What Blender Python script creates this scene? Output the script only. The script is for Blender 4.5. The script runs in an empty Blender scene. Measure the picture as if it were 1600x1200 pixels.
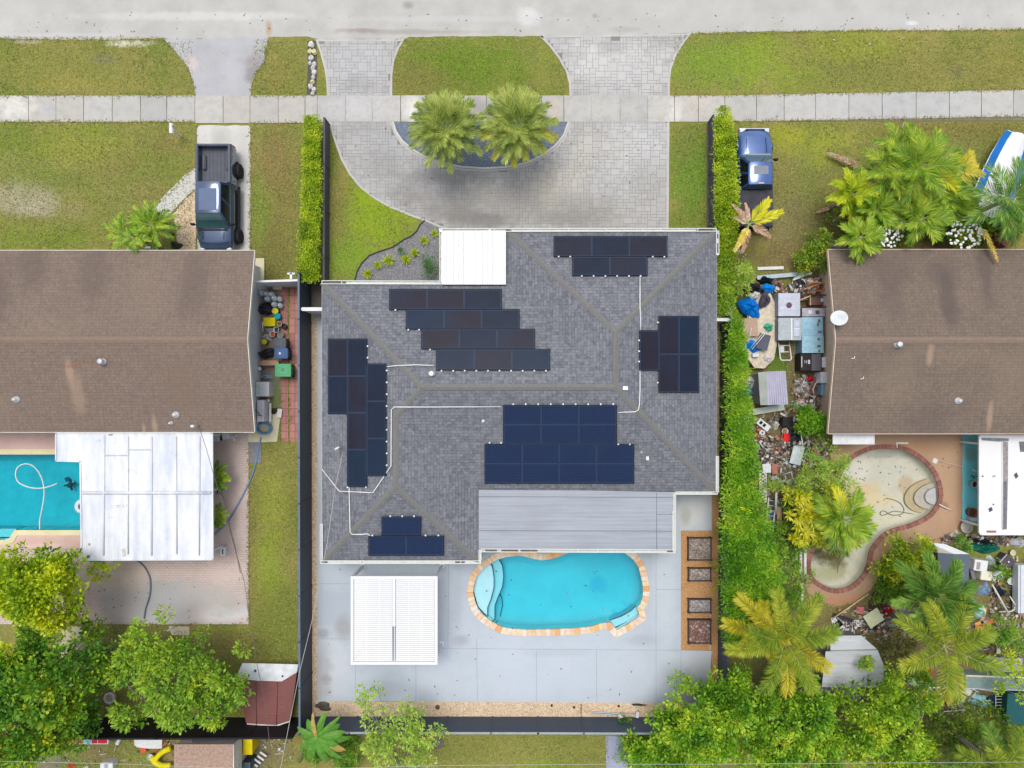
import bpy, math, random
import numpy as np
from mathutils import Vector, Matrix
from mathutils.geometry import tessellate_polygon
R = random.Random(7); NR = np.random.RandomState(11)
SC = bpy.context.scene; COL = SC.collection
# ---------------- camera: drone looking straight down from 38 m ----------------
H = 38.0; S = 28.0; NX, NY = 825.0, 615.0
cam = bpy.data.objects.new('camera', bpy.data.cameras.new('camera')); COL.objects.link(cam)
cam.location = (0, 0, H); cam.rotation_euler = (0, 0, 0)
cam.data.sensor_width = 36; cam.data.lens = S*H/1600*36
cam.data.shift_x = -(NX-800)/1600; cam.data.shift_y = (NY-600)/1600
cam.data.clip_end = 600; SC.camera = cam
# ---------------- light: bright overcast, sun high in the south ----------------
SUN_EL, SUN_AZ = math.radians(74), math.radians(345)
wd = bpy.data.worlds.new('World'); SC.world = wd; wd.use_nodes = True
nt = wd.node_tree; bg = nt.nodes['Background']
sky = nt.nodes.new('ShaderNodeTexSky'); sky.sky_type = 'NISHITA'; sky.sun_disc = False
sky.sun_elevation = SUN_EL; sky.sun_rotation = SUN_AZ; sky.dust_density = 3.0; sky.air_density = 1.0
hs = nt.nodes.new('ShaderNodeHueSaturation'); hs.inputs['Saturation'].default_value = 0.42
nt.links.new(sky.outputs[0], hs.inputs['Color']); nt.links.new(hs.outputs[0], bg.inputs[0])
bg.inputs[1].default_value = 0.15
sd = bpy.data.lights.new('sun', 'SUN'); sd.energy = 1.25; sd.angle = math.radians(26); sd.color = (1, .965, .91)
so = bpy.data.objects.new('sun', sd); COL.objects.link(so)
sv = Vector((math.sin(SUN_AZ)*math.cos(SUN_EL), math.cos(SUN_AZ)*math.cos(SUN_EL), math.sin(SUN_EL)))
so.rotation_euler = sv.to_track_quat('Z', 'Y').to_euler(); so.location = (0, -20, 45)
SC.view_settings.view_transform = 'Standard'; SC.view_settings.look = 'None'
SC.view_settings.exposure = 0.70; SC.view_settings.gamma = 1
SC.cycles.transparent_max_bounces = 16; SC.cycles.max_bounces = 6
# ---------------- coordinates ----------------
def W(px, py, z=0.0):
    k = (H-z)/(S*H)
    return Vector(((px-NX)*k, -(py-NY)*k, z))
def P(px, py, z=0.0): return Vector(((px-NX)/S, -(py-NY)/S, z))       # a plan position, 28 px per metre
def onplane(px, py, pl, off=0.0):
    a, b, c = pl; u = (px-NX)/(S*H); v = -(py-NY)/(S*H)
    d = (H-a-off)/(1+b*u+c*v)
    return Vector((u*d, v*d, H-d))
# ---------------- materials ----------------
def lin(c):
    return tuple(((x/255)/12.92 if x/255 <= .04045 else ((x/255+.055)/1.055)**2.4) for x in c)
GAIN = 0.80
def A(c, g=GAIN): return tuple(x if x < .5 else .5+(x-.5)*.32 for x in (x*g for x in lin(c)))+(1,)
def mul(c, k): return tuple(min(.9, x*k) for x in c[:3])+(1,)
MC = {}
class NT:
    def __init__(s, name):
        s.m = bpy.data.materials.new(name); s.m.use_nodes = True; s.t = s.m.node_tree
        s.bs = s.t.nodes['Principled BSDF']; s.out = s.t.nodes['Material Output']; s._tc = None
    def n(s, typ, **kw):
        x = s.t.nodes.new(typ)
        for k, v in kw.items(): setattr(x, k, v)
        return x
    def l(s, a, b): s.t.links.new(a, b)
    def tc(s, which='Object'):
        if s._tc is None: s._tc = s.n('ShaderNodeTexCoord')
        return s._tc.outputs[which]
    def geo(s): return s.n('ShaderNodeNewGeometry')
    def scale(s, src, v):
        x = s.n('ShaderNodeVectorMath', operation='MULTIPLY'); s.l(src, x.inputs[0]); x.inputs[1].default_value = v; return x.outputs[0]
    def noise(s, sc, det=3, rough=.55, vec=None, dist=0):
        x = s.n('ShaderNodeTexNoise'); x.inputs['Scale'].default_value = sc; x.inputs['Detail'].default_value = det
        x.inputs['Roughness'].default_value = rough; x.inputs['Distortion'].default_value = dist
        s.l(vec if vec is not None else s.tc(), x.inputs['Vector']); return x.outputs['Fac']
    def rng(s, src, a, b, c=0, d=1):
        x = s.n('ShaderNodeMapRange'); s.l(src, x.inputs[0])
        for i, v in enumerate((a, b, c, d)): x.inputs[1+i].default_value = v
        return x.outputs[0]
    def mix(s, f, a, b, mode='MIX'):
        x = s.n('ShaderNodeMix', data_type='RGBA', blend_type=mode)
        for idx, v in ((0, f), (6, a), (7, b)):
            if hasattr(v, 'is_linked') or hasattr(v, 'links'): s.l(v, x.inputs[idx])
            else: x.inputs[idx].default_value = v
        return x.outputs[2]
    def math(s, op, a, b=0.0):
        x = s.n('ShaderNodeMath', operation=op)
        for i, v in enumerate((a, b)):
            if hasattr(v, 'links'): s.l(v, x.inputs[i])
            else: x.inputs[i].default_value = v
        return x.outputs[0]
    def ramp(s, f, stops, const=False):
        x = s.n('ShaderNodeValToRGB'); cr = x.color_ramp
        if const: cr.interpolation = 'CONSTANT'
        cr.elements[0].position = stops[0][0]; cr.elements[0].color = stops[0][1]
        cr.elements[1].position = stops[1][0]; cr.elements[1].color = stops[1][1]
        for p_, c_ in stops[2:]:
            e = cr.elements.new(p_); e.color = c_
        s.l(f, x.inputs[0]); return x.outputs[0]
    def bump(s, h, st=.3, d=.02):
        x = s.n('ShaderNodeBump'); x.inputs['Strength'].default_value = st; x.inputs['Distance'].default_value = d
        s.l(h, x.inputs['Height']); s.l(x.outputs[0], s.bs.inputs['Normal'])
    def color(s, c): s.l(c, s.bs.inputs['Base Color'])
    def fin(s, rough=.85, metal=0, spec=.3):
        s.bs.inputs['Roughness'].default_value = rough; s.bs.inputs['Metallic'].default_value = metal
        s.bs.inputs['Specular IOR Level'].default_value = spec; return s.m
    def spots(s, base, lst):
        """patches of another colour: (px, py, rx, ry, colour, strength)"""
        gp = s.geo().outputs['Position']; nz = s.noise(1.1, 4, .65); nz2 = s.math('MULTIPLY', s.math('SUBTRACT', nz, .5), 1.7)
        for (px, py, rx, ry, c, st) in lst:
            p = P(px, py)
            v = s.n('ShaderNodeVectorMath', operation='SUBTRACT'); s.l(gp, v.inputs[0]); v.inputs[1].default_value = (p.x, p.y, 0)
            q = s.scale(v.outputs[0], (S/rx, S/ry, 0))
            L = s.n('ShaderNodeVectorMath', operation='LENGTH'); s.l(q, L.inputs[0])
            f = s.rng(s.math('ADD', L.outputs['Value'], nz2), .45, 1.15, st, 0)
            base = s.mix(f, base, c)
        return base
def M(name, c, rough=.8, var=.12, sc=2.0, fine=.08, metal=0, spec=.3, stretch=None, dirt=None, dirtamt=.35, bump=0, g=GAIN):
    if spec == .3: spec = .14
    if name in MC: return MC[name]
    t = NT(name); col = A(c, g)
    vec = t.scale(t.tc(), stretch) if stretch else None
    f = t.rng(t.noise(sc, 5, .6, vec), .3, .7)
    o = t.mix(f, mul(col, 1-var), mul(col, 1+var))
    if fine:
        f2 = t.rng(t.noise(28, 2, .6), .3, .7); o = t.mix(f2, o, mul(col, 1-fine*2.2)) if False else t.mix(t.math('MULTIPLY', f2, fine*2), o, mul(col, .45))
    if dirt:
        f3 = t.rng(t.noise(sc*.45+.3, 6, .7, vec, .4), .5, .75, 0, dirtamt); o = t.mix(f3, o, A(dirt, g))
    t.color(o)
    if bump: t.bump(t.noise(14, 4), bump, .02)
    MC[name] = t.fin(rough, metal, spec); return MC[name]
def MI(name, cols, rough=.8, g=GAIN, spec=.3):
    """colour picked per loose piece of the mesh"""
    if name in MC: return MC[name]
    t = NT(name); ge = t.geo()
    cols = list(cols)*2 if len(cols) == 1 else cols; n = len(cols); o = t.ramp(ge.outputs['Random Per Island'], [(i/n, A(c, g)) for i, c in enumerate(cols)], True)
    f = t.rng(t.noise(9, 4), .3, .75, 0, .3); o = t.mix(f, o, (.09, .085, .075, 1))
    t.color(o); MC[name] = t.fin(rough, 0, spec); return MC[name]
def LF(name, dark, mid, bright, trans=.3, sc=.9, bias=0.0, g=1.28):
    """leaves: colour varies leaf by leaf and clump by clump"""
    if name in MC: return MC[name]
    t = NT(name); ge = t.geo()
    f = t.math('ADD', t.math('MULTIPLY', t.rng(t.noise(sc, 2, .5), .3, .7), .55), t.math('MULTIPLY', ge.outputs['Random Per Island'], .45))
    if bias: f = t.math('ADD', f, bias)
    o = t.ramp(f, [(0.08, A(dark, g)), (.5, A(mid, g)), (.92, A(bright, g))]); t.color(o)
    tr = t.n('ShaderNodeBsdfTranslucent'); t.l(o, tr.inputs[0])
    mx = t.n('ShaderNodeMixShader'); mx.inputs[0].default_value = trans
    t.l(t.bs.outputs[0], mx.inputs[1]); t.l(tr.outputs[0], mx.inputs[2]); t.l(mx.outputs[0], t.out.inputs[0])
    MC[name] = t.fin(.5, 0, .35); return MC[name]
def shingle(name, c1, c2, c3, var=.1, dirt=None, sp=None):
    if name in MC: return MC[name]
    t = NT(name); uv = t.tc('UV')
    b = t.n('ShaderNodeTexBrick'); t.l(uv, b.inputs['Vector'])
    b.inputs['Color1'].default_value = A(c1); b.inputs['Color2'].default_value = A(c2); b.inputs['Mortar'].default_value = A(c3)
    b.inputs['Scale'].default_value = 1; b.inputs['Mortar Size'].default_value = .012; b.inputs['Mortar Smooth'].default_value = .4
    b.inputs['Brick Width'].default_value = .30; b.inputs['Row Height'].default_value = .16; b.inputs['Bias'].default_value = 0.0; b.offset = .37; b.squash = .7
    o = b.outputs['Color']
    f = t.rng(t.noise(5.5, 4, .75), .42, .6); o = t.mix(t.math('MULTIPLY', f, .5), o, A(c1)); f = t.rng(t.noise(4.3, 3, .7, t.scale(t.tc(), (1.3, 1, 1))), .5, .7); o = t.mix(t.math('MULTIPLY', f, .5), o, A(c3))
    f = t.rng(t.noise(.35, 4, .6), .35, .65, 0, var*2.2); o = t.mix(f, o, A(dirt or c3))
    if sp: o = t.spots(o, sp)
    t.color(o); t.bump(b.outputs['Fac'], .25, .02); MC[name] = t.fin(.95, 0, .15); return MC[name]
def glossy(name, c, rough=.12, metal=0, coat=1.0, g=GAIN):
    if name in MC: return MC[name]
    t = NT(name); t.color(t.mix(t.rng(t.noise(1.3, 3), .3, .7), A(c, g), mul(A(c, g), 1.35)))
    t.bs.inputs['Coat Weight'].default_value = coat; t.bs.inputs['Coat Roughness'].default_value = .05
    MC[name] = t.fin(rough, metal, .5); return MC[name]
# ---------------- object helpers ----------------
def tag(o, label=None, cat=None, group=None, kind=None):
    for k, v in (('label', label), ('category', cat), ('group', group), ('kind', kind)):
        if v: o[k] = v
    return o
def thing(name, label, cat, loc=(0, 0, 0), rot=0, group=None):
    o = bpy.data.objects.new(name, None); COL.objects.link(o); o.empty_display_size = .2
    o.location = loc; o.rotation_euler = (0, 0, rot); return tag(o, label, cat, group)
class MB:
    def __init__(s): s.v = []; s.f = []; s.mi = []; s.cur = 0; s.sm = []
    def add(s, vs, fs, smooth=False):
        b = len(s.v); s.v += [tuple(v) for v in vs]
        for f in fs: s.f.append(tuple(i+b for i in f)); s.mi.append(s.cur); s.sm.append(smooth)
        return s
    def box(s, c, d, rot=0, tilt=(0, 0)):
        x, y, z = d[0]/2, d[1]/2, d[2]/2
        m = Matrix.Rotation(rot, 3, 'Z') @ Matrix.Rotation(tilt[0], 3, 'X') @ Matrix.Rotation(tilt[1], 3, 'Y')
        vs = [m @ Vector((a*x, b*y, e*z)) + Vector(c) for e in (-1, 1) for b in (-1, 1) for a in (-1, 1)]
        return s.add(vs, [(0, 2, 3, 1), (4, 5, 7, 6), (0, 1, 5, 4), (2, 6, 7, 3), (0, 4, 6, 2), (1, 3, 7, 5)])
    def bbox(s, x0, x1, y0, y1, z0, z1): return s.box(((x0+x1)/2, (y0+y1)/2, (z0+z1)/2), (abs(x1-x0), abs(y1-y0), abs(z1-z0)))
    def rbox(s, c, d, r=.04, rot=0):
        """box with chamfered vertical and top edges"""
        x, y, z = d[0]/2, d[1]/2, d[2]/2; r = min(r, x*.9, y*.9, z*.9)
        def ring(i, zz): return [(x-i, -y+r+0, zz), (x-i, y-r, zz), (x-r, y-i, zz), (-x+r, y-i, zz), (-x+i, y-r, zz), (-x+i, -y+r, zz), (-x+r, -y+i, zz), (x-r, -y+i, zz)]
        m = Matrix.Rotation(rot, 3, 'Z'); vs = []
        for i, zz in ((0, -z), (0, z-r), (r*.7, z)): vs += [m @ Vector(p) + Vector(c) for p in ring(i, zz)]
        fs = [tuple(reversed(range(8))), tuple(range(16, 24))]
        for k in (0, 8):
            for i in range(8): fs.append((k+i, k+(i+1) % 8, k+8+(i+1) % 8, k+8+i))
        return s.add(vs, fs)
    def prism(s, poly, z0, z1, top=True):
        n = len(poly); a = sum(poly[i][0]*poly[(i+1) % n][1]-poly[(i+1) % n][0]*poly[i][1] for i in range(n))
        if a < 0: poly = poly[::-1]
        vs = [(p[0], p[1], z0) for p in poly]+[(p[0], p[1], z1) for p in poly]
        fs = [(i, (i+1) % n, n+(i+1) % n, n+i) for i in range(n)]
        tri = tessellate_polygon([[Vector((p[0], p[1], 0)) for p in poly]])
        for t in tri:
            t = orient(t, poly)
            fs.append(tuple(i+n for i in t)); fs.append(tuple(reversed(t)))
        return s.add(vs, fs)
    def sheet(s, outer, holes=(), z=0.0):
        allp = [Vector((p[0], p[1], 0)) for p in outer]; ls = [allp[:]]
        for h in holes:
            hh = [Vector((p[0], p[1], 0)) for p in h]; ls.append(hh); allp += hh
        tri = tessellate_polygon(ls)
        return s.add([(p.x, p.y, z) for p in allp], [orient(t, allp) for t in tri])
    def quad(s, *p): return s.add(p, [tuple(range(len(p)))])
    def tube(s, pts, r, n=6, r2=None, caps=True):
        pts = [Vector(p) for p in pts]; vs = []; m = len(pts)
        for i, p in enumerate(pts):
            d = (pts[min(i+1, m-1)]-pts[max(i-1, 0)])
            if d.length < 1e-6: d = Vector((0, 0, 1))
            d.normalize(); u = d.orthogonal() if abs(d.z) > .95 else d.cross(Vector((0, 0, 1))); u.normalize(); w = d.cross(u)
            rr = r if r2 is None else r+(r2-r)*i/(m-1)
            for k in range(n):
                a = 2*math.pi*k/n; vs.append(p+u*math.cos(a)*rr+w*math.sin(a)*rr)
        fs = [(i*n+k, i*n+(k+1) % n, (i+1)*n+(k+1) % n, (i+1)*n+k) for i in range(m-1) for k in range(n)]
        if caps: fs += [tuple(reversed(range(n))), tuple(range((m-1)*n, m*n))]
        return s.add(vs, fs, True)
    def lathe(s, c, prof, n=16, axis='Z', caps=True):
        vs = []
        for r, z in prof:
            for k in range(n):
                a = 2*math.pi*k/n
                p = (r*math.cos(a), r*math.sin(a), z)
                if axis == 'X': p = (z, p[0], p[1])
                vs.append(Vector(p)+Vector(c))
        m = len(prof)
        fs = [(i*n+k, i*n+(k+1) % n, (i+1)*n+(k+1) % n, (i+1)*n+k) for i in range(m-1) for k in range(n)]
        if caps: fs += [tuple(reversed(range(n))), tuple(range((m-1)*n, m*n))]
        return s.add(vs, fs, True)
    def build(s, name, mat, parent=None, uv=False, world=False, smooth=None):
        me = bpy.data.meshes.new(name); vs = s.v
        off = Vector((0, 0, 0))
        if world and parent is not None: off = parent_world(parent)
        me.from_pydata([tuple(Vector(v)-off) for v in vs], [], s.f)
        mats = mat if isinstance(mat, (list, tuple)) else [mat]
        for m in mats: me.materials.append(m)
        me.polygons.foreach_set('material_index', s.mi)
        me.polygons.foreach_set('use_smooth', [bool(x) if smooth is None else smooth for x in s.sm])
        if uv:
            ul = me.uv_layers.new(name='UVMap')
            for p in me.polygons:
                n = p.normal; e = Vector((0, 0, 1)).cross(n)
                if e.length < 1e-4: e = Vector((1, 0, 0))
                e.normalize(); v = n.cross(e)
                for li in p.loop_indices:
                    co = me.vertices[me.loops[li].vertex_index].co+off; ul.data[li].uv = (co.dot(e), co.dot(v))
        me.update(); o = bpy.data.objects.new(name, me); COL.objects.link(o)
        if parent is not None: o.parent = parent
        return o
def orient(t, pts):
    a, b, c = (pts[i] for i in t)
    return tuple(t) if (b[0]-a[0])*(c[1]-a[1])-(b[1]-a[1])*(c[0]-a[0]) > 0 else (t[0], t[2], t[1])
def parent_world(p):
    v = Vector(p.location)
    while p.parent is not None: p = p.parent; v += Vector(p.location)
    return v
def recenter(o):
    me = o.data; n = len(me.vertices); a = np.empty(n*3, dtype=np.float32); me.vertices.foreach_get('co', a); a = a.reshape(-1, 3)
    c = np.array([(a[:, 0].min()+a[:, 0].max())/2, (a[:, 1].min()+a[:, 1].max())/2, a[:, 2].min()])
    a -= c; me.vertices.foreach_set('co', a.ravel()); o.location = tuple(float(x) for x in c); me.update(); return o
def struct(name, mb, mat, **k): return tag(mb.build(name, mat, **k), kind='structure')
def wthing(name, label, cat, mb, mat, group=None, **k): return tag(recenter(mb.build(name, mat, **k)), label, cat, group)
def at(px, py, h): v = W(px, py, h); return Vector((v.x, v.y, 0))
def solo(name, label, cat, mb, mat, px, py, h=0, rot=0, group=None, z=0):
    o = mb.build(name, mat); v = at(px, py, h+z); o.location = (v.x, v.y, z); o.rotation_euler = (0, 0, rot); return tag(o, label, cat, group)
def root(name, label, cat, px, py, h=0, rot=0, group=None, z=0):
    v = at(px, py, h+z); return thing(name, label, cat, (v.x, v.y, z), rot, group)
class LM:
    """many small leaf faces"""
    def __init__(s): s.v = []; s.n = 0
    def leaves(s, p, d, L, Wd, flat=.5):
        n = len(p); d = d/(np.linalg.norm(d, axis=1, keepdims=True)+1e-9)
        side = np.cross(d, np.array([0, 0, 1.0])); side += NR.normal(0, flat, (n, 3))
        side -= (side*d).sum(1, keepdims=True)*d; side /= (np.linalg.norm(side, axis=1, keepdims=True)+1e-9)
        L = np.asarray(L).reshape(-1, 1) if np.ndim(L) else L; Wd = np.asarray(Wd).reshape(-1, 1) if np.ndim(Wd) else Wd
        q = np.stack([p, p+d*L*.5+side*Wd*.5, p+d*L, p+d*L*.5-side*Wd*.5], 1)
        s.v.append(q.reshape(-1, 3)); s.n += n
    def clump(s, c, rc, n, L, Wd, sq=.75, up=.25, low=-.25):
        u = NR.normal(0, 1, (n, 3)); u /= np.linalg.norm(u, axis=1, keepdims=True); u[:, 2] = np.where(u[:, 2] < low, -u[:, 2], u[:, 2])
        rad = rc*(.45+.55*NR.rand(n, 1)); p = np.array(c)+u*rad*np.array([1, 1, sq])
        d = u+NR.normal(0, .45, (n, 3))+np.array([0, 0, up]); s.leaves(p, d, L*(.7+.6*NR.rand(n)), Wd*(.7+.6*NR.rand(n)))
    def build(s, name, mat, parent=None):
        v = np.concatenate(s.v).astype(np.float32)
        if parent is not None: v = v-np.array(parent_world(parent), dtype=np.float32)
        nv = len(v); nf = nv//4; me = bpy.data.meshes.new(name)
        me.vertices.add(nv); me.vertices.foreach_set('co', v.ravel())
        me.loops.add(nv); me.loops.foreach_set('vertex_index', np.arange(nv, dtype=np.int32))
        me.polygons.add(nf); me.polygons.foreach_set('loop_start', np.arange(0, nv, 4, dtype=np.int32))
        try: me.polygons.foreach_set('loop_total', np.full(nf, 4, dtype=np.int32))
        except Exception: pass
        me.materials.append(mat); me.update(calc_edges=True); me.validate()
        o = bpy.data.objects.new(name, me); COL.objects.link(o)
        if parent is not None: o.parent = parent
        return o
def poly(pts, z=0.0, f=None):
    return [(v.x, v.y) for v in ((f or P)(p[0], p[1]) if f is None or f is P else f(p[0], p[1], z) for p in pts)]
def smooth(pts, it=2, closed=True):
    for _ in range(it):
        q = []; n = len(pts)
        for i in range(n if closed else n-1):
            a, b = pts[i], pts[(i+1) % n]
            q += [(a[0]*.75+b[0]*.25, a[1]*.75+b[1]*.25), (a[0]*.25+b[0]*.75, a[1]*.25+b[1]*.75)]
        pts = q if closed else [pts[0]]+q+[pts[-1]]
    return pts
def rough_edge(pts, amp=.03, step=.35):
    """subdivide a world polygon and shake it a little, like grass creeping over an edge"""
    out = []; n = len(pts)
    for i in range(n):
        a, b = Vector(pts[i]), Vector(pts[(i+1) % n]); L = (b-a).length
        if L > 60: out.append(tuple(a)); continue
        k = max(1, int(L/step)); nn = Vector((-(b-a).y, (b-a).x)).normalized() if L > 0 else Vector((0, 0))
        for j in range(k):
            p = a+(b-a)*j/k + (nn*R.uniform(-amp, amp) if j else Vector((0, 0))); out.append((p.x, p.y))
    return out
def offset_poly(pts, d):
    n = len(pts); a = sum(pts[i][0]*pts[(i+1) % n][1]-pts[(i+1) % n][0]*pts[i][1] for i in range(n)); sg = 1 if a > 0 else -1
    out = []
    for i in range(n):
        p0, p1, p2 = Vector(pts[i-1]), Vector(pts[i]), Vector(pts[(i+1) % n])
        e1 = (p1-p0); e2 = (p2-p1); e1 = e1.normalized() if e1.length > 1e-6 else e2.normalized(); e2 = e2.normalized() if e2.length > 1e-6 else e1
        n1 = Vector((e1.y, -e1.x)); n2 = Vector((e2.y, -e2.x)); m = (n1+n2)
        m = m.normalized() if m.length > 1e-6 else n1
        k = d/max(.55, m.dot(n1)); q = p1+m*k*sg; out.append((q.x, q.y))
    return out
def clip_rect(sub, x0, y0, x1, y1):
    for ax, lim, sg in ((0, x0, 1), (0, x1, -1), (1, y0, 1), (1, y1, -1)):
        out = []; n = len(sub)
        for i in range(n):
            a, b = sub[i], sub[(i+1) % n]; ia = (a[ax]-lim)*sg >= 0; ib = (b[ax]-lim)*sg >= 0
            if ia: out.append(a)
            if ia != ib:
                t = (lim-a[ax])/(b[ax]-a[ax]); q = [a[0]+(b[0]-a[0])*t, a[1]+(b[1]-a[1])*t]; q[ax] = lim; out.append(tuple(q))
        sub = out
        if len(sub) < 3: return []
    return sub
def GP(pts): return [((x-NX)/S, -(y-NY)/S) for x, y in pts]
# ================= SETTING =================
# pool outlines (holes in the ground)
POOL = GP([(740,916),(744,901),(756,887),(765,881),(776,874),(791,869.5),(810,867.5),(821,869),(832,872),(847,874.5),(862,872.5),(876,868),(889,862),(905,857),(925,853),(945,853),(962,856),(977,864),(990,874),(998,886),(1002,901),(1005,916),(1005,931),(1001,943.5),(995.6,949.5),(997.5,955),(999.8,962.5),(982.5,974.7),(963.8,984.6),(959,979.4),(954.4,972.8),(941,973.8),(922,979.4),(898,982),(860,983.5),(823,984),(800,982.8),(785,980),(769,972),(756,962.5),(746,951),(741.5,938),(738.8,925)])
LPOOL = GP([(-90,710),(150,710),(150,828),(24,828),(20,833),(16,840),(8,843),(-90,843)])
KP = smooth([(1386,701),(1412,702.5),(1437,717),(1457,737),(1466,760),(1467,780),(1457,798),(1442,810),(1420,819),(1400,824),(1382,831),(1368,845),(1358,860),(1355,880),(1347,899),(1330,915),(1312,921),(1295,919),(1277,909),(1268,898),(1266,882),(1270,864),(1279,848),(1292,828),(1302,808),(1306,788),(1309,765),(1313,745),(1321,728),(1336,714),(1355,705),(1370,701.5)], 1)
KPOOL = GP(KP)
# ground: lawn, one sheet to the horizon
t = NT('lawn_grass')
f = t.rng(t.noise(.26, 5, .7), .38, .62)
o = t.mix(f, A((108, 126, 44)), A((152, 138, 80)))
f = t.rng(t.noise(1.3, 5, .65), .35, .68); o = t.mix(t.math('MULTIPLY', f, .75), o, A((118, 118, 62)))
f = t.rng(t.noise(2.9, 4, .7), .52, .68, 0, .7); o = t.mix(f, o, A((152, 130, 90)))
G1, G2, BR, DT, YG, DK = A((98,128,30)), A((132,158,28)), A((132,114,72)), A((176,164,146)), A((158,166,50)), A((92,100,44))
o = t.spots(o, [
 (740,100,125,46,G1,.85),(650,120,46,30,BR,.35),(1120,100,95,45,A((112,146,38)),.8),(1190,85,55,35,G2,.5),
 (590,330,66,70,G2,.95),(545,405,50,40,A((112,150,30)),.8),(525,290,26,90,BR,.45),(516,240,14,60,A((90,104,40)),.7),
 (1080,275,34,80,A((96,136,40)),.85),(1072,230,22,34,BR,.3),
 (430,250,36,60,A((134,112,74)),.95),(425,400,40,60,A((116,106,60)),.9),(445,330,20,60,A((128,112,66)),.8),(430,120,30,34,A((140,126,70)),.6),(1090,150,20,10,BR,.5),(650,128,70,30,A((120,112,60)),.6),(60,270,100,30,A((136,130,80)),.6),(200,300,60,50,A((128,128,72)),.5),(80,100,120,30,A((136,130,66)),.6),(1250,300,60,70,A((118,112,66)),.7),(1230,370,60,50,A((128,106,76)),.8),(1500,200,120,26,A((122,108,62)),.7),(1380,110,90,30,A((130,124,66)),.5),(1560,110,60,30,A((134,122,66)),.5),(410,960,26,60,A((128,116,62)),.6),(405,330,14,70,A((120,140,56)),.7),
 (30,310,70,30,DT,.75),(66,326,34,18,DT,.65),(110,330,40,16,A((150,136,96)),.6),(20,250,40,20,A((150,134,90)),.5),(170,250,40,30,A((138,122,76)),.55),(235,300,30,24,A((142,128,80)),.55),(100,280,60,20,A((104,118,54)),.6),(130,205,60,10,A((108,128,48)),.6),(120,230,90,40,YG,.3),(30,240,60,60,G1,.4),(60,370,110,18,A((116,136,46)),.6),
 (200,68,46,6,A((222,208,186)),.9),(42,65,24,4,DT,.7),(165,92,22,10,A((120,112,96)),.6),(260,222,28,22,BR,.6),(120,130,90,12,A((150,140,64)),.5),
 (425,785,30,60,A((146,156,50)),.5),(418,880,28,60,G2,.55),(425,970,40,60,A((104,122,46)),.5),(395,860,10,150,BR,.45),(340,1010,90,26,BR,.7),
 (205,1010,70,34,A((136,122,88)),.8),(115,1010,30,46,DT,.8),(130,1080,50,50,A((110,100,72)),.8),
 (1230,215,40,26,A((158,160,36)),.7),(1275,240,30,30,YG,.5),(1260,275,16,50,A((112,124,62)),.6),(1300,215,60,20,YG,.4),(1240,350,40,50,A((140,128,96)),.6),(1250,400,70,30,A((124,98,66)),.75),
 (1450,200,120,18,A((132,118,66)),.7),(1560,210,60,22,A((120,110,60)),.6),(1500,235,40,26,A((126,122,74)),.6),
 (1340,70,110,30,YG,.35),(1460,100,50,32,A((134,124,70)),.5),(1495,112,16,12,A((122,106,80)),.7),(1580,90,40,36,A((138,130,62)),.5),(1220,120,70,26,G2,.4),
 (800,1170,170,32,A((140,138,70)),.6),(720,1175,60,20,A((112,118,56)),.5),(850,1195,60,10,G2,.4),(540,1165,60,30,A((112,110,60)),.6),
 (120,1180,60,30,A((96,110,56)),.8),(150,1175,36,20,A((140,120,86)),.8),(262,1180,18,30,A((150,126,92)),.8),(420,1170,40,40,A((126,112,84)),.85),
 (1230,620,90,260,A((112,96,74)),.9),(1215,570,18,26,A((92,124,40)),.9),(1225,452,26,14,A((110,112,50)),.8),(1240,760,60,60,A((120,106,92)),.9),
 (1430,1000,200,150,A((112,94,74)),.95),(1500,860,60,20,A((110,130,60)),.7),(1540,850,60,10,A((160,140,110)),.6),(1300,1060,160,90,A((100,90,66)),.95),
 (1330,345,110,50,A((106,98,62)),.8),(1500,350,110,50,A((106,98,62)),.8)])
f = t.rng(t.noise(4.5, 5, .8), .38, .66, 0, 1); o = t.mix(t.math('MULTIPLY', f, .42), o, A((78, 90, 32)))
f = t.rng(t.noise(9.5, 4, .8), .52, .7, 0, .55); o = t.mix(f, o, A((186, 186, 108)))
t.color(o); t.bump(t.noise(26, 5, .7), .6, .04)
GR = t.fin(.95, 0, .1)
m = MB(); m.sheet([(-200, -200), (200, -200), (200, 200), (-200, 200)], [POOL, LPOOL, KPOOL], 0); struct('ground', m, GR)
# road
def pave(name, c, sp, rough=.9, joints=None, fine=.1, g=GAIN, blot=.14, blotc=None, sc=1.0):
    t = NT(name); col = A(c, g)
    o = t.mix(t.rng(t.noise(.5*sc, 5, .62), .3, .7), mul(col, 1-blot), mul(col, 1+blot*.7))
    f = t.rng(t.noise(2.4*sc, 6, .72), .55, .8, 0, .5); o = t.mix(f, o, A(blotc or tuple(x*.78 for x in c), g))
    if sp: o = t.spots(o, sp)
    f = t.rng(t.noise(34, 3, .7), .35, .75, 0, fine*2); o = t.mix(f, o, mul(col, .55))
    t.color(o); t.bump(t.noise(40, 3), .25, .01); return t.fin(rough, 0, .2)
RD = pave('road_asphalt', (179,177,171), [(640,50,120,5,A((150,140,136)),.6),(560,47,40,4,A((128,112,108)),.5),(638,8,10,7,A((140,138,138)),.8),(1000,40,140,12,A((176,174,168)),.5),(980,46,30,5,A((150,148,140)),.4),(300,25,200,8,A((216,214,212)),.4),(1350,30,250,14,A((184,182,178)),.5),(420,44,6,14,A((170,140,108)),.8),(826,28,20,16,A((220,218,216)),.6),(930,25,5,4,A((140,140,136)),.6),(1425,36,10,4,A((222,222,220)),.7),(700,30,200,6,A((190,188,186)),.5),(100,55,120,4,A((190,190,190)),.5)], blotc=(172,171,167))
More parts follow.
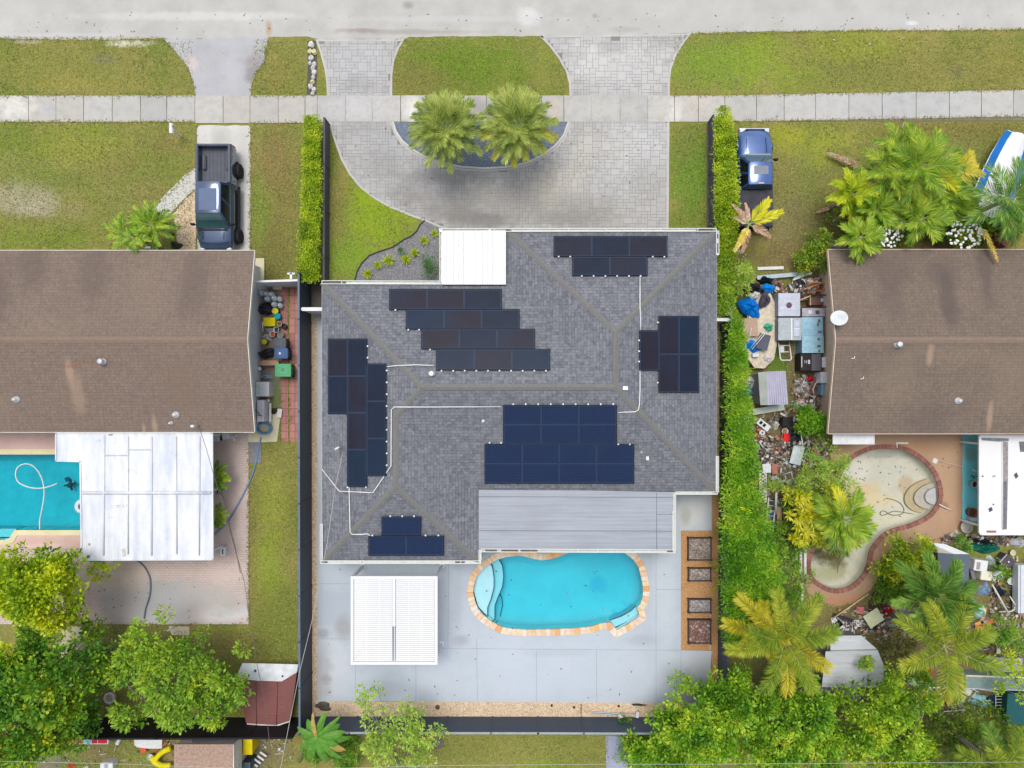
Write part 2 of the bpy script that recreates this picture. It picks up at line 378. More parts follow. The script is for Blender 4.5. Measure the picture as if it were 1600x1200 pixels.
m = MB(); edge = GP([(-3000,66),(0,60),(60,61),(160,62),(260,60),(345,61),(420,58),(480,57),(500,61.5),(632,61.5),(640,57.5),(845,56.5),(960,54),(1080,52.5),(1130,51),(1200,49),(1400,47),(1600,46),(4000,40)])
edge = rough_edge(edge, .035)[:]; m.sheet([p for p in edge if p[1] < 100]+[(140, 60), (-140, 60)], [], .008); struct('road', m, RD)
# worn neighbour apron and sidewalk slabs
AP = pave('apron_asphalt', (172,172,174), [(400,105,18,22,A((140,132,130)),.7),(394,120,14,12,A((120,112,108)),.6),(300,100,10,14,A((206,188,178)),.6)])
m = MB(); m.sheet(rough_edge(GP([(256,61),(420,58),(417,72),(413,84),(414,96),(402,110),(396,124),(392,140),(392,150),(306,150),(303,134),(298,116),(288,98),(274,80)]), .04), [], .012); struct('driveway_apron', m, AP)
t = NT('sidewalk_concrete'); ge = t.geo()
o = t.ramp(ge.outputs['Random Per Island'], [(0, A((176,175,171))), (.35, A((186,183,176))), (.7, A((170,169,165))), (1, A((182,177,168)))])
o = t.spots(o, [(20,168,40,24,A((226,212,200)),.8),(76,172,12,20,A((176,176,176)),.8),(1090,165,32,24,A((190,182,172)),.7),(648,171,24,24,A((232,222,204)),.95),(866,170,14,20,A((186,176,162)),.95),(745,166,30,14,A((150,148,148)),.8),(700,170,30,20,A((216,210,196)),.7),(1055,175,12,22,A((232,224,204)),.7),(560,170,80,22,A((186,184,184)),.8),(940,170,70,22,A((190,189,184)),.4),(1400,165,200,22,A((180,181,182)),.6)])
f = t.rng(t.noise(1.8, 7, .8), .46, .7, 0, .6); o = t.mix(f, o, A((148, 145, 138)))
f = t.rng(t.noise(30, 3, .7), .4, .75, 0, .25); o = t.mix(f, o, A((140, 138, 134))); t.color(o); SW = t.fin(.9, 0, .2)
m = MB()
def swy(x): 
    k = max(0, min(1, (x-1130)/470)); return 149.5-9*k, 190.5-8.5*k
seps = [-3000, -220, -175, -131, -88, -43, 0, 45, 88, 131, 176, 220, 261, 305, 349, 391, 435, 477, 496, 540, 582, 626, 672, 716, 760, 803, 846, 881, 924, 969, 1012, 1054, 1091, 1132, 1182, 1225, 1274, 1326, 1378, 1431, 1483, 1533, 1583, 1633, 1683, 1733, 4000]
for a, b in zip(seps, seps[1:]):
    dy = 2 if 305 <= a < 480 else 0
    g = .55; (ya, yb), (yc, yd) = swy(a), swy(b)
    m.prism(rough_edge(GP([(a+g, ya), (b-g, yc), (b-g, yd+dy), (a+g, yb+dy)]), .012, .4), -.05, .03)
struct('sidewalk', m, SW)
m = MB(); m.sheet(GP([(-3000, 150.5), (1130, 150.5), (4000, 141.5), (4000, 181), (1130, 190), (-3000, 190)]), [], .016); struct('sidewalk_joint_bed', m, M('joint_dirt', (120,116,96)))
# stamped concrete driveway: outline, border band, hand sized stones
drive = GP([(498,61.5),(632,61.5),(624,75),(616,95),(613,120),(613,150.5),(613,191),(618,206),(628,222),(645,236),(664,246),(690,256),(720,262.5),(756,265),(790,263),(824,256),(850,243),(870,228),(882,212),(889,191),(889,150.5),(890,150.5),(889,130),(884,112),(873,92),(858,72),(844,57.5),(844,56),(960,54),(1080,52.5),(1068,68),(1056,88),(1049,108),(1046.5,128),(1046.5,150.5),(1046,191),(1044.5,356),(1044.5,430),(690,430),(690,357),(664,346),(640,337),(610,325),(585,311),(562,293),(545,272),(533,250),(524,225),(516,200),(514,191),(511,150.5),(510,130),(507,108),(500,82),(493,62)])
DRV = pave('stamped_joint', (130,129,127), None)
m = MB(); m.sheet(drive, [], .012)
t = NT('stamped_concrete'); ge = t.geo()
o = t.ramp(ge.outputs['Random Per Island'], [(0, A((166,165,162))), (.3, A((174,172,169))), (.6, A((162,160,157))), (.85, A((178,177,174))), (1, A((170,167,164)))])
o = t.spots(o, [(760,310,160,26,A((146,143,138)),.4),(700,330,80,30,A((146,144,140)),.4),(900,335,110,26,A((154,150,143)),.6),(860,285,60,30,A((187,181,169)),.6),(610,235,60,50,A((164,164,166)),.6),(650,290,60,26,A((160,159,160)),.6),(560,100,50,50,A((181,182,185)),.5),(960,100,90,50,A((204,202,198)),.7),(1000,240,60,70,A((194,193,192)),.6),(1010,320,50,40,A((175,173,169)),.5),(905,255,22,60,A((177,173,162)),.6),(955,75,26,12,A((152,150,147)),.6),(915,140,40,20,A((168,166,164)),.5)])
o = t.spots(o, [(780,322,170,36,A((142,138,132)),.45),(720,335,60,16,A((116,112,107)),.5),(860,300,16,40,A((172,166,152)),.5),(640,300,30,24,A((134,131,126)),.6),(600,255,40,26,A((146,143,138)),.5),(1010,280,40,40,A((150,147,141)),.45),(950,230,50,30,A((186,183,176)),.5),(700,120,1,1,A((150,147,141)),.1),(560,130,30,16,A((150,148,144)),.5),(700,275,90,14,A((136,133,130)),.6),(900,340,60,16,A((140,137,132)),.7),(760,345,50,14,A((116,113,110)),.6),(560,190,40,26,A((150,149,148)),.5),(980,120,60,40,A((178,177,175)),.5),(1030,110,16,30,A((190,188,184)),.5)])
f = t.rng(t.noise(1.6, 6, .75), .5, .78, 0, .5); o = t.mix(f, o, A((139,137,135)))
f = t.rng(t.noise(30, 3, .7), .4, .75, 0, .25); o = t.mix(f, o, A((114,112,110))); t.color(o); t.bump(t.noise(12, 4), .3, .02)
STN = t.fin(.85, 0, .25)
m.cur = 1
cell = .17; x0, y0 = GP([(488, 440)])[0]; nx, ny = 122, 84; used = [[False]*ny for _ in range(nx)]
inner = offset_poly(drive, -.12)
def inside(p, pl):
    c = False; n = len(pl)
    for i in range(n):
        a, b = pl[i], pl[i-1]
        if (a[1] > p[1]) != (b[1] > p[1]) and p[0] < (b[0]-a[0])*(p[1]-a[1])/(b[1]-a[1])+a[0]: c = not c
    return c
for i in range(nx):
    for j in range(ny):
        if used[i][j]: continue
        w, h = R.choice([(1,1),(2,1),(1,2),(2,2),(2,2),(3,2),(2,3),(3,1),(1,3),(2,1),(3,3)])
        while w > 1 and (i+w > nx or any(used[i+a][j+b] for a in range(w) for b in range(h) if j+b < ny and i+a < nx)): w -= 1
        while h > 1 and (j+h > ny or any(used[i+a][j+b] for a in range(w) for b in range(h) if j+b < ny)): h -= 1
        for a in range(w):
            for b in range(h): used[i+a][j+b] = True
        gx = .0085; q = clip_rect(inner, x0+i*cell+gx, y0+j*cell+gx, x0+(i+w)*cell-gx, y0+(j+h)*cell-gx)
        if len(q) >= 3:
            # only simple results
            if len(q) == 4 or inside((x0+(i+w/2)*cell, y0+(j+h/2)*cell), inner):
                m.sheet(q, [], .018)
m.cur = 2                                              # smooth border band
n = len(drive)
for i in range(n):
    a, b, c, d = drive[i], drive[(i+1) % n], inner[(i+1) % n], inner[i]
    if abs(a[1]-b[1]) < .02 and a[1] < GP([(0,400)])[0][1]: continue
    m.quad((a[0], a[1], .019), (b[0], b[1], .019), (c[0], c[1], .019), (d[0], d[1], .019))
dv = struct('driveway', m, [DRV, STN, pave('drive_border', (184,182,177), None)])
for p in dv.data.polygons:
    pass
# gravel island with palms, kerb ring
isl = GP([(616,191.5),(620,205),(630,220),(646,233),(664,243.5),(690,253),(720,259.5),(756,262),(790,260),(823,253.5),(848,241),(867,226.5),(879.5,211),(886.5,191.5)])
def gravel(name, cols, sc=26, g=GAIN):
    t = NT(name); v = t.n('ShaderNodeTexVoronoi'); v.inputs['Scale'].default_value = sc; t.l(t.tc(), v.inputs['Vector'])
    hsv = t.n('ShaderNodeSeparateColor'); t.l(v.outputs['Color'], hsv.inputs[0])
    o = t.ramp(hsv.outputs[0], [(i/(len(cols)-1), A(c, g)) for i, c in enumerate(cols)])
    o = t.mix(t.rng(t.noise(1.2, 4), .35, .7, 0, .4), o, A(cols[0], g)); t.color(o)
    t.bump(v.outputs['Distance'], .8, .03); return t.fin(.9, 0, .2)
GBLUE = gravel('blue_gravel', [(92,102,118),(120,130,146),(104,114,130),(148,156,168)]); GGREY = gravel('grey_gravel', [(104,104,110),(132,132,136),(120,118,122),(160,160,162),(112,110,112)])
GTAN = gravel('tan_pebbles', [(200,168,138),(226,198,168),(176,142,112),(238,214,188),(210,178,148)], 17)
m = MB(); m.sheet(isl, [], .024); struct('gravel_island', m, GBLUE)
m = MB(); n = len(isl); outr = offset_poly(isl, .1)
for i in range(n-1): m.prism([isl[i], isl[i+1], outr[i+1], outr[i]], -.02, .06)
wthing('island_kerb', 'pale concrete kerb curving round the blue gravel palm island', 'kerb', m, pave('kerb_concrete', (196,194,190), None))
bed = GP([(554,446),(559,425),(566,412),(578,400),(596,393),(615,387),(632,375),(643,370),(652,362),(657,352),(664,345.5),(690,356.5),(700,360),(700,450),(554,450)])
m = MB(); m.sheet(bed, [], .022); struct('gravel_bed', m, GGREY)
m = MB(); bo = offset_poly(bed, .06)
for i in range(0, 10): m.prism([bed[i], bed[i+1], bo[i+1], bo[i]], -.02, .08)
wthing('bed_edging', 'thin dark edging between bright lawn and grey gravel bed', 'garden edging', m, M('edging_black', (62,60,60)))
m = MB(); m.sheet(GP([(504,196),(512,196),(512,480),(504,480)]), [], .012); m.sheet(GP([(1104,192),(1112,192),(1112,356),(1104,356)]), [], .012); m.sheet(GP([(486,440),(512,440),(512,486),(486,486)]), [], .014)
struct('soil_strip', m, M('dark_soil', (96,90,84), var=.25, fine=.2))
# main rear patio, slabs with saw joints
t = NT('patio_paint')
o = t.mix(t.rng(t.noise(.4, 4, .6), .3, .7), A((168,178,188)), A((182,190,198)))
o = t.spots(o, [(540,960,70,110,A((168,178,188)),.8),(520,1040,34,60,A((196,200,206)),.7),(505,1050,16,50,A((150,150,152)),.5),(536,980,14,22,A((150,148,144)),.6),(505,990,10,8,A((130,130,128)),.5),(512,1060,10,10,A((140,136,130)),.5),(1085,1060,34,44,A((164,164,162)),.85),(1085,1085,34,20,A((148,146,142)),.7),(1085,800,34,34,A((196,197,196)),.9),(1072,806,9,16,A((172,172,162)),.9),(1040,900,20,140,A((188,196,202)),.7),(720,1001,14,10,A((150,152,156)),.7),(1040,1060,20,36,A((176,184,188)),.6),(520,905,34,24,A((182,192,200)),.6),(850,1050,250,60,A((184,193,202)),.6),(1000,1000,30,10,A((156,164,172)),.5),(870,1020,60,8,A((166,174,182)),.5),(600,1075,60,14,A((160,168,176)),.4),(1010,880,12,30,A((160,168,176)),.5),(715,930,10,50,A((160,168,176)),.5)])
f = t.rng(t.noise(3, 6, .75), .56, .8, 0, .28); o = t.mix(f, o, A((138,143,148)))
f = t.rng(t.noise(30, 3, .7), .4, .75, 0, .14); o = t.mix(f, o, A((120,124,130))); t.color(o); PAT = t.fin(.75, 0, .3)
m = MB()
for pl, hl in (([(496,760),(625,760),(625,1095.5),(496,1096)], []), ([(625,760),(1056.5,760),(1064,829),(1064,1098),(625,1096)], [POOL]), ([(496,440),(530,440),(530,760),(496,760)], []), ([(1056.5,760),(1112,760),(1112,829),(1064,829)], []), ([(1064,1016),(1112,1017),(1106,1103),(1064,1102)], [])):
    m.sheet(GP(pl), hl, .012)
struct('patio', m, PAT)
m = MB(); jm = M('saw_joint', (156,164,174))
def joint(x0, y0, x1, y1, w=.8):
    d = Vector((x1-x0, y1-y0)).normalized(); n = Vector((-d.y, d.x))*w*.5
    m.sheet(GP([(x0+n.x, y0+n.y), (x1+n.x, y1+n.y), (x1-n.x, y1-n.y), (x0-n.x, y0-n.y)]), [], .017)
for a in ((496,912,548,912),(555,1012,556,1096),(650,1040,650,1096),(745,1015,746,1096),(838,1016,838,1096),(932,1016,932,1096),(1025,864,1025,1099),(1057,1045,1057,1101,1.4),(701,880,700,1012),(684,1013,1064,1016),(496,998,548,998),(1064,1016,1064,1060),(1064,1060,1112,1060),(1025,921,1064,921),(745,998,745,1015),(496,650,504,650),(496,560,504,560)): joint(*a)
tag(m.build('patio_joint', jm), kind='structure')
# mulch and pebbles
t = NT('bark_mulch'); o = t.ramp(t.noise(15, 5, .8), [(.3, A((140,100,64))), (.5, A((184,140,96))), (.72, A((214,174,124)))]); t.color(o); t.bump(t.noise(20, 5, .8), .8, .04); MU = t.fin(.95, 0, .1)
m = MB(); m.sheet(GP([(1064,829),(1112,829),(1112,1016),(1064,1016)]), [], .02); m.sheet(GP([(1112,700),(1124,700),(1123,1060),(1112,1060)]), [], .016); struct('mulch_bed', m, MU)
m = MB(); m.sheet(GP([(486,1096),(1125,1096),(1125,1121),(486,1121)]), [], .006); m.sheet(GP([(486,480),(496,480),(496,1096),(486,1096)]), [], .009); m.sheet(GP([(1112,480),(1126,480),(1126,700),(1112,700)]), [], .01); struct('pebble_strip', m, GTAN)
# left neighbour: concrete drive, walk, paver patio, red strips
CON = pave('old_concrete', (198,196,190), [(345,215,18,20,A((168,166,160)),.6),(380,260,10,60,A((176,174,168)),.5)])
m = MB(); m.sheet(rough_edge(GP([(312,196),(388,196),(391,200),(391,450),(308,450),(308,200)]), .03), [], .012)
m.sheet(rough_edge(GP([(306,262),(306,296),(288,311),(268,333),(262,338),(238,328),(262,300),(288,274)]), .03), [], .014); struct('side_driveway', m, CON)
m = MB(); m.sheet(rough_edge(GP([(270,335),(288,312),(306,297),(306,392),(278,392),(276,360)]), .04), [], .007); struct('pebble_bed', m, GTAN)
m = MB(); m.sheet(GP([(396,404),(414,404),(414,440),(396,440)]), [], .1)
m.sheet(GP([(390,640),(440,640),(433,690),(388,692)]), [], .02); struct('side_step', m, pave('cream_concrete', (222,204,172), None))
t = NT('patio_pavers'); b = t.n('ShaderNodeTexBrick'); t.l(t.tc(), b.inputs['Vector']); b.inputs['Scale'].default_value = 1
b.inputs['Brick Width'].default_value = .24; b.inputs['Row Height'].default_value = .13; b.inputs['Mortar Size'].default_value = .008
b.inputs['Color1'].default_value = A((184,168,160)); b.inputs['Color2'].default_value = A((194,176,167)); b.inputs['Mortar'].default_value = A((148,134,125))
o = t.spots(b.outputs['Color'], [(235,945,70,40,A((174,174,176)),.75),(345,960,46,16,A((211,211,213)),.8),(270,965,60,12,A((185,185,187)),.7),(360,945,14,14,A((153,153,136)),.5),(256,916,22,10,A((143,150,106)),.5),(175,905,60,24,A((211,192,171)),.6),(350,780,34,120,A((215,187,178)),.7),(130,940,26,34,A((206,180,171)),.7),(350,900,40,20,A((204,183,174)),.5)])
o = t.spots(o, [(250,935,90,34,A((160,160,162)),.85),(330,940,60,34,A((172,168,166)),.7),(200,905,30,60,A((190,172,156)),.4),(130,940,20,34,A((176,152,144)),.6)])
f = t.rng(t.noise(3, 5, .7), .5, .75, 0, .3); o = t.mix(f, o, A((162,153,143))); t.color(o); PV = t.fin(.9, 0, .2)
m = MB(); m.sheet(GP([(-600,850),(-90,850),(128,850),(334,850),(334,660),(388.5,660),(388.5,975.5),(112,975.5),(-600,975.5)]), [], .01); struct('paver_patio', m, PV)
PK = pave('pink_deck', (214,178,166), [(60,845,60,6,A((196,160,150)),.5)])
m = MB(); m.sheet(GP([(-600,640),(330,640),(330,855.5),(-600,855.5)]), [LPOOL], .014); struct('pool_deck', m, PK)
CRM = pave('cream_coping', (236,208,166), None)
m = MB(); lo = offset_poly(LPOOL, .3); n = len(lo)
for i in range(n):
    if LPOOL[i][0] < -32 and LPOOL[(i+1) % n][0] < -32: continue
    m.prism([LPOOL[i], LPOOL[(i+1) % n], lo[(i+1) % n], lo[i]], -.1, .045)
wthing('pool_coping', 'smooth cream coping round the left neighbour\'s square cornered pool', 'coping', m, CRM)
t = NT('red_pavers'); b = t.n('ShaderNodeTexBrick'); t.l(t.tc(), b.inputs['Vector']); b.inputs['Scale'].default_value = 1; b.offset = 0
b.inputs['Brick Width'].default_value = .5; b.inputs['Row Height'].default_value = .42; b.inputs['Mortar Size'].default_value = .012
b.inputs['Color1'].default_value = A((184,132,124)); b.inputs['Color2'].default_value = A((162,112,106)); b.inputs['Mortar'].default_value = A((104,78,70))
t.color(t.mix(t.rng(t.noise(2, 5, .7), .45, .75, 0, .35), b.outputs['Color'], A((128,100,92)))); RP = t.fin(.9, 0, .2)
m = MB(); m.sheet(GP([(437,440),(449,440),(450.5,690),(440,690)]), [], .02); m.sheet(GP([(452.5,440),(468,440),(467,690),(452.5,690)]), [], .02); struct('red_paver_path', m, RP)
m = MB(); m.sheet(GP([(404,440),(438,440),(440,640),(400,640)]), [], .006); struct('side_yard_slab', m, pave('yard_slab', (150,140,128), [(432,620,8,40,A((110,130,60)),.8),(445,570,6,20,A((110,120,60)),.6)]))
# right neighbour: tan deck, blue strip, brown yard
TAN = pave('tan_deck', (172,142,116), [(1480,740,26,60,A((182,152,122)),.6),(1420,700,60,10,A((176,134,98)),.6),(1480,800,24,30,A((186,150,120)),.6),(1330,940,90,14,A((170,124,96)),.8),(1400,860,30,14,A((188,140,108)),.7),(1310,700,20,20,A((178,140,108)),.6),(1475,790,8,8,A((120,80,60)),.5)])
m = MB(); m.sheet(rough_edge(GP([(1310,660),(1800,660),(1800,700),(1506,700),(1503,836),(1490,848),(1470,852),(1440,846),(1400,852),(1376,870),(1374,895),(1362,920),(1336,942),(1300,948),(1266,932),(1252,905),(1250,860),(1268,830),(1285,790),(1290,750),(1300,710)]), .04), [KPOOL], .01); struct('tan_deck', m, TAN)
m = MB(); m.sheet(rough_edge(GP([(1503.5,678),(1545,678),(1545,816),(1503.5,816)]), .02), [], .016); struct('blue_deck_strip', m, pave('blue_paint', (120,220,252), [(1515,710,12,14,A((130,140,120)),.6),(1518,690,10,8,A((120,130,110)),.4)]))
m = MB(); m.sheet(GP([(946,1150),(974,1150),(990,1215),(947,1215)]), [], .012); struct('back_path', m, pave('blue_slab', (150,156,176), None))
m = MB(); m.sheet(rough_edge(GP([(106,978),(146,978),(140,990),(124,1010),(112,1030),(96,1030),(96,985)]), .05), [], .008)
m.sheet(rough_edge(GP([(264,978),(296,978),(296,992),(268,992)]), .03), [], .009); struct('sandy_slab', m, pave('sandy', (206,194,168), None))
m = MB(); m.sheet(rough_edge(GP([(56,1168),(96,1160),(96,1215),(0,1215),(0,1180)]), .03), [], .004); m.sheet(GP([(400,1150),(411,1150),(411,1215),(400,1215)]), [], .01); struct('yard_dirt', m, M('yard_dirt', (120,116,92), var=.25, fine=.2))
# ---------------- pools ----------------
def water(name, col, dens):
    t = NT(name); tr = t.n('ShaderNodeBsdfTransparent'); gl = t.n('ShaderNodeBsdfGlossy'); gl.inputs['Roughness'].default_value = .03
    bp = t.n('ShaderNodeBump'); bp.inputs['Strength'].default_value = .35; bp.inputs['Distance'].default_value = .05
    t.l(t.noise(3.5, 4, .6, None, .6), bp.inputs['Height']); t.l(bp.outputs[0], gl.inputs['Normal'])
    lw = t.n('ShaderNodeFresnel'); lw.inputs[0].default_value = 1.33; t.l(bp.outputs[0], lw.inputs['Normal'])
    mx = t.n('ShaderNodeMixShader'); t.l(lw.outputs[0], mx.inputs[0]); t.l(tr.outputs[0], mx.inputs[1]); t.l(gl.outputs[0], mx.inputs[2]); t.l(mx.outputs[0], t.out.inputs['Surface'])
    va = t.n('ShaderNodeVolumeAbsorption'); va.inputs['Color'].default_value = col; va.inputs['Density'].default_value = dens; t.l(va.outputs[0], t.out.inputs['Volume'])
    return t.m
def basin(name, outline, depth, mat, slope=.5, zt=.0, label=None):
    m = MB(); n = len(outline); a = offset_poly(outline, -slope*.25); b = offset_poly(outline, -slope)
    rings = [(outline, zt), (outline, -depth*.62), (a, -depth*.86), (b, -depth)]; vs = []
    for pl, z in rings: vs += [(x, y, z) for x, y in pl]
    fs = [(k*n+i, k*n+(i+1) % n, (k+1)*n+(i+1) % n, (k+1)*n+i) for k in range(3) for i in range(n)]
    m.add(vs, fs, True); m.sheet(b, [], -depth); return m
SLP = lambda t: t
PL = NT('pool_plaster'); o = PL.mix(PL.rng(PL.noise(.8, 5, .6), .3, .7), (.50,.57,.61,1), (.57,.64,.68,1))
f = PL.rng(PL.noise(5, 6, .8), .62, .8, 0, .35); o = PL.mix(f, o, (.30,.38,.40,1)); PL.color(PL.spots(o, [(940,921,17,16,(.2,.44,.60,1),.9),(965,905,44,40,(.40,.53,.58,1),.7)])); PLM = PL.fin(.7)
pool = thing('swimming_pool', 'free form turquoise pool with steps behind the grey solar house', 'pool', tuple(P(872, 925)))
basin('b', POOL, 1.35, PLM, .7).build('basin', PLM, pool, world=True)
WT = water('pool_water', (.09, .87, .925, 1), 1.1)
m = MB(); wi = offset_poly(POOL, -.004); m.prism(wi, -1.6, -.07); m.build('water', WT, pool, world=True)
# entry shelf, step and corner bench under the water
shelf = GP([(739,925),(744,902),(765,881),(769,888),(771,905),(771,920),(767,938),(761,952),(761,965),(756,961),(746,950)])
step2 = GP([(765,881),(777,874),(784,888),(786,905),(784,922),(777,938),(772,952),(772,974),(761,966),(761,952),(767,938),(771,920),(771,905),(769,888)])
bench = GP([(954,973),(962,984.5),(983,974.5),(999.5,962.5),(996,950),(988,958),(972,967)])
TL = M('step_tile_line', (40,86,110))
for pl, z, nm in ((shelf, -.32, 'entry_shelf'), (step2, -.62, 'pool_step'), (bench, -.45, 'corner_bench')):
    m = MB(); m.prism(offset_poly(pl, -.01), -1.34, z); m.build(nm, PLM, pool, world=True)
for pts, z in (([(765,881.5),(769,888),(771.5,905),(771.5,920),(767,938),(761.5,952),(761.5,966)], -.30), ([(777,875),(784.5,888),(786.5,905),(784.5,922),(777.5,938),(772.5,952),(772.5,974)], -.60), ([(779,936),(783,944),(784,955),(781,970),(780,974)], -1.1), ([(954,973),(972,967),(988,958),(996,950)], -.43)):
    m = MB(); m.tube([P(x, y, z) for x, y in pts], .025, 5); m.build('step_edge', TL, pool, world=True)
m = MB(); m.lathe(P(933, 905, -1.33), [(.09, 0), (.08, .03), (.03, .04)], 12); m.build('drain_light', M('white_plastic', (238,240,240), .5), pool, world=True)
# travertine coping, stone by stone
t = NT('travertine'); ge = t.geo(); o = t.ramp(ge.outputs['Random Per Island'], [(0, A((238,202,160))), (.3, A((246,228,200))), (.5, A((226,172,112))), (.65, A((250,240,222))), (.85, A((214,150,92))), (1, A((240,214,180)))])
o = t.mix(t.rng(t.noise(4, 5, .7), .4, .7, 0, .6), o, A((208,148,96))); t.color(o); t.bump(t.noise(16, 4), .3, .01); TRV = t.fin(.7, 0, .3)
m = MB(); dense = []
for i in range(len(POOL)):
    a, b = Vector(POOL[i]), Vector(POOL[(i+1) % len(POOL)]); k = max(1, round((b-a).length/.26))
    for j in range(k): dense.append(tuple(a+(b-a)*j/k))
ou = offset_poly(dense, .34); inn = offset_poly(dense, -.02); n = len(dense)
for i in range(n):
    j = (i+1) % n; g = .03
    def L(a, b, s): return (a[0]+(b[0]-a[0])*s, a[1]+(b[1]-a[1])*s)
    m.prism([L(inn[i], inn[j], g), L(inn[i], inn[j], 1-g), L(ou[i], ou[j], 1-g), L(ou[i], ou[j], g)], -.08, .05+R.uniform(0, .006))
m.build('coping', TRV, pool, world=True)
# left pool
lp = thing('swimming_pool', 'deep teal rectangular pool with cream edge partly under the white flat roof', 'pool', tuple(P(30, 770)))
PL2 = M('plaster_teal', (150,232,252), g=.85, var=.1); bm_ = basin('b', LPOOL, 1.5, PL2, .5); bm_.build('basin', PL2, lp, world=True)
m = MB(); m.prism(offset_poly(LPOOL, -.004), -1.8, -.1); m.build('water', water('teal_water', (.03, .86, .90, 1), 1.2), lp, world=True)
m = MB(); m.prism(GP([(-89,829),(15,829),(14,838),(7,842),(-89,842)]), -1.4, -.5); m.build('pool_step', PL2, lp, world=True)
# right drained pool
KPM = NT('drained_plaster'); o = KPM.mix(KPM.rng(KPM.noise(.7, 5, .65), .35, .65), A((184,184,166)), A((198,194,178)))
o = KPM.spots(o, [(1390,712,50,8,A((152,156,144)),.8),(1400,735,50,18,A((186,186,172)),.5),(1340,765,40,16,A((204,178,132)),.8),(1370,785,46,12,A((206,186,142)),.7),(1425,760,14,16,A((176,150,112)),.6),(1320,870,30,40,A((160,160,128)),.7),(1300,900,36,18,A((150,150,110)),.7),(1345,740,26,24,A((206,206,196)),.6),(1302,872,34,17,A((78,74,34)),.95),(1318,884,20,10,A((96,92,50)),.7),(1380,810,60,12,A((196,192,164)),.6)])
f = KPM.rng(KPM.noise(2.6, 6, .75), .52, .75, 0, .5); KPM.color(KPM.mix(f, o, A((164,158,134)))); KM = KPM.fin(.85)
kp = thing('drained_pool', 'drained kidney shaped pool with round corner steps and red brick rim', 'pool', tuple(P(1370, 800)))
m = basin('b', KPOOL, .62, KM, .3); m.build('basin', KM, kp, world=True)
m = MB(); dn = []
for i in range(len(KPOOL)):
    a, b = Vector(KPOOL[i]), Vector(KPOOL[(i+1) % len(KPOOL)]); k = max(1, round((b-a).length/.11))
    for j in range(k): dn.append(tuple(a+(b-a)*j/k))
ou = offset_poly(dn, .24); inn = offset_poly(dn, -.01); n = len(dn)
for i in range(n):
    j = (i+1) % n; g = .07; m.prism([L(inn[i], inn[j], g), L(inn[i], inn[j], 1-g), L(ou[i], ou[j], 1-g), L(ou[i], ou[j], g)], -.05, .04)
m.build('brick_rim', MI('rim_brick', [(156,98,86),(142,90,80),(166,112,100),(130,88,80)]), kp, world=True)
for rx, ry, z, c in ((44, 27, -.46, (178,164,132)), (31, 20, -.3, (176,170,158)), (16, 13, -.14, (180,178,180))):
    m = MB(); pts = []
    for k in range(19):
        a = math.radians(80+k*200/18); ca, sa = math.cos(a), math.sin(a)
        u, v = rx*ca, ry*sa; r_ = math.radians(-12); pts.append((1464+u*math.cos(r_)-v*math.sin(r_), 776+u*math.sin(r_)+v*math.cos(r_)))
    m.prism(GP([(min(x, 1465), y) for x, y in pts]), -.615, z); m.build('round_step', M('step_%d' % rx, c, sc=5), kp, world=True)
for pts in ([(1393,781),(1405,783),(1415,788),(1422,797),(1421,805),(1412,808),(1400,808),(1390,800),(1383,803),(1385,809),(1395,806),(1404,801),(1420,803),(1435,806),(1448,808)], [(1316,899),(1318,885),(1326,874)]):
    m = MB(); sp = smooth(pts, 2, False); m.tube([P(x, y, -.58) for x, y in sp], .02, 5); wthing('pool_hose' if len(pts) > 5 else 'stray_cable', 'thin grey hose looped on the drained pool floor' if len(pts) > 5 else 'short grey cable lying in the narrow end of the drained pool', 'hose' if len(pts) > 5 else 'cable', m, M('grey_hose', (120,118,112)))
# ================= HOUSES =================
E, PP = 2.75, .31
def prow(x, y, z): v = P(x, y); return Vector((v.x, v.y, z))
fx = lambda x: (x-NX)/S
fy = lambda y: -(y-NY)/S
xA, yA, xC, yC, xD, yF, xG, yI = 526.3, 453.6, 793.4, 377.5, 1098.6, 758.8, 753.6, 859.0
PLN = dict(N=(E+PP*fy(yA), 0, -PP), S=(E-PP*fy(yF), 0, PP), Wt=(E-PP*fx(xA), PP, 0), Et=(E+PP*fx(xD), -PP, 0),
           wN=(E+PP*fy(yC), 0, -PP), wW=(E-PP*fx(xC), PP, 0), bE=(E+PP*fx(xG), -PP, 0), bS=(E-PP*fy(yI), 0, PP))
def pz(k, v): a, b, c = PLN[k]; return a+b*v[0]+c*v[1]
V = {k: Vector((fx(x), fy(y), z)) for k, (x, y, z) in dict(
 A=(xA,yA,E), B=(xC,yA,E), C=(xC,yC,E), D=(xD,yC,E), F=(xD,yF,E), G=(xG,yF,E), Hh=(xG,yI,E), I=(xA,yI,E),
 R1=(xA+152.6,606.2,E+PP*152.6/S), R2=(xD-152.6,606.2,E+PP*152.6/S), R3=(xD-152.6,yC+152.6,E+PP*152.6/S),
 S1=(639.95,645.15,E+PP*113.65/S), S2=(639.95,745.35,E+PP*113.65/S)).items()}
SH = shingle('grey_shingles', (127,129,135), (99,101,107), (76,78,84), .06)
house = thing('solar_house', 'single storey house with grey hip shingle roof and black solar panels', 'house', tuple(P(812, 620)))
m = MB()
for f in (('A','R1','R2','B'), ('B','R2','R3','C'), ('C','R3','D'), ('D','R3','R2','F'), ('F','R2','R1','S1','G'), ('A','I','S2','S1','R1'), ('G','S1','S2','Hh'), ('Hh','S2','I')):
    vs = [V[k] for k in f]; nrm = (vs[1]-vs[0]).cross(vs[2]-vs[0])
    if nrm.z < 0: vs = vs[::-1]
    m.add(vs, [tuple(range(len(vs)))])
m.build('roof', SH, house, uv=True, world=True)
CAPM = M('ridge_cap_grey', (120,119,117), .95, sc=8, fine=.2)
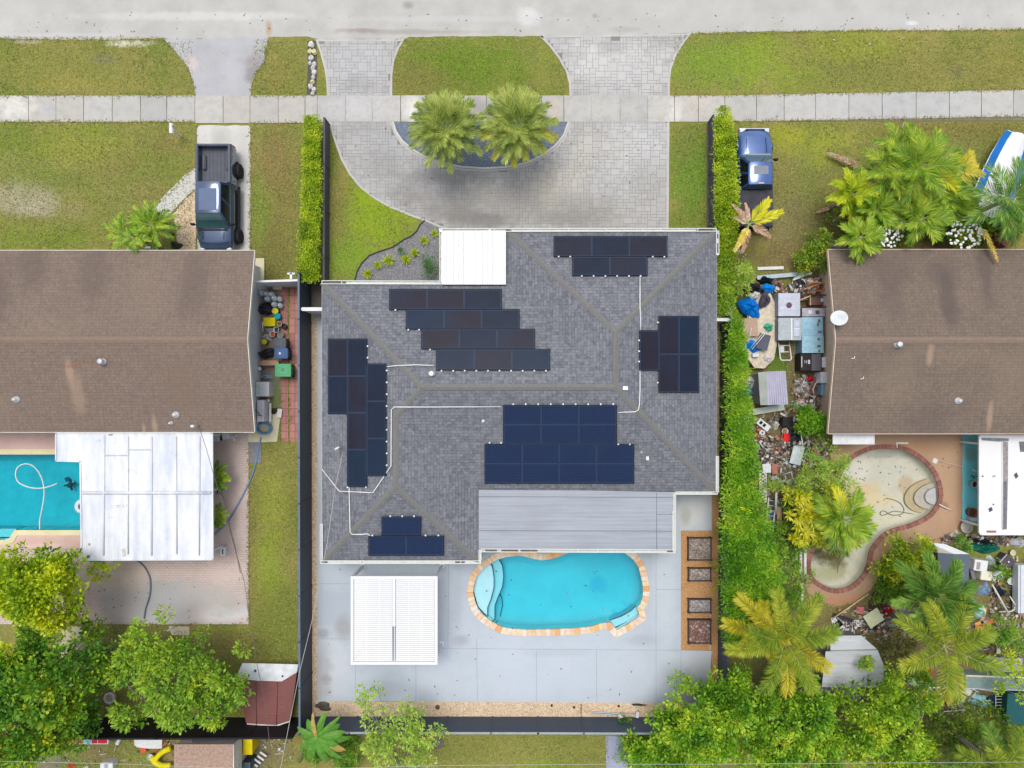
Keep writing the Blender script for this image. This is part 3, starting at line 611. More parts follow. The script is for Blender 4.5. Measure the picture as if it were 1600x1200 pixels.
def ridge_cap(par, a, b, pa, pb, w=.15, mat=CAPM, zf=None):
    a, b = Vector(a), Vector(b); d = (b-a); d2 = Vector((d.x, d.y, 0)).normalized(); n = Vector((-d2.y, d2.x, 0))*w
    def side(p, s, k): q = p+n*s; return Vector((q.x, q.y, (zf(q) if zf else min(pz(pa, q), pz(pb, q)))+.02))
    up = Vector((0, 0, .035)); m = MB()
    m.add([side(a, 1, 0), a+up, b+up, side(b, 1, 0)], [(0, 1, 2, 3)]); m.add([side(a, -1, 0), a+up, b+up, side(b, -1, 0)], [(3, 2, 1, 0)])
    m.build('ridge_cap', mat, par, world=True)
for a, b, pa, pb in (('A','R1','N','Wt'),('R1','R2','N','S'),('R2','R3','wW','Et'),('C','R3','wW','wN'),('D','R3','wN','Et'),('F','R2','S','Et'),('R1','S1','S','Wt'),('S1','S2','Wt','bE'),('S2','I','Wt','bS'),('S2','Hh','bE','bS')):
    ridge_cap(house, V[a], V[b], pa, pb)
# walls, soffit, fascia
WALL = M('house_wall_paint', (214,224,206), .85)
foot = [V[k] for k in ('A','B','C','D','F','G','Hh','I')]; foot2 = [(xA,yA),(700,yA),(700,yC),(xD,yC),(xD,yF),(xG,yF),(xG,yI),(xA,yI)]
fp = GP(foot2); m = MB(); wl = offset_poly(fp, -.45); m.prism(wl, 0, E-.12); m.build('wall', WALL, house, world=True)
m = MB(); m.prism(offset_poly(fp, -.03), E-.12, E-.07); m.build('soffit', WALL, house, world=True)
FAS = M('pale_green_fascia', (214,226,198), .7, sc=5); WH = M('white_metal', (240,242,240), .45, var=.03, fine=.02)
m = MB(); n = len(fp)
for i in range(n):
    a, b = Vector(fp[i]), Vector(fp[(i+1) % n]); c = (a+b)/2; L_ = (b-a).length; an = math.atan2((b-a).y, (b-a).x)
    m.box((c.x, c.y, E-.1), (L_-.03, .025, .17), an)
m.build('fascia', FAS, house, world=True)
LIT = M('leaf_litter', (104,100,86), sc=9, var=.4)
def gutter(par, x0, y0, x1, y1, w=4.6, z=2.87, n=None, litter=0):
    w *= 1.12
    """pixel line of the gutter's middle as seen; open U channel with straps"""
    a, b = W(x0, y0, z), W(x1, y1, z); d = b-a; L_ = d.length; an = math.atan2(d.y, d.x); c = (a+b)/2; w = w*(H-z)/(S*H)
    nrm = Vector((-math.sin(an), math.cos(an), 0)); g = MB()
    g.box((c.x, c.y, z-.1), (L_, w, .012), an)
    g.cur = 1
    for s in (-1, 1): q = c+nrm*s*(w/2-.012); g.box((q.x, q.y, z-.045), (L_, .028, .1), an)
    k = n or max(1, int(L_/.95))
    for i in range(k+1): q = a+d*((i)/(k)); g.box((q.x, q.y, z-.003), (.03, w, .012), an)
    o = g.build('gutter', [FAS, WH], par, world=True)
    for s, t_ in (litter or []):
        q = a+d*((s+t_)/2); l_ = MB(); l_.box((q.x, q.y, z-.085), (L_*(t_-s), w*.72, .02), an); l_.build('leaf_litter', LIT, o, world=True)
gutter(house, 686.5,359.5,1119,359,4.6, litter=[(.93,.99)]); gutter(house, 689.5,362,689.5,441,5); gutter(house, 503,441,689,441.5,5, litter=[(0,.2)])
gutter(house, 502,819,502,876,3.6); gutter(house, 501,878.5,751,878.5,4.4, litter=[(.84,.9),(.01,.04)]); gutter(house, 750,860,750,876,3.6)
gutter(house, 752,860,1055,861.5,4.6, litter=[(.02,.08),(.1,.19),(.2,.29),(.96,.99)]); gutter(house, 1053.5,770,1053.5,860,4.6); gutter(house, 1056,770.5,1121,770.5,4); gutter(house, 1121,713,1121,769,4); gutter(house, 1121.5,361,1121.5,398,4, litter=[(.1,.3),(.5,.9)])
# flat rear roof and white entry roof
t = NT('grey_roll_roof'); o = t.mix(t.rng(t.noise(1.2, 6, .7, t.scale(t.tc(), (.25, 5, 1))), .3, .7), A((140,146,154)), A((162,168,176)))
o = t.mix(t.rng(t.noise(.5, 4, .6), .45, .7, 0, .35), o, A((138,136,140))); wv = t.n('ShaderNodeTexWave'); wv.bands_direction = 'Y'; wv.inputs['Scale'].default_value = 1.6; wv.inputs['Distortion'].default_value = .5; t.l(t.tc(), wv.inputs['Vector'])
o = t.mix(t.rng(wv.outputs['Fac'], .8, 1, 0, .22), o, A((128,126,134))); t.color(o); RR = t.fin(.7, 0, .3)
def slab(par, name, pix, zs, th, mat):
    top = [W(x, y, z) for (x, y), z in zip(pix, zs)]; m = MB(); n = len(top)
    if sum(top[i].x*top[(i+1) % n].y-top[(i+1) % n].x*top[i].y for i in range(n)) < 0: top = top[::-1]
    vs = top+[p-Vector((0, 0, th)) for p in top]
    m.add(vs, [tuple(range(n)), tuple(reversed(range(n, 2*n)))]+[(i+n, (i+1) % n+n, (i+1) % n, i) for i in range(n)])
    return m.build(name, mat, par, world=True)
slab(house, 'rear_flat_roof', [(748,765.5),(900,766),(1052,769),(1052,860.5),(748,860)], [2.92,2.92,2.92,2.78,2.78], .08, RR)
for (x0, y0, x1, y1) in ((748,776,1052,777),(748,829,1052,830),(1026,770,1026,860),(1027,804,1052,804)):
    m = MB(); za = 2.92-.14*(y0-766)/94+.012; zb = 2.92-.14*(y1-766)/94+.012; m.tube([W(x0, y0, za), W(x1, y1, zb)], .012, 4); m.build('roof_seam', M('seam_grey', (132,130,138)), house, world=True)
for x in (752, 850, 948, 1046):
    m = MB(); a = W(x, 857, 2.7); m.box((a.x, a.y, 1.33), (.12, .12, 2.66)); m.build('patio_post', WH, house, world=True)
m = MB(); x0, y0 = W(691.5, 361.5, 3.0).xy; x1, y1 = W(789.5, 444.5, 3.0).xy; N_ = 26; w_ = (x1-x0)/N_
m.cur = 1; m.bbox(x0, x1, y1, y0, 2.93, 2.97); m.cur = 0  # white pan toned darker, so shade between the ribs is in its colour
for i in range(N_+1): m.bbox(x0+i*w_-(.03 if i % 4 else .05), x0+(i+(.55 if i < N_ else .2))*w_, y1, y0, 2.97, 3.0+(.02 if i % 4 == 0 else 0))
m.build('entry_metal_roof', [M('bright_white_metal', (252,253,252), .4, var=.03, fine=.02, g=.86), M('shaded_pan', (196,200,202), .45, var=.05, fine=.03)], house, world=True)
for x in (700, 770):
    m = MB(); a = P(x, 380); m.box((a.x, a.y, 1.46), (.14, .14, 2.92)); m.build('entry_post', WH, house, world=True)
# doors and windows seen from the side
GLS = glossy('window_glass', (52,62,72), .08)
def win(par, px, py, ax, w, h, z, name='window'):
    v = P(px, py); m = MB(); d = (w, .05, h) if ax == 'x' else (.05, w, h); m.box((v.x, v.y, z), d); o = m.build(name, WH, par, world=True)
    m = MB(); d = (w-.12, .07, h-.12) if ax == 'x' else (.07, w-.12, h-.12); m.box((v.x, v.y, z), d); m.build('pane', GLS, o, world=True)
for px, py, ax, w, h, z in ((860,390,'x',1.6,1.2,1.5),(960,390,'x',1.6,1.2,1.5),(1050,390,'x',1.2,1.2,1.5),(600,466,'x',1.6,1.2,1.5),(1086,500,'y',1.2,1.0,1.5),(1086,650,'y',1.2,1.0,1.5),(539,560,'y',1.2,1.0,1.5),(539,760,'y',1.2,1.0,1.5),(690,846.5,'x',1.8,1.2,1.5),(850,746.5,'x',2.4,2.05,1.05),(980,746.5,'x',2.4,2.05,1.05)): win(house, px, py, ax, w, h, z)
m = MB(); v = P(740, 390); m.box((v.x, v.y, 1.05), (1.0, .06, 2.1)); d_ = m.build('front_door', M('door_paint', (90,98,92), .5), house, world=True)
# roof vents
def pipe_vent(par, px, py, pl, r=.07, h=.22, mat=WH, cap=False, name='roof_vent'):
    p = onplane(px, py, pl, .0); m = MB(); m.lathe(p, [(r*2, -.03), (r*1.9, .03), (r, .05), (r, h)] + ([(r*1.9, h), (r*1.2, h+.07)] if cap else []), 12); return m.build(name, mat, par, world=True)
pipe_vent(house, 675, 584, PLN['N'], .08, .24, cap=True); pipe_vent(house, 755, 658, PLN['S'], .045, .2)
pipe_vent(house, 1002, 707, PLN['S'], .05, .12, M('lead_grey', (160,158,156)))
for px, py, w_, h_ in ((977, 606.5, .26, .2), (1011.5, 716, .15, .2)):
    p = onplane(px, py, PLN['Et' if px < 1000 else 'S'], .08); m = MB(); m.rbox(p, (w_, h_, .16), .02); m.build('box_vent', WH, house, world=True)
mast = MB(); p = onplane(531, 700, PLN['Wt'], 0); q = p+Vector((.0, 0, .9)); mast.tube([p-Vector((0, 0, .2)), q], .035, 8); mast.tube([q, q+Vector((.12, .06, .08)), q+Vector((.22, .12, .02))], .05, 8); mast.build('service_mast', WH, house, world=True); MAST = q
# ---------------- solar arrays ----------------
PG = {}
def solarmat(i):
    cols = [(20,26,40), (29,26,36), (18,30,46), (24,36,62)]  # last, bluer tone paints sky reflection into the south facing panels
    k = 'solar_cells_%d' % i
    if k in MC: return MC[k]
    t = NT(k); b = t.n('ShaderNodeTexBrick'); t.l(t.tc('UV'), b.inputs['Vector']); b.offset = 0; b.inputs['Scale'].default_value = 1
    b.inputs['Brick Width'].default_value = .085; b.inputs['Row Height'].default_value = .17; b.inputs['Mortar Size'].default_value = .004
    c = cols[i]; b.inputs['Color1'].default_value = A(c); b.inputs['Color2'].default_value = A(tuple(x*1.12 for x in c)); b.inputs['Mortar'].default_value = A(tuple(min(255, x*1.5+6) for x in c))
    t.color(t.mix(t.rng(t.noise(.8, 3), .35, .7, 0, .25), b.outputs['Color'], A((30,52,78)))); t.bs.inputs['Coat Weight'].default_value = .0; t.bs.inputs['Coat Roughness'].default_value = .08
    MC[k] = t.fin(.22, 0, .22); return MC[k]
FR = M('panel_frame', (56,72,96), .4, var=.05, fine=0); BK = M('black_skirt', (22,25,32), .6)
CL = M('clamp_white', (236,238,240), .4, fine=0)
def array(label, face, rows, clamps=(), group=None):
    pl = PLN[face]; xs = [r[0] for r in rows]+[r[2] for r in rows]; ys = [r[1] for r in rows]+[r[3] for r in rows]
    c = onplane(sum(xs)/len(xs), sum(ys)/len(ys), pl, .0); rt = thing('solar_array', label, 'solar array', c, 0, 'solar arrays on the grey roof')
    for (x0, y0, x1, y1, nx, ny, cols) in rows:
        k = 0
        for i in range(nx):
            for j in range(ny):
                a0, a1 = x0+(x1-x0)*i/nx, x0+(x1-x0)*(i+1)/nx; b0, b1 = y0+(y1-y0)*j/ny, y0+(y1-y0)*(j+1)/ny
                def quad(ins, off): return [onplane(px, py, pl, off) for px, py in ((a0+ins, b1-ins), (a1-ins, b1-ins), (a1-ins, b0+ins), (a0+ins, b0+ins))]
                q0, q1, q2 = quad(.25, .05), quad(.25, .135), quad(.95, .139)
                m = MB(); m.add(q0+q1, [(3, 2, 1, 0), (4, 5, 6, 7)]+[(a, (a+1) % 4, 4+(a+1) % 4, 4+a) for a in range(4)]); fr = m.build('solar_panel', FR, rt, world=True)
                m = MB(); m.add(q2, [(0, 1, 2, 3)]); m.build('glass', solarmat(cols[k % len(cols)]), fr, uv=True, world=True); k += 1
        m = MB()      # dark skirt round this row
        q = [onplane(px, py, pl, .10) for px, py in ((x0-1, y1+1), (x1+1, y1+1), (x1+1, y0-1), (x0-1, y0-1))]; q2 = [onplane(px, py, pl, .02) for px, py in ((x0-1, y1+1), (x1+1, y1+1), (x1+1, y0-1), (x0-1, y0-1))]
        m.add(q2+q, [(a, (a+1) % 4, 4+(a+1) % 4, 4+a) for a in range(4)]+[(4, 5, 6, 7)]); m.build('skirt', BK, rt, world=True)
    for (x, y) in clamps:
        p = onplane(x, y, pl, .09); m = MB(); m.lathe(p, [(.045, -.05), (.05, .02), (.025, .045)], 8); m.build('clamp', CL, rt, world=True)
    return rt
def span(x0, x1, n, y): return [(x0+(x1-x0)*i/(n-1), y) for i in range(n)]
array('solar array of three panels over two on the front facing wing', 'wN', [(866,369.5,1042,400,3,1,(1,0,1)),(895,401,1011,430,2,1,(0,1))], [(873,401),(891,401),(1020,401.5),(1038,401.5)]+span(909,1001,6,431.5))
array('stepped solar array of four staggered rows above the roof ridge', 'N', [(609,452.5,783,483,3,1,(1,1,0)),(635,484,811,513.5,3,1,(2,1,0)),(659,514.5,835,544.5,3,1,(1,0,1)),(682,546,858.5,577.5,3,1,(2,1,2))], [(618,484.5),(638,515.5),(655,515.5),(672,546.5)]+span(690,853,10,579.5))
array('upright solar array of nine panels on the left roof slope', 'Wt', [(513,530,543,646,1,2,(1,0)),(543,530,572.5,760,1,4,(0,1,1,2)),(573,569,602.5,743,1,3,(0,0,2))], [(574.5,541),(574.5,559)]+[(604.5, 579+i*18.5) for i in range(9)]+[(543,761.5),(572,761.5)])
array('five panel solar array on the right roof slope', 'Et', [(1030,494.5,1061,612.5,1,2,(1,1)),(1061,494.5,1091.5,612.5,1,2,(2,0)),(1000,517,1029.5,578,1,1,(1,))], [(1028,504),(998.5,532),(998.5,549),(998.5,565),(1027.5,598)])
array('largest solar array of fourteen panels above the flat rear roof', 'S', [(787,633.5,963,663.5,3,1,(3,3,3)),(787,663.5,963,694,3,1,(3,3,3)),(758,694.5,990,724.5,4,1,(3,3,3,3)),(758,724.5,990,755,4,1,(3,3,3,3))], span(802,958,9,631.5)+[(765,692),(783,692),(966,694.5),(984,694.5)])
array('smallest sky tinted solar array of one panel over two at the lower left hip', 'bS', [(597,808,657,836.5,1,1,(3,)),(576.5,838,692.5,867.5,2,1,(3,3))], span(610,647,3,806.5)+[(582,836.5),(665,836.5),(685,836.5)])
# white conduits
CW = M('conduit_white', (228,230,230), .4, fine=0)
def conduit(label, pts):
    m = MB(); m.tube([onplane(x, y, PLN[k], .07) for x, y, k in pts], .028, 6); o = m.build('roof_conduit', CW); tag(recenter(o), label, 'conduit', 'white conduits on the grey roof')
conduit('short white conduit dropping from the front array to the right array', [(1000,432,'wN'),(1000,480,'wN'),(1001,497,'Et'),(1001,516,'Et')])
conduit('white conduit bending from the right array to the largest array', [(1000,579,'Et'),(1000,610,'Et'),(999,634,'Et'),(997,641,'Et'),(992,643.5,'S'),(966,644.5,'S')])
conduit('long white conduit from the largest array round to the left eave', [(783,635.5,'S'),(660,636,'S'),(637,636,'S'),(616,636,'Wt'),(611.5,640,'Wt'),(611,728,'Wt'),(583,769.5,'Wt'),(576,769.5,'Wt'),(530,767.5,'Wt'),(503,733,'Wt')])
conduit('curved white conduit between the upright array and the stepped array', [(604,573,'Wt'),(618,571.5,'Wt'),(628,571,'N'),(650,570,'N'),(678,571,'N')])
conduit('white conduit running down to the smallest lower array', [(545.5,761,'Wt'),(547,831,'Wt'),(550,835,'Wt'),(566,835,'bS'),(573,834,'bS'),(581,838,'bS')])
# ---------------- neighbour houses ----------------
DKB, LTB, RS = A((92,82,78)), A((138,122,104)), A((152,130,112))
BSH = shingle('brown_shingles', (129,113,101), (117,103,92), (99,85,77), .1, (103,93,88), [(60,470,30,60,DKB,.5),(110,430,24,50,DKB,.5),(200,440,26,50,DKB,.45),(345,460,26,60,DKB,.45),(280,470,40,50,LTB,.15),(150,520,60,20,LTB,.18),(171,585,6,22,RS,.9),(179,612,10,34,RS,.55),(31,650,4,24,RS,.9),(284,660,5,16,RS,.9),(268,668,3,10,RS,.8),(60,640,40,30,LTB,.15),(330,600,40,50,A((116,99,86)),.5)])
BSH2 = shingle('brown_shingles_old', (124,110,97), (113,99,89), (95,82,73), .12, (97,89,84), [(1425,470,14,46,DKB,.75),(1420,440,30,24,DKB,.5),(1428,505,16,18,DKB,.7),(1485,440,12,50,DKB,.7),(1350,440,36,30,DKB,.5),(1345,480,24,26,DKB,.4),(1570,440,24,50,DKB,.5),(1520,600,40,40,LTB,.25),(1350,600,40,40,LTB,.25),(1440,560,100,16,LTB,.2),(1396,560,6,20,RS,.9),(1492,650,5,24,RS,.9),(1590,650,5,30,RS,.7),(1570,640,30,40,LTB,.15),(1400,650,40,30,DKB,.35)])
def gable(label, xin, xfar, yN, yS, wallm, trim, shm, side):
    z0, zr = 2.7, 3.6; pN, pS = 615+(yN-615)*(H-z0)/H, 615+(yS-615)*(H-z0)/H; pm = (pN+pS)/2; pin = 825+(xin-825)*(H-z0)/H
    hs_ = thing('gable_house', label, 'house', tuple(P((pin+xfar)/2, pm)))
    a = [prow(pin, pN, z0), prow(pin, pm, zr), prow(pin, pS, z0), prow(xfar, pN, z0), prow(xfar, pm, zr), prow(xfar, pS, z0)]
    m = MB()
    for q in ((a[0], a[1], a[4], a[3]), (a[1], a[2], a[5], a[4])):
        if (q[1]-q[0]).cross(q[2]-q[0]).z < 0: q = q[::-1]
        m.add(list(q), [(0, 1, 2, 3)])
    m.build('roof', shm, hs_, uv=True, world=True)
    m = MB()                     # wall body with gable
    o_ = 10 if side < 0 else -10; wx = pin-o_*side*side if side < 0 else pin+10
    wx = pin-20 if side < 0 else pin+20; wf = xfar+9 if side < 0 else xfar-9; yn, ys = pN+11, pS-11
    sl = (zr-z0)/((pS-pN)/2); zw = z0+sl*11-.06
    vs = [prow(x, y, z) for x in (wx, wf) for (y, z) in ((yn, 0), (yn, zw), (pm, zr-.06), (ys, zw), (ys, 0))]
    m.add(vs, [(0, 1, 2, 3, 4), (9, 8, 7, 6, 5), (0, 5, 6, 1), (4, 3, 8, 9), (1, 6, 7, 2), (2, 7, 8, 3)]); m.build('wall', wallm, hs_, world=True)
    m = MB()
    for p_, q_ in ((a[0], a[1]), (a[1], a[2]), (a[0], a[3]), (a[2], a[5])):
        d = q_-p_; t_ = Vector((0, 0, .16)); n_ = Vector((0, .03, 0)) if abs(d.x) > abs(d.y) else Vector((.035, 0, 0))
        sgn = 1 if (abs(d.x) <= abs(d.y) and side < 0) or (abs(d.x) > abs(d.y) and p_ is a[0]) else -1
        n_ *= sgn
        v = [p_+Vector((0, 0, .012)), q_+Vector((0, 0, .012)), q_-t_, p_-t_]; m.add(v+[x+n_ for x in v], [(0, 1, 2, 3), (7, 6, 5, 4), (0, 4, 5, 1), (1, 5, 6, 2), (2, 6, 7, 3), (3, 7, 4, 0)])
    m.build('fascia', trim, hs_, world=True)
    ks = 1 if side < 0 else 1
    zf = lambda q: min(z0+(zr-z0)*min((fy(pN)-q.y), (q.y-fy(pS)))/((fy(pN)-fy(pS))/2), zr)
    ridge_cap(hs_, a[1], a[4], '', '', .16, M('brown_cap', (134,115,102), sc=7, fine=.2), zf)
    sN = (zr-z0)/(fy(pN)-fy(pm)); return hs_, (z0+sN*fy(pN), 0, -sN), (z0-sN*fy(pS), 0, sN)
h1, n1, s1 = gable('brown shingled gable house with white flat roof patio on its pool side', 397.5, -620, 391.5, 675, M('white_side_wall', (208,220,228), .7), M('cream_fascia', (226,214,196)), BSH, -1)
h2, n2, s2 = gable('brown shingled gable house with pink side wall and satellite dish', 1294, 2300, 390, 677.5, M('pink_wall', (222,186,164), .8, sc=4), M('pink_fascia', (228,190,170)), BSH2, 1)
STV = M('steel_vent', (206,208,212), .35, metal=.3)
for px, py, h_ in ((161,565,h1),(26,624,h1),(275,648,h1),(268,661,h1)): pipe_vent(h_, px, py, s1, .09 if px != 268 else .05, .25, STV, px == 161)
for px, py in ((1402,538.5),(1497,626)): pipe_vent(h2, px, py, s2, .09, .25, STV, px < 1450)
def streak(par, pl, x0, y0, x1, y1, w0, w1, c, nm='rust_streak'):
    d = Vector((x1-x0, y1-y0)); n_ = Vector((-d.y, d.x)).normalized(); m = MB()
    m.add([onplane(x0+n_.x*w0, y0+n_.y*w0, pl, .006), onplane(x1+n_.x*w1, y1+n_.y*w1, pl, .006), onplane(x1-n_.x*w1, y1-n_.y*w1, pl, .006), onplane(x0-n_.x*w0, y0-n_.y*w0, pl, .006)], [(0, 1, 2, 3), ])
    t = 'streak_%d_%d_%d' % c
    if t not in MC:
        k = NT(t); fo = k.rng(k.noise(5, 5, .7), .3, .62); k.color(A(c)) if False else None
        k.bs.inputs['Base Color'].default_value = A(c); tr = k.n('ShaderNodeBsdfTransparent'); mx = k.n('ShaderNodeMixShader'); k.l(k.math('MULTIPLY', fo, .6), mx.inputs[0]); k.l(tr.outputs[0], mx.inputs[1]); k.l(k.bs.outputs[0], mx.inputs[2]); k.l(mx.outputs[0], k.out.inputs[0]); MC[t] = k.fin(.95, 0, .1)
    m.build(nm, MC[t], par, world=True)
RS = (180,142,120)
for x0, y0, x1, y1 in ((104,572.5,124,572.5),(108,568.5,145,568.5)):
    streak(h1, s1, x0, y0, x1, y1, 2.2, 2.2, (168,124,106), 'missing_shingle'); 
for px, py in ((1333,560),(1347,592)):
    p = onplane(px, py, s2, .05); m = MB(); m.box(p, (.16, .03, .03)); m.box(p+Vector((.07, .05, 0)), (.03, .13, .03)); m.build('roof_bracket', WH, h2, world=True)
# box gutter strip and flat white roofs
def flatroof(label, pix, z, seams, cap, colm, stains=(), posts=(), fall=.0, grp=None, name='patio_cover'):
    rt = thing(name, label, 'patio cover', tuple(at(sum(p[0] for p in pix)/len(pix), sum(p[1] for p in pix)/len(pix), z)))
    m = MB(); q = [W(x, y, z) for x, y in pix]; m.prism([(p.x, p.y) for p in q], z-.12, z); m.build('roof_deck', colm, rt, world=True)
    for s in seams:
        m = MB(); m.tube([W(s[0]+1.3*(s[0] == s[2] or abs(s[0]-s[2]) < 4), s[1]+1.3*(abs(s[1]-s[3]) < 4), z+.004), W(s[2]+1.3*(abs(s[0]-s[2]) < 4), s[3]+1.3*(abs(s[1]-s[3]) < 4), z+.004)], .012, 5); m.build('seam_shade_line', M('seam_shade', (168,172,178), .7), rt, world=True)  # thin grey line paints the shade beside each raised seam
        m = MB(); m.tube([W(s[0], s[1], z+.01), W(s[2], s[3], z+.01)], s[4] if len(s) > 4 else .03, 6); m.build('seam', colm, rt, world=True)
    for pi_, (poly_, c) in enumerate(stains):
        m = MB(); m.prism([(W(x, y, z).x, W(x, y, z).y) for x, y in poly_], z+.001, z+.006+pi_*.004); m.build('patch', M('patch_%d_%d_%d' % c, c, sc=6, var=.3, fine=.15), rt, world=True)
    m = MB(); n = len(q)
    for i in range(n):
        a, b = q[i], q[(i+1) % n]; c = (a+b)/2; an = math.atan2((b-a).y, (b-a).x); m.box((c.x, c.y, z+.0), ((b-a).length+.02, .07, .09), an)
    m.build('edge_trim', cap, rt, world=True)
    for x, y in posts:
        v = P(x, y); m = MB(); m.box((v.x, v.y, z/2-.06), (.1, .1, z-.12)); m.build('post', WH, rt, world=True)
    return rt
WR = NT('white_roof_coat'); o = WR.mix(WR.rng(WR.noise(.6, 5, .65, WR.scale(WR.tc(), (3, .6, 1))), .35, .7), A((246,247,248), .80), A((182,189,202), .80))
o = WR.mix(WR.rng(WR.noise(2.4, 6, .85), .56, .7, 0, .6), o, A((166,166,164))); WR.color(o); WRM = WR.fin(.5)
flatroof('white coated flat patio roof with lengthwise seams over the left neighbour\'s terrace', [(88,676.5),(332,676.5),(333,874),(128,875),(126,721),(88,720)], 2.62,
 [(163,680,162,868,.05),(200,682,200,866,.035),(237,682,237,868,.05),(275,682,276,866,.03),(312,682,311,868,.03),(130,770,330,770,.09),(163,711,200,711,.02),(200,702,236,702,.02)], WRM, WRM,
 [([(190,858),(196,856),(197,868),(192,870)], (196,194,186)), ([(150,688),(156,686),(157,690),(151,691)], (200,204,208)), ([(136,868),(141,867),(140,872),(135,872)], (110,118,122)), ([(138,849),(141,849),(141,852),(138,852)], (150,150,150)), ([(170,679),(176,678.5),(176,680),(170,680.5)], (120,124,128)), ([(173,790),(198,788),(197,792),(176,793)], (226,228,230))], [(350,678),(351,760),(349,852),(190,851),(262,851)])
flatroof('white flat patio roof with a grey patched seam beside the blue strip', [(1530,680.5),(1700,680.5),(1700,835),(1532,835),(1530,832)], 1.7, [(1566,690,1566,826,.03)], M('white_roof_old', (240,241,240), .5, sc=3, var=.06, dirt=(190,186,178), dirtamt=.4, g=.86), WH,
 [([(1566,690),(1575,690),(1575,752),(1573,826),(1566,828),(1565,752)], (150,144,142)), ([(1566,752),(1573,752),(1573,827),(1566,827)], (112,112,118)), ([(1533,684),(1576,685),(1576,689),(1560,690),(1534,688)], (128,132,140)), ([(1592,690),(1604,690),(1604,706),(1594,706)], (110,114,120)), ([(1584,742),(1588,738),(1591,744),(1587,748)], (80,84,90)), ([(1544,795),(1549,792),(1551,797),(1546,800)], (84,84,90)), ([(1551,787),(1553,787),(1553,789),(1551,789)], (84,84,90)), ([(1541,829),(1556,829),(1556,832),(1542,832)], (150,110,96)), ([(1551,743),(1555,742),(1555,745),(1551,746)], (176,172,168)), ([(1534,743),(1536,743),(1536,745),(1534,745)], (140,110,100))], [(1500,812),(1500,690)])
# pergola with two folding louvre halves
pg = thing('louvre_pergola', 'bright white slatted louvre pergola on four posts over the rear patio', 'pergola', tuple(at(615, 970, 2.5)))
PW = M('pergola_white', (250,252,252), .35, var=.02, fine=.0, g=.86); z = 2.45
x0, x1, y0, y1 = W(548, 0, z).x, W(683.5, 0, z).x, W(0, 900.5, z).y, W(0, 1038.5, z).y; xm = W(615.5, 0, z).x
m = MB()
for a, b, c, d in ((x0, x0+.14, y1, y0), (x1-.14, x1, y1, y0), (x0+.14, x1-.14, y0-.14, y0), (x0+.14, x1-.14, y1, y1+.14)): m.bbox(a, b, c, d, z-.2, z)
m.bbox(xm-.07, xm+.07, (y0+y1)/2-.3, y0-.14, z-.16, z+.002); m.bbox(xm-.02, xm+.02, y1+.14, (y0+y1)/2-.3, z-.2, z-.1); m.build('frame', PW, pg, world=True)
yy = y0-.16
NL = 42
for side, (a, b) in enumerate(((x0+.16, xm-.09), (xm+.09, x1-.16))):
    pr = MB(); pr.box((0, 0, 0), (b-a, .084, .012), 0, (math.radians(6), 0)); base = pr.build('louvre', PW, pg); base.location = ((a+b)/2-pg.location.x, yy-.05-pg.location.y, z-.05)
    for i in range(1, NL-1):
        o = base.copy(); COL.objects.link(o); o.parent = pg; o.location.y = base.location.y-(y0-y1-.42)*i/(NL-2)
    for xx in (a+(b-a)*.33, a+(b-a)*.66): m = MB(); m.bbox(xx-.02, xx+.02, y1+.15, y0-.15, z-.04, z-.03); m.build('link_bar', PW, pg, world=True)
for px, py in ((566,882.5),(691,881.5),(690,1005.5),(563,1008)):
    v = P(px, py); u = Vector((min(max(v.x, x0+.07), x1-.07), min(max(v.y, y1+.07), y0-.07), 0)); 
    m = MB(); m.bbox(u.x-.06, u.x+.06, u.y-.06, u.y+.06, .02, z-.2); m.rbox((u.x, u.y, .03), (.24, .24, .04), .01); m.build('post', PW, pg, world=True)
# ---------------- fences ----------------
def fence(label, pts, h, matp, cat='fence', name='fence', post=2.4, rail=None, out=None, th=.05, group=None, pw=.09, gapz=.04):
    c = P(*pts[0]); rt = thing(name, label, cat, tuple(P((pts[0][0]+pts[-1][0])/2, (pts[0][1]+pts[-1][1])/2)), 0, group)
    for (ax, ay), (bx, by) in zip(pts, pts[1:]):
        a, b = P(ax, ay), P(bx, by); d = b-a; L_ = d.length; n = max(1, round(L_/post)); an = math.atan2(d.y, d.x)
        for i in range(n):
            p = a+d*((i+.5)/n); m = MB(); m.box((p.x, p.y, gapz+(h-gapz)/2), (L_/n-.02, th, h-gapz), an)
            m.build('panel', matp, rt, world=True)
        for i in range(n+1):
            p = a+d*(i/n)+(Vector((-math.sin(an), math.cos(an), 0))*(out or 0)); m = MB(); m.box((p.x, p.y, h/2+.02), (pw, pw, h+.04), an); m.build('post', matp, rt, world=True)
        p = a+d*.5; m = MB(); m.box((p.x, p.y, h+.012), (L_, th+.05, .04), an); m.build('top_rail', rail or matp, rt, world=True)
    return rt
FB = M('fence_charcoal', (62,68,78), .5, var=.06, fine=.03); FR2 = M('fence_rail_blue', (96,112,130), .5); FK = M('fence_black', (34,32,36), .6, var=.2)
fence('tall charcoal fence between the red paver strips and the solar house', [(486,437),(487.5,1118.5)], 2.05, FB, rail=FR2)
fence('tall charcoal fence along the tan pebbles behind the rear patio', [(489,1119.5),(840,1120),(1112,1121)], 1.82, M('fence_slate', (70,80,94), .5, var=.06, fine=.03), rail=M('fence_rail_grey', (150,158,164), .5))
fence('tall dark fence beside the mulch bed under the bright hedge', [(1125,499),(1124,760),(1121.5,1062)], 1.85, FB, rail=FB)
fence('black fence behind the left neighbour\'s trees and maroon shed', [(92,1121),(280,1121.5),(478,1120.5)], 2.3, FK, rail=FK)
fence('low dark fence beside the left front hedge', [(515,196),(514,474)], 1.0, M('low_fence', (80,80,86), .7), rail=M('low_rail', (96,96,102)))
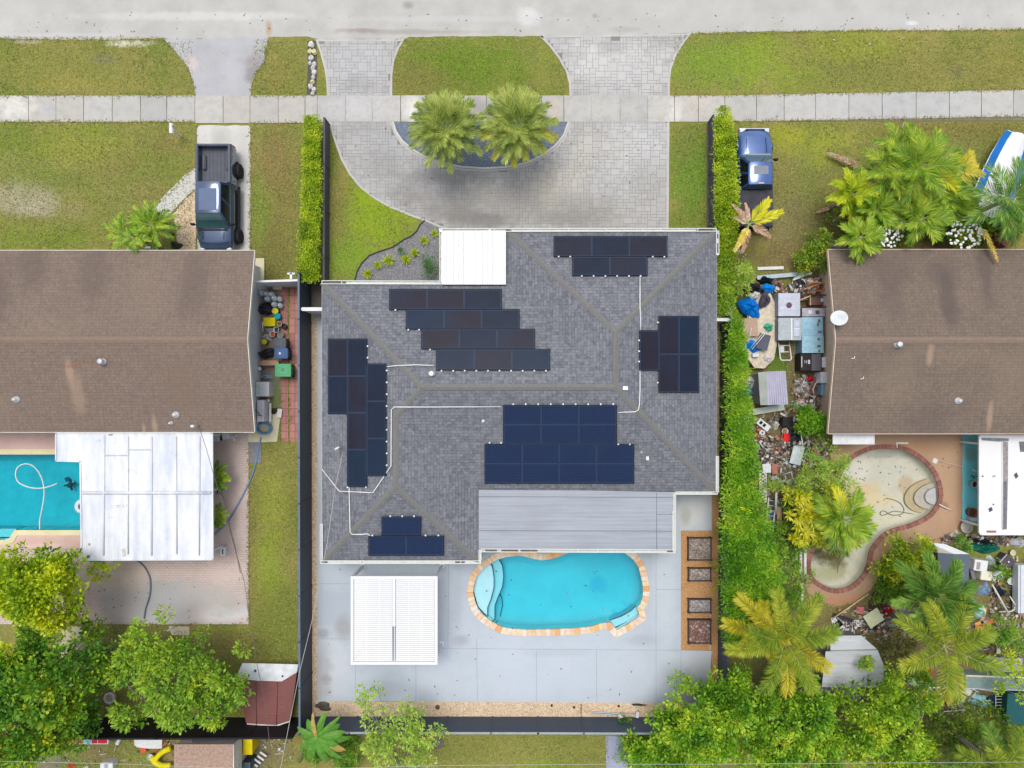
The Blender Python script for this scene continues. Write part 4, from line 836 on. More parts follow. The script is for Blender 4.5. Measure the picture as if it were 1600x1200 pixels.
fence('low dark fence beside the right front hedge', [(1107,192),(1108.5,357)], 1.0, M('low_fence2', (86,84,96), .7), rail=M('low_rail2', (98,96,108)))
WF = M('gate_white', (236,236,240), .5, fine=.02)
fence('white gate between charcoal fence and the left house corner', [(489,489.5),(527,489.5)], 1.85, WF, 'gate', 'side_gate', 1.3, th=.14)
fence('white gate between the right eave and the tall hedge', [(1098,505),(1124,505)], 1.85, WF, 'gate', 'side_gate', 1.3, th=.12)
fence('thin white gate closing the left neighbour\'s side yard', [(420,449),(484,447)], 1.95, WF, 'gate', 'side_gate', 1.6, th=.06)
m = MB(); m.rbox((0, 0, 1.0), (.12, .12, 2.0), .02); m.rbox((0, .25, 2.02), (.42, .1, .05), .02); m.box((0, .12, 2.02), (.12, .3, .05)); solo('gate_bracket', 'small white T shaped bracket standing against the thin white gate', 'bracket', m, WF, 455, 435, 2.0)
# ================= VEGETATION =================
BARK = M('bark', (138,128,114), .9, sc=6, var=.25); PBARK = M('palm_trunk', (150,140,124), .9, sc=8, var=.2)
L_HEDGE = LF('hedge_leaf', (70,96,20), (140,166,30), (212,222,50), .3, 1.3)
L_HEDGE2 = LF('hedge_leaf_green', (62,92,22), (122,156,34), (196,214,60), .3, 1.2)
L_BAMB = LF('bamboo_leaf', (46,88,14), (100,152,24), (170,206,54), .35, .6)
L_BIG = LF('broad_tree_leaf', (36,76,12), (98,144,28), (166,202,48), .3, .9)
L_DARKT = LF('dark_tree_leaf', (44,86,26), (88,134,34), (196,206,34), .3, .45)
L_YELT = LF('yellow_tree_leaf', (66,104,22), (146,168,24), (230,222,30), .3, .5)
L_LITE = LF('airy_tree_leaf', (66,108,30), (126,160,48), (198,206,48), .35, .45)
L_SHR = LF('shrub_leaf', (44,76,18), (100,134,34), (180,194,48), .3, 1.2)
L_SHG = LF('shrub_leaf_light', (86,120,36), (142,176,64), (196,214,92), .35, 1.2)
L_CROT = LF('croton_leaf', (110,120,16), (206,200,20), (248,240,90), .3, 1.5)
L_WEED = LF('weed_leaf', (60,96,28), (100,142,40), (150,180,60), .3, 1.2)
TALL = {}
def tree(name, label, cat, px, py, blobs, leaf, L=.17, Wd=.09, per=95, dens=1.0, rc=.42, trunk=.16, bark=BARK, group=None, z0=.3, under=.5, sq=.75, branches=True):
    """blobs: (px, py, rx, ry, ztop) ellipses as seen; clumps of leaves spread through domes of that outline"""
    b0 = P(px, py); rt = thing(name, label, cat, tuple(b0), 0, group); lm = LM(); ends = []
    for (bx, by, rx, ry, zt) in blobs:
        c = W(bx, by, zt*.8); ax, ay = rx/S*.9, ry/S*.9; dz = zt*under
        nc = max(3, int(dens*(ax*ay*math.pi)/(rc*rc*1.15)))
        for i in range(nc):
            a = R.random()*2*math.pi; r = math.sqrt(R.random())*(1+.12*math.sin(3*a+bx)+.08*math.sin(7*a+by)); r = min(r, 1.12)
            zz = zt-rc*.5-dz*(r**2.2)*(.75+.35*R.random())-(R.random()**3)*dz*.4
            p = Vector((c.x+math.cos(a)*r*ax, c.y+math.sin(a)*r*ay, max(z0+.15, zz)))
            k = rc*(.65+.6*R.random()); lm.clump(p, k, int(per*(k/rc)**2), L, Wd, sq)
            if i % 5 == 0: ends.append(p)
    lm.build('crown', leaf, rt)
    if branches:
        zt = max(b[4] for b in blobs); m = MB(); top = Vector((b0.x, b0.y, zt*.45)); m.tube([b0, b0+(top-b0)*.5+Vector((.04, .03, 0)), top], trunk, 8, trunk*.65); m.build('trunk', bark, rt, world=True)
        m = MB()
        for e in ends:
            mid = top.lerp(e, .5)+Vector((R.uniform(-.2, .2), R.uniform(-.2, .2), .15)); m.tube([top, mid, e], trunk*.42, 5, trunk*.14, caps=False)
        if ends: m.build('limb', bark, rt, world=True)
    return rt
# clipped hedges and the tall feathery screen
def hedge(name, label, pts, z, w, leaf, L=.1, Wd=.06, per=55, step=.2, rc=.24, jit=.12, cat='hedge', base=(0, 0)):
    """pts: seen centre line (px, py, half width px, z)"""
    lm = LM(); p0 = W(pts[0][0], pts[0][1], pts[0][3]); p1 = W(pts[-1][0], pts[-1][1], pts[-1][3]); rt = thing(name, label, cat, ((p0.x+p1.x)/2, (p0.y+p1.y)/2, 0)); m = MB()
    for (ax, ay, aw, az), (bx, by, bw, bz) in zip(pts, pts[1:]):
        a, b = W(ax, ay, az), W(bx, by, bz); Ln = (b-a).length; n = max(1, int(Ln/step))
        for i in range(n):
            t_ = (i+R.random())/n; hw = (aw+(bw-aw)*t_)/S; zt = az+(bz-az)*t_; c = a.lerp(b, t_); k = max(2, int(2*hw/step*1.15))
            for j in range(k):
                u = (j+.5+R.uniform(-.4, .4))/k*2-1; zz = zt-rc*.6-.25*abs(u)**3*zt*.3+R.uniform(-jit, jit)
                lm.clump((c.x+u*(hw-rc*.45), c.y+R.uniform(-.08, .08), zz), rc, per, L, Wd)
            for sgn in (-1, 1):          # flanks down to the ground
                zz = R.uniform(.1, zt*.85); lm.clump((c.x+sgn*(hw-rc)*.8, c.y+R.uniform(-.1, .1), zz), rc, int(per*.8), L, Wd)
            if i % 3 == 0: m.tube([(c.x+R.uniform(-.1, .1), c.y, 0), (c.x, c.y, zt*.8)], .025, 5)
    lm.build('foliage', leaf, rt); m.build('stem', BARK, rt, world=True); return rt
hedge('clipped_hedge', 'narrow yellow green clipped hedge between the dry lawn and the low fence on the left', [(485,178,11,1.5),(485,300,14,1.6),(481,370,15,1.7),(479,437,15,1.8)], 1.6, 1, L_HEDGE, per=60)
hedge('clipped_hedge', 'leafy yellow green hedge beside the parked blue pickup', [(1131,172,10,1.5),(1134,215,16,1.7),(1137,300,18,1.8),(1137,400,17,1.9)], 1.6, 1, L_HEDGE, per=60, jit=.2)
hedge('clipped_hedge', 'darker green hedge end between the right eave and the junk yard', [(1134,400,17,1.9),(1134,440,14,2.0),(1136,492,14,2.2)], 1.6, 1, L_HEDGE2, per=50, jit=.25)
hedge('feathery_hedge', 'tall bright green feathery hedge running down beside the dark fence', [(1152,500,11,2.6),(1153,560,14,2.9),(1157,640,17,3.2),(1162,700,22,3.4),(1162,760,26,3.5),(1170,820,34,3.6),(1176,880,39,3.7),(1180,950,42,3.8),(1172,1020,32,3.8)], 3, 1, L_BAMB, L=.2, Wd=.05, per=60, step=.27, rc=.34, jit=.3)
# big trees
tree('broadleaf_tree', 'yellow topped tree beside the paver patio at the left edge', 'tree', 60, 920, [(50,930,60,52,6.5),(92,905,22,24,6),(5,905,30,40,6),(85,960,24,34,5.6),(25,890,30,16,6)], L_YELT, per=110, rc=.5, L=.2, Wd=.12, dens=1.7)
tree('broadleaf_tree', 'large dark green tree in the lower left corner', 'tree', 60, 1080, [(45,1080,78,62,7.5),(95,1055,28,34,7),(20,1150,70,45,7),(90,1110,32,40,6.6),(55,1160,48,30,6.4),(20,1030,50,30,6.6)], L_DARKT, per=110, rc=.52, L=.22, Wd=.13, dens=1.4)
tree('spreading_tree', 'airy light green tree spreading over the black fence by the maroon shed', 'tree', 262, 1062, [(265,1060,60,50,5.2),(230,985,20,18,4.6),(212,1022,34,24,4.9),(285,1105,60,34,4.6),(190,1040,38,26,4.4),(330,1065,30,30,4.7),(350,1050,16,20,4.5),(362,1085,26,22,4.4),(340,1118,24,22,4.2),(200,1110,26,26,4.0),(285,1000,16,16,4.6),(250,1030,40,30,5.0),(300,1040,26,20,5)], L_LITE, per=80, dens=.95, rc=.42, L=.21, Wd=.1, under=.35)
tree('broadleaf_tree', 'bright green bushy tree hiding the corner of the rear patio', 'tree', 1105, 1110, [(1114,1140,62,54,5.6),(1140,1088,30,28,5.2),(1076,1146,40,32,5),(1080,1170,70,44,5),(1150,1120,44,50,5.6),(1040,1184,46,30,4.0),(1012,1176,30,20,3.4)], L_BIG, dens=1.1, per=100, rc=.46, L=.19, Wd=.11)
tree('broadleaf_tree', 'bright green tree between the corner tree and the grey shed roof', 'tree', 1235, 1140, [(1225,1140,62,60,5.4),(1265,1120,44,44,5.6),(1200,1180,60,40,4.8),(1290,1170,50,40,5.2),(1190,1100,34,26,5)], L_BIG, dens=1.1, per=100, rc=.44, L=.19, Wd=.11)
tree('broadleaf_tree', 'yellowish green tree in front of the grey shed roof near the bottom edge', 'tree', 1370, 1130, [(1385,1110,50,44,5.2),(1345,1150,50,50,5.4),(1410,1150,44,50,5),(1395,1075,26,18,5),(1440,1085,34,26,4.2),(1420,1190,60,30,4.4)], LF('lime_tree_leaf', (44,80,12), (112,150,28), (184,206,46), .3, .9), per=88, rc=.42, L=.18, Wd=.1)
tree('low_shrubbery', 'low mixed shrubs behind the back fence beside the blue grey slab', 'shrub', 985, 1175, [(985,1180,24,22,1.4),(975,1152,10,8,1.0),(1005,1160,20,14,1.6),(1010,1190,30,16,1.6)], L_WEED, per=50, rc=.25, L=.14, Wd=.06, trunk=.04)
tree('slender_tree', 'loose light green sapling tree leaning over the slate back fence', 'tree', 635, 1165, [(630,1140,34,40,3.8),(575,1110,0.1,0.1,3),(600,1100,8,14,4.2),(568,1083,10,8,4.2),(582,1077,6,6,4.3),(574,1098,14,6,4.1),(625,1105,12,14,4.2),(640,1125,12,10,4),(652,1130,12,10,3.9),(690,1135,20,6,3.6),(660,1150,34,18,3.4),(605,1170,34,34,3.2),(650,1180,30,24,3.0),(584,1155,16,36,3.6)], L_SHG, per=44, dens=.55, rc=.3, L=.17, Wd=.08, trunk=.07, under=.3)
tree('round_shrub', 'round leafy shrub tucked under the banana plant by the fence corner', 'shrub', 552, 1185, [(550,1180,14,14,1.5),(540,1195,18,12,1.4)], L_WEED, per=60, rc=.25, L=.14, Wd=.07, trunk=.03)
tree('yellow_shrub', 'yellow green shrub above the small grey steel shed', 'shrub', 1420, 880, [(1405,872,24,30,2.6),(1440,865,24,24,2.6),(1448,885,20,22,2.4),(1400,895,26,18,2.3),(1432,900,20,18,2.3)], LF('gold_shrub_leaf', (60,86,16), (136,158,28), (226,214,40), .3, .5), per=75, rc=.34, L=.16, Wd=.09, trunk=.06)
tree('feathery_shrub', 'light feathery shrub between the drained pool and the scrap pile', 'shrub', 1290, 735, [(1278,735,26,26,2.6),(1312,722,20,18,2.6),(1290,765,30,22,2.5),(1316,752,14,14,2.4),(1258,750,16,18,2.3),(1300,700,14,10,2.2)], L_SHG, per=70, rc=.32, L=.2, Wd=.04, trunk=.05)
tree('feathery_shrub', 'wispy shrub spilling over the left rim of the drained pool', 'shrub', 1300, 790, [(1330,775,20,16,2.2),(1345,840,16,10,1.8),(1310,850,20,14,1.8),(1250,770,16,20,2.0)], L_SHG, per=50, rc=.3, L=.2, Wd=.04, trunk=.04)
tree('feathery_shrub', 'dense green shrub against the right house corner by the scrap', 'shrub', 1268, 655, [(1270,655,26,22,2.2),(1258,640,12,10,2.1),(1275,672,18,10,2.0)], L_BAMB, per=80, rc=.3, L=.14, Wd=.07, trunk=.05)
tree('feathery_shrub', 'lime green feathery shrub on top of the junk yard fence line', 'shrub', 1160, 430, [(1159,425,20,19,2.6),(1162,445,12,8,2.3)], L_SHG, per=90, rc=.3, L=.22, Wd=.04, trunk=.05)
tree('corner_shrub', 'dark leafy shrub at the front corner of the right house', 'shrub', 1285, 385, [(1278,385,20,22,1.8),(1270,405,24,16,1.4),(1288,372,14,14,1.8),(1285,412,14,12,1.3)], L_SHR, per=60, rc=.3, L=.16, Wd=.08, trunk=.04)
tree('round_shrub', 'round green shrub right of the bushy palm beside scrap metal', 'shrub', 1572, 995, [(1575,988,20,18,1.8),(1560,1000,16,14,1.6),(1590,1005,18,16,1.6)], L_WEED, per=60, rc=.3, L=.15, Wd=.06, trunk=.04)
tree('tall_shrub', 'yellow green shrub at the lower right edge over the green bin', 'shrub', 1592, 1070, [(1590,1060,18,20,3.4),(1592,1085,20,12,3.2),(1583,1040,10,10,3.2)], LF('gold_shrub_leaf2', (80,110,18), (150,180,28), (226,226,50), .3, .6), per=60, rc=.34, L=.17, Wd=.09, trunk=.05)
tree('side_shrub', 'leafy weeds along the white scrap frame beside the feathery hedge', 'shrub', 1225, 850, [(1218,850,18,36,1.8),(1235,880,20,26,1.7),(1250,840,16,30,1.7),(1240,930,24,26,2.0),(1215,905,20,26,2.2),(1262,905,10,14,1.4)], L_WEED, per=60, rc=.3, L=.15, Wd=.06, trunk=.03)
tree('side_shrub', 'yellow tipped weed clump beside the pale sheet on the scrap pile', 'shrub', 1209, 757, [(1208,757,12,12,1.8),(1222,762,8,7,1.5)], L_SHG, per=70, rc=.22, L=.18, Wd=.03, trunk=.02)
for lab, px, py, r, z in (('leafy patch of weeds below the drained pool edge', 1410,910,34,1.2),('dark green undergrowth beside the small steel shed', 1385,925,26,1.0),('green weeds between the steel shed and scrap chairs', 1562,890,16,.6),('thin weeds beside the green tarp', 1500,845,14,.4),('dry undergrowth beside the grey shed roof', 1400,1010,34,.8)):
    tree('weed_patch', lab, 'weeds', px, py, [(px,py,r,r*.8,z),(px+r*.6,py+r*.3,r*.5,r*.5,z*.9)], L_WEED if 'dry' not in lab else LF('dry_weed', (70,76,40), (112,112,62), (160,150,90), .2), per=46, rc=.24, L=.14, Wd=.05, trunk=.02, branches=False)
# flowering bushes with white blooms
def flowerbush(label, px, py, rx, ry, z=2.5):
    rt = tree('flowering_bush', label, 'flowering bush', px, py, [(px,py,rx,ry,z),(px+rx*.4,py+ry*.4,rx*.6,ry*.6,z)], L_SHR, per=80, rc=.28, L=.14, Wd=.07, trunk=.04, under=.4)
    c = W(px, py, z); pr = MB(); pr.lathe((0, 0, 0), [(.075, .0), (.07, .03), (.03, .045), (.001, .03)], 7, caps=False)
    wm = M('white_petal', (252,252,248), .6, var=.02, fine=0, g=1.0); base = pr.build('blossom', wm, rt); 
    for i in range(85):
        a = R.random()*6.28; r = math.sqrt(R.random()); x, y = math.cos(a)*r*rx/S, math.sin(a)*r*ry/S
        o = base if i == 0 else base.copy()
        if i: COL.objects.link(o); o.parent = rt
        o.location = (c.x-rt.location.x+x, c.y-rt.location.y+y, z+.16-.3*r*r+R.uniform(0, .12)); k = R.uniform(.6, 1.15); o.scale = (k, k, k)
flowerbush('white flowering bush between two fan palms by the right house', 1390, 358, 22, 26)
flowerbush('white flowering bush under the drooping golden frond', 1508, 365, 26, 22)
# ---------------- palms ----------------
RACH = M('rachis', (164,184,96), .6)
def frond(par, base, az, el, Ln, droop, lf, mat, n=34, bushy=0, ang=(62, 22), w=.04, name='frond', lift=.25, side_z=None, fwd=0, twist=0):
    pts = []; p = Vector(base); e = el; k = 12; tans = []
    for i in range(k+1):
        d = Vector((math.cos(az)*math.cos(e), math.sin(az)*math.cos(e), math.sin(e))); pts.append(p.copy()); tans.append(d); p = p+d*(Ln/k); e -= droop/k*(.5+1.0*i/k); az += twist/k
    def q(t_): f = t_*k; i = min(k-1, int(f)); return pts[i].lerp(pts[i+1], f-i), tans[i]
    P0, D0, LL = [], [], []
    for i in range(n):
        t_ = .12+.88*(i+.5)/n; c, tg = q(t_); a = math.radians(ang[0]+(ang[1]-ang[0])*t_); s = tg.cross(Vector((0, 0, 1))); s = s.normalized() if s.length > 1e-4 else Vector((1, 0, 0)); up = s.cross(tg)
        prof = ((.75+.25*math.sin(t_*3.0)) if t_ < .86 else (1-(t_-.86)*2.4)) if bushy > 1 else (.45+.55*math.sin(min(1, (t_+.12)*1.05)*math.pi)**.6) if t_ < .8 else (.62-.5*(t_-.8)/.2+.25)
        for sg in (-1, 1):
            reps = 1+bushy
            for b in range(reps):
                ph = R.gauss(lift, .12) if not bushy else R.uniform(-.9, 1.2)
                d = tg*math.cos(a)+(s*sg*math.cos(ph)+up*math.sin(ph))*math.sin(a); d += Vector((R.gauss(0, .05), R.gauss(0, .05), R.gauss(0, .05)))
                P0.append(tuple(c)); D0.append(tuple(d)); LL.append(lf*prof*R.uniform(.85, 1.1))
    lm = LM(); P0 = np.array(P0); D0 = np.array(D0); LL = np.array(LL)
    lm.leaves(P0, D0, LL, np.full(len(LL), w), .35); o = lm.build(name, mat, par)
    m = MB(); m.tube(pts, .022 if Ln > 1 else .012, 4, .006, caps=False); m.build('rachis', RACH, o, world=False)
    me = o.children[0] if o.children else None
    off = parent_world(par)
    for ch in o.children:
        for v in ch.data.vertices: v.co -= off
    return o
def palm(label, px, py, h, n, Ln, lf, mat, el=(8, 72), droop=1.3, nl=34, bushy=0, w=.04, trunk=.13, name='palm_tree', group=None, az0=None, azs=None, ang=(62, 22), lift=.25, tmat=PBARK, mats2=None, base=None, cat='palm'):
    t_ = W(px, py, h); b = Vector((t_.x, t_.y, 0)) if base is None else P(*base); rt = thing(name, label, cat, tuple(b), 0, group)
    m = MB(); m.tube([b, b.lerp(t_, .3)+Vector((.02, 0, 0)), b.lerp(t_, .7), t_-Vector((0, 0, .12)), t_+Vector((0, 0, .05))], trunk, 10, trunk*.7); m.build('trunk', tmat, rt, world=True)
    for i in range(n):
        u = (i+.5)/n; az = (az0 or 0)+i*2.39996 if azs is None else math.radians(azs[i % len(azs)])
        e = math.radians(el[0]+(el[1]-el[0])*(u**1.2)) if azs is None else math.radians(R.uniform(*el))
        mm = mat if not mats2 or R.random() > .25 or u > .5 else mats2
        if mats2 is G_PYY: mm = G_PYY if u < .42 and math.sin(az) < -.15 else mat
        frond(rt, t_+Vector((math.cos(az)*.05, math.sin(az)*.05, u*.08)), az, e+R.uniform(-.08, .08), Ln*R.uniform(.88, 1.08)*(1-.18*u), droop*R.uniform(.8, 1.15), lf, mm, nl, bushy, ang, w, lift=lift)
    return rt
G_PYG = LF('pygmy_frond', (70,90,34), (130,146,62), (192,192,96), .35, 1.2)
G_PYY = LF('pygmy_frond_yellow', (104,126,34), (160,160,40), (222,192,54), .35, 1.2)
G_FOX = LF('foxtail_frond', (56,88,20), (116,138,34), (196,190,60), .35, .6)
G_FOXG = LF('foxtail_frond_green', (38,76,24), (84,126,42), (150,178,72), .35, .8)
G_FOXY = LF('foxtail_frond_gold', (130,120,20), (200,176,40), (232,204,84), .35, .8)
G_FAN = LF('lush_frond', (52,86,16), (112,146,34), (190,198,54), .35, .9)
G_YEL = LF('yellow_frond', (150,150,14), (214,204,20), (246,232,60), .35, .9)
G_DRY = LF('dry_frond', (110,82,66), (164,130,108), (204,176,150), .2, .9)
G_GOLD = LF('golden_dead_frond', (150,110,30), (206,160,60), (226,190,110), .2, .9)
G_DEEP = LF('deep_green_frond', (40,78,24), (86,128,44), (150,176,74), .35, .9)
palm('full round palm left of its twin on the blue gravel island', 697, 201, 3.0, 40, 2.05, .6, G_PYG, el=(2, 64), droop=.85, nl=62, w=.036, lift=.12, ang=(54, 22), group=None)
palm('full round palm right of its twin with yellowing lower fronds', 808, 198, 3.0, 40, 2.1, .6, G_PYG, el=(2, 64), droop=.85, nl=62, w=.036, lift=.12, az0=1.3, ang=(54, 22), mats2=G_PYY)
palm('larger palm clump of two beside the left house eave', 238, 352, 2.0, 18, 1.35, .38, G_FAN, el=(0, 65), droop=1.1, nl=26, w=.05, trunk=.1, ang=(50,20))
palm('smaller yellow green palm overhanging the left house eave', 198, 366, 2.0, 12, 1.3, .34, G_FAN, el=(0, 60), droop=1.1, nl=22, w=.05, trunk=.08, ang=(50,20))
palm('small palm under the first one touching the brown roof edge', 208, 372, 2.9, 6, .75, .3, G_FAN, el=(-10, 40), droop=1.1, nl=18, w=.05, trunk=.06)
# dying palm by the blue pickup
rt = thing('dying_palm', 'dying palm with two bright yellow fronds behind the blue pickup', 'palm', tuple(P(1163, 358))); t_ = W(1170, 351, 3.2)
m = MB(); m.tube([P(1163, 358), P(1163, 358).lerp(t_, .6), t_], .09, 8, .06); m.build('trunk', PBARK, rt, world=True)
for az, el, Ln, lf, mt_ in ((52,30,1.5,.62,G_YEL),(20,25,1.75,.55,G_YEL),(130,20,1.3,.3,G_DRY),(100,20,1.1,.25,G_DRY),(-28,12,1.3,.4,G_DRY),(-118,15,1.5,.4,G_GOLD),(-100,5,1.4,.34,G_DRY),(150,10,.8,.25,G_DRY)): frond(rt, t_, math.radians(az), math.radians(el), Ln, .9, lf, mt_, 34, 0, (42, 16), .075)
# palm thicket by the right house front
palm('areca palm with long arching fronds standing tallest in the thicket', 1437, 262, 3.6, 16, 2.3, .72, G_FAN, el=(5, 72), droop=1.35, nl=50, w=.036, mats2=G_YEL)
palm('second areca palm in the thicket leaning to the left', 1392, 268, 3.2, 13, 1.9, .62, G_FAN, el=(5, 66), droop=1.3, nl=44, w=.036, az0=.7)
palm('yellowish fan palm at the left edge of the thicket', 1330, 305, 2.6, 16, 1.35, .5, LF('lime_frond', (84,120,14), (160,186,24), (222,222,40), .35, .9), el=(5, 70), droop=1.1, nl=40, w=.05, ang=(52,18))
palm('leafy palm between the fan palm and the tallest areca', 1368, 330, 2.8, 18, 1.3, .55, G_FAN, el=(5, 70), droop=1.1, nl=38, w=.045, ang=(52,18), az0=.4)
palm('palm with pale dead tips hanging over the right house corner', 1344, 372, 3.4, 14, 1.15, .5, G_FAN, el=(-5, 60), droop=1.0, nl=36, w=.05, ang=(50,18), mats2=G_DRY)
palm('low broad palm over the white flowers with a curled yellow frond', 1440, 342, 3.2, 12, 1.6, .6, G_FAN, el=(0, 60), droop=1.2, nl=42, w=.045, az0=.9, mats2=G_YEL)
palm('young palm in front of the tallest areca', 1470, 300, 2.8, 15, 1.5, .55, G_FAN, el=(5, 70), droop=1.2, nl=40, w=.042, az0=2.1)
palm('short palm squeezed between the tallest areca and the white flowers', 1490, 318, 2.6, 14, 1.3, .5, G_FAN, el=(0, 66), droop=1.2, nl=36, w=.045, az0=.2)
palm('slim palm at the back left of the tallest areca', 1405, 232, 3.0, 10, 1.5, .5, G_FAN, el=(5, 60), droop=1.2, nl=36, w=.04, az0=1.1)
palm('golden tinged palm in front of the covered boat', 1500, 268, 2.6, 9, 1.3, .45, G_FOXY, el=(0, 50), droop=1.2, nl=34, w=.045, az0=1.7)
palm('large deep green palm drooping over the covered boat', 1575, 312, 3.8, 18, 2.2, .85, G_DEEP, el=(5, 60), droop=1.1, nl=46, w=.035, az0=.3)
palm('green palm at the right edge over the flower bed', 1600, 340, 3.0, 12, 1.5, .5, G_FOXG, el=(0, 60), droop=1.1, nl=30, w=.05, az0=.8)
tree('under_shrub', 'dark leafy undergrowth filling the palm thicket', 'shrub', 1440, 330, [(1400,320,64,44,1.8),(1480,325,64,40,1.9),(1350,330,44,40,1.5),(1560,350,50,30,1.3),(1440,290,50,20,1.5)], L_SHR, per=44, rc=.34, L=.2, Wd=.09, trunk=.04)
def loose(label, px, py, h, az, Ln, lf, mt_, el=8, droop=.3, bushy=0, w=.05, twist=0, cat='dead frond', n=30):
    v = W(px, py, h); rt = thing('fallen_frond', label, cat, tuple(v)); frond(rt, v, math.radians(az), math.radians(el), Ln, droop, lf, mt_, n, bushy, (40, 18), w, twist=twist)
loose('dry pinkish brown frond lying on the lawn left of the thicket', 1348, 263, .25, 158, 2.1, .4, G_DRY, bushy=1)
loose('golden dead frond hanging onto the right house roof edge', 1530, 350, 3.1, -65, 2.1, .3, G_GOLD, bushy=1)
loose('orange brown dead frond beside the covered boat', 1500, 290, .5, 62, 1.5, .5, G_GOLD, bushy=1)
loose('pale dry frond on the grass left of the fan palm', 1303, 322, .2, 200, 1.0, .25, G_DRY)
# foxtail palms at the back right
palm('bushy foxtail palm with golden fronds beside the feathery hedge', 1226, 1000, 5.0, 12, 2.9, .56, G_FOX, el=(5, 58), droop=1.15, nl=64, bushy=2, w=.034, mats2=G_FOXY, ang=(72,44))
palm('second foxtail palm nestled on the left of the golden one', 1180, 985, 4.4, 6, 1.7, .5, G_FOXY, el=(20, 60), droop=1.1, nl=48, bushy=2, w=.034, ang=(72,44), az0=.5)
palm('star shaped foxtail palm spreading over the scrap heap', 1476, 1010, 5.2, 9, 2.8, .58, G_FOX, el=(5, 46), droop=1.05, nl=66, bushy=2, w=.034, mats2=G_FOXG, ang=(74,46), az0=.2)
palm('deep green foxtail palm beside the small steel shed', 1462, 930, 4.4, 16, 2.2, .75, G_FOXG, el=(5, 66), droop=1.2, nl=56, bushy=1, w=.036, ang=(50,25))
palm('green gold foxtail palm cut off by the bottom right corner', 1560, 1200, 4.4, 12, 2.4, .6, G_FOX, el=(10, 55), droop=1.1, nl=48, bushy=2, w=.032, ang=(72,44), az0=.9, mats2=G_FOXG)
tree('under_shrub', 'dark undergrowth under the bottom right palms', 'shrub', 1500, 1160, [(1500,1140,50,40,1.6),(1480,1185,60,26,1.6),(1560,1150,44,40,1.4),(1440,1180,26,26,1.6)], LF('under_leaf', (44,70,20), (84,112,30), (140,160,50), .3), per=46, rc=.36, L=.2, Wd=.08, trunk=.04)
palm('broad leafed palm hanging over the drained pool', 1318, 812, 3.0, 19, 1.75, .7, G_FAN, el=(5, 68), droop=1.1, nl=42, w=.045, ang=(50,18), mats2=G_YEL)
palm('young palm against the white patio roof post', 336, 745, 1.2, 7, .9, .3, G_FAN, azs=(-40,20,50,-10,-60,75,0), el=(10, 40), droop=.8, nl=18, w=.06, trunk=.05)
palm('young palm lower down beside the white patio roof', 335, 805, 1.2, 6, .8, .3, G_FAN, azs=(-30,25,-50,60,5,-70), el=(10, 40), droop=.8, nl=18, w=.06, trunk=.05)
# dracaena and croton rosettes, planting bed tufts, banana
def rosette(lm, c, n, Ln, w, up=.6, spread=1.0):
    a = NR.rand(n)*2*math.pi; e = (NR.rand(n))*1.25*spread+.15; d = np.stack([np.cos(a)*np.cos(e), np.sin(a)*np.cos(e), np.sin(e)*up+.1], 1)
    lm.leaves(np.repeat(np.array([c]), n, 0)+d*.02, d, Ln*(.7+.5*NR.rand(n)), np.full(n, w), .25)
def tuftplant(name, label, cat, px, py, heads, mat, n=60, Ln=.5, w=.05, group=None):
    rt = thing(name, label, cat, tuple(P(px, py)), 0, group); lm = LM(); m = MB()
    for hx, hy, hz in heads: v = W(hx, hy, hz); rosette(lm, tuple(v), n, Ln, w); m.tube([P(px, py).lerp(Vector((v.x, v.y, 0)), .7), v], .025, 5)
    lm.build('foliage', mat, rt); m.build('stem', BARK, rt, world=True); return rt
hd = [(1256+R.gauss(0, 11), 806+R.gauss(0, 12), R.uniform(2.3, 2.9)) for _ in range(26)]
tuftplant('croton_shrub', 'vivid yellow leaved shrub beside the broad leafed palm', 'shrub', 1258, 808, hd, L_CROT, 34, .42, .07)
hd = [(1250+R.gauss(0, 14), 778+R.gauss(0, 6), R.uniform(2, 2.4)) for _ in range(10)]+[(1264+R.gauss(0, 10), 838+R.gauss(0, 7), R.uniform(1.7, 2.2)) for _ in range(14)]+[(1290, 779, 2.2), (1294, 762, 2.4), (1284, 785, 2.0)]
tuftplant('croton_shrub', 'yellow flecked shrub behind and below the vivid yellow one', 'shrub', 1262, 825, hd, LF('croton_dim', (74,96,14), (164,172,24), (232,220,60), .3, 1.5), 34, .4, .06)
tree('under_shrub', 'green shrub filling the space round the yellow leaved shrubs', 'shrub', 1275, 805, [(1280,800,36,34,1.7),(1262,840,26,18,1.6),(1300,835,20,18,1.6),(1240,800,16,26,1.5)], L_WEED, per=50, rc=.3, L=.18, Wd=.07, trunk=.03)
BEDP = LF('lime_tuft', (96,124,20), (160,182,34), (206,212,66), .3, 2)
for lab, px, py, r in (('lime tuft nearest the white entry roof', 679,365,.26),('wide lime tuft below the driveway tip', 663,376,.36),('lime tuft left of the dark green patch', 648,395,.32),('lime tuft in the middle of the gravel bed', 635,405,.34),('largest lime tuft in the gravel bed', 608,407,.42),('small lime tuft between two larger ones', 590,415,.28),('lime tuft at the lower left of the gravel bed', 575,428,.34)):
    tuftplant('grass_tuft', lab, 'garden plant', px, py, [(px, py, .12)], BEDP, 90, r, .035)
tree('ground_shrub', 'bluish green low shrub against the entry roof gutter', 'shrub', 674, 415, [(674,412,11,18,.4),(668,425,9,9,.35)], LF('blue_shrub', (60,92,60), (92,124,78), (120,150,96), .2), per=50, rc=.2, L=.1, Wd=.05, trunk=.02, branches=False)
tree('ground_shrub', 'small faint green creeper at the gravel bed edge', 'shrub', 626, 390, [(626,390,5,6,.2)], LF('blue_shrub', (60,92,60), (92,124,78), (120,150,96), .2), per=40, rc=.12, L=.08, Wd=.04, trunk=.02, branches=False)
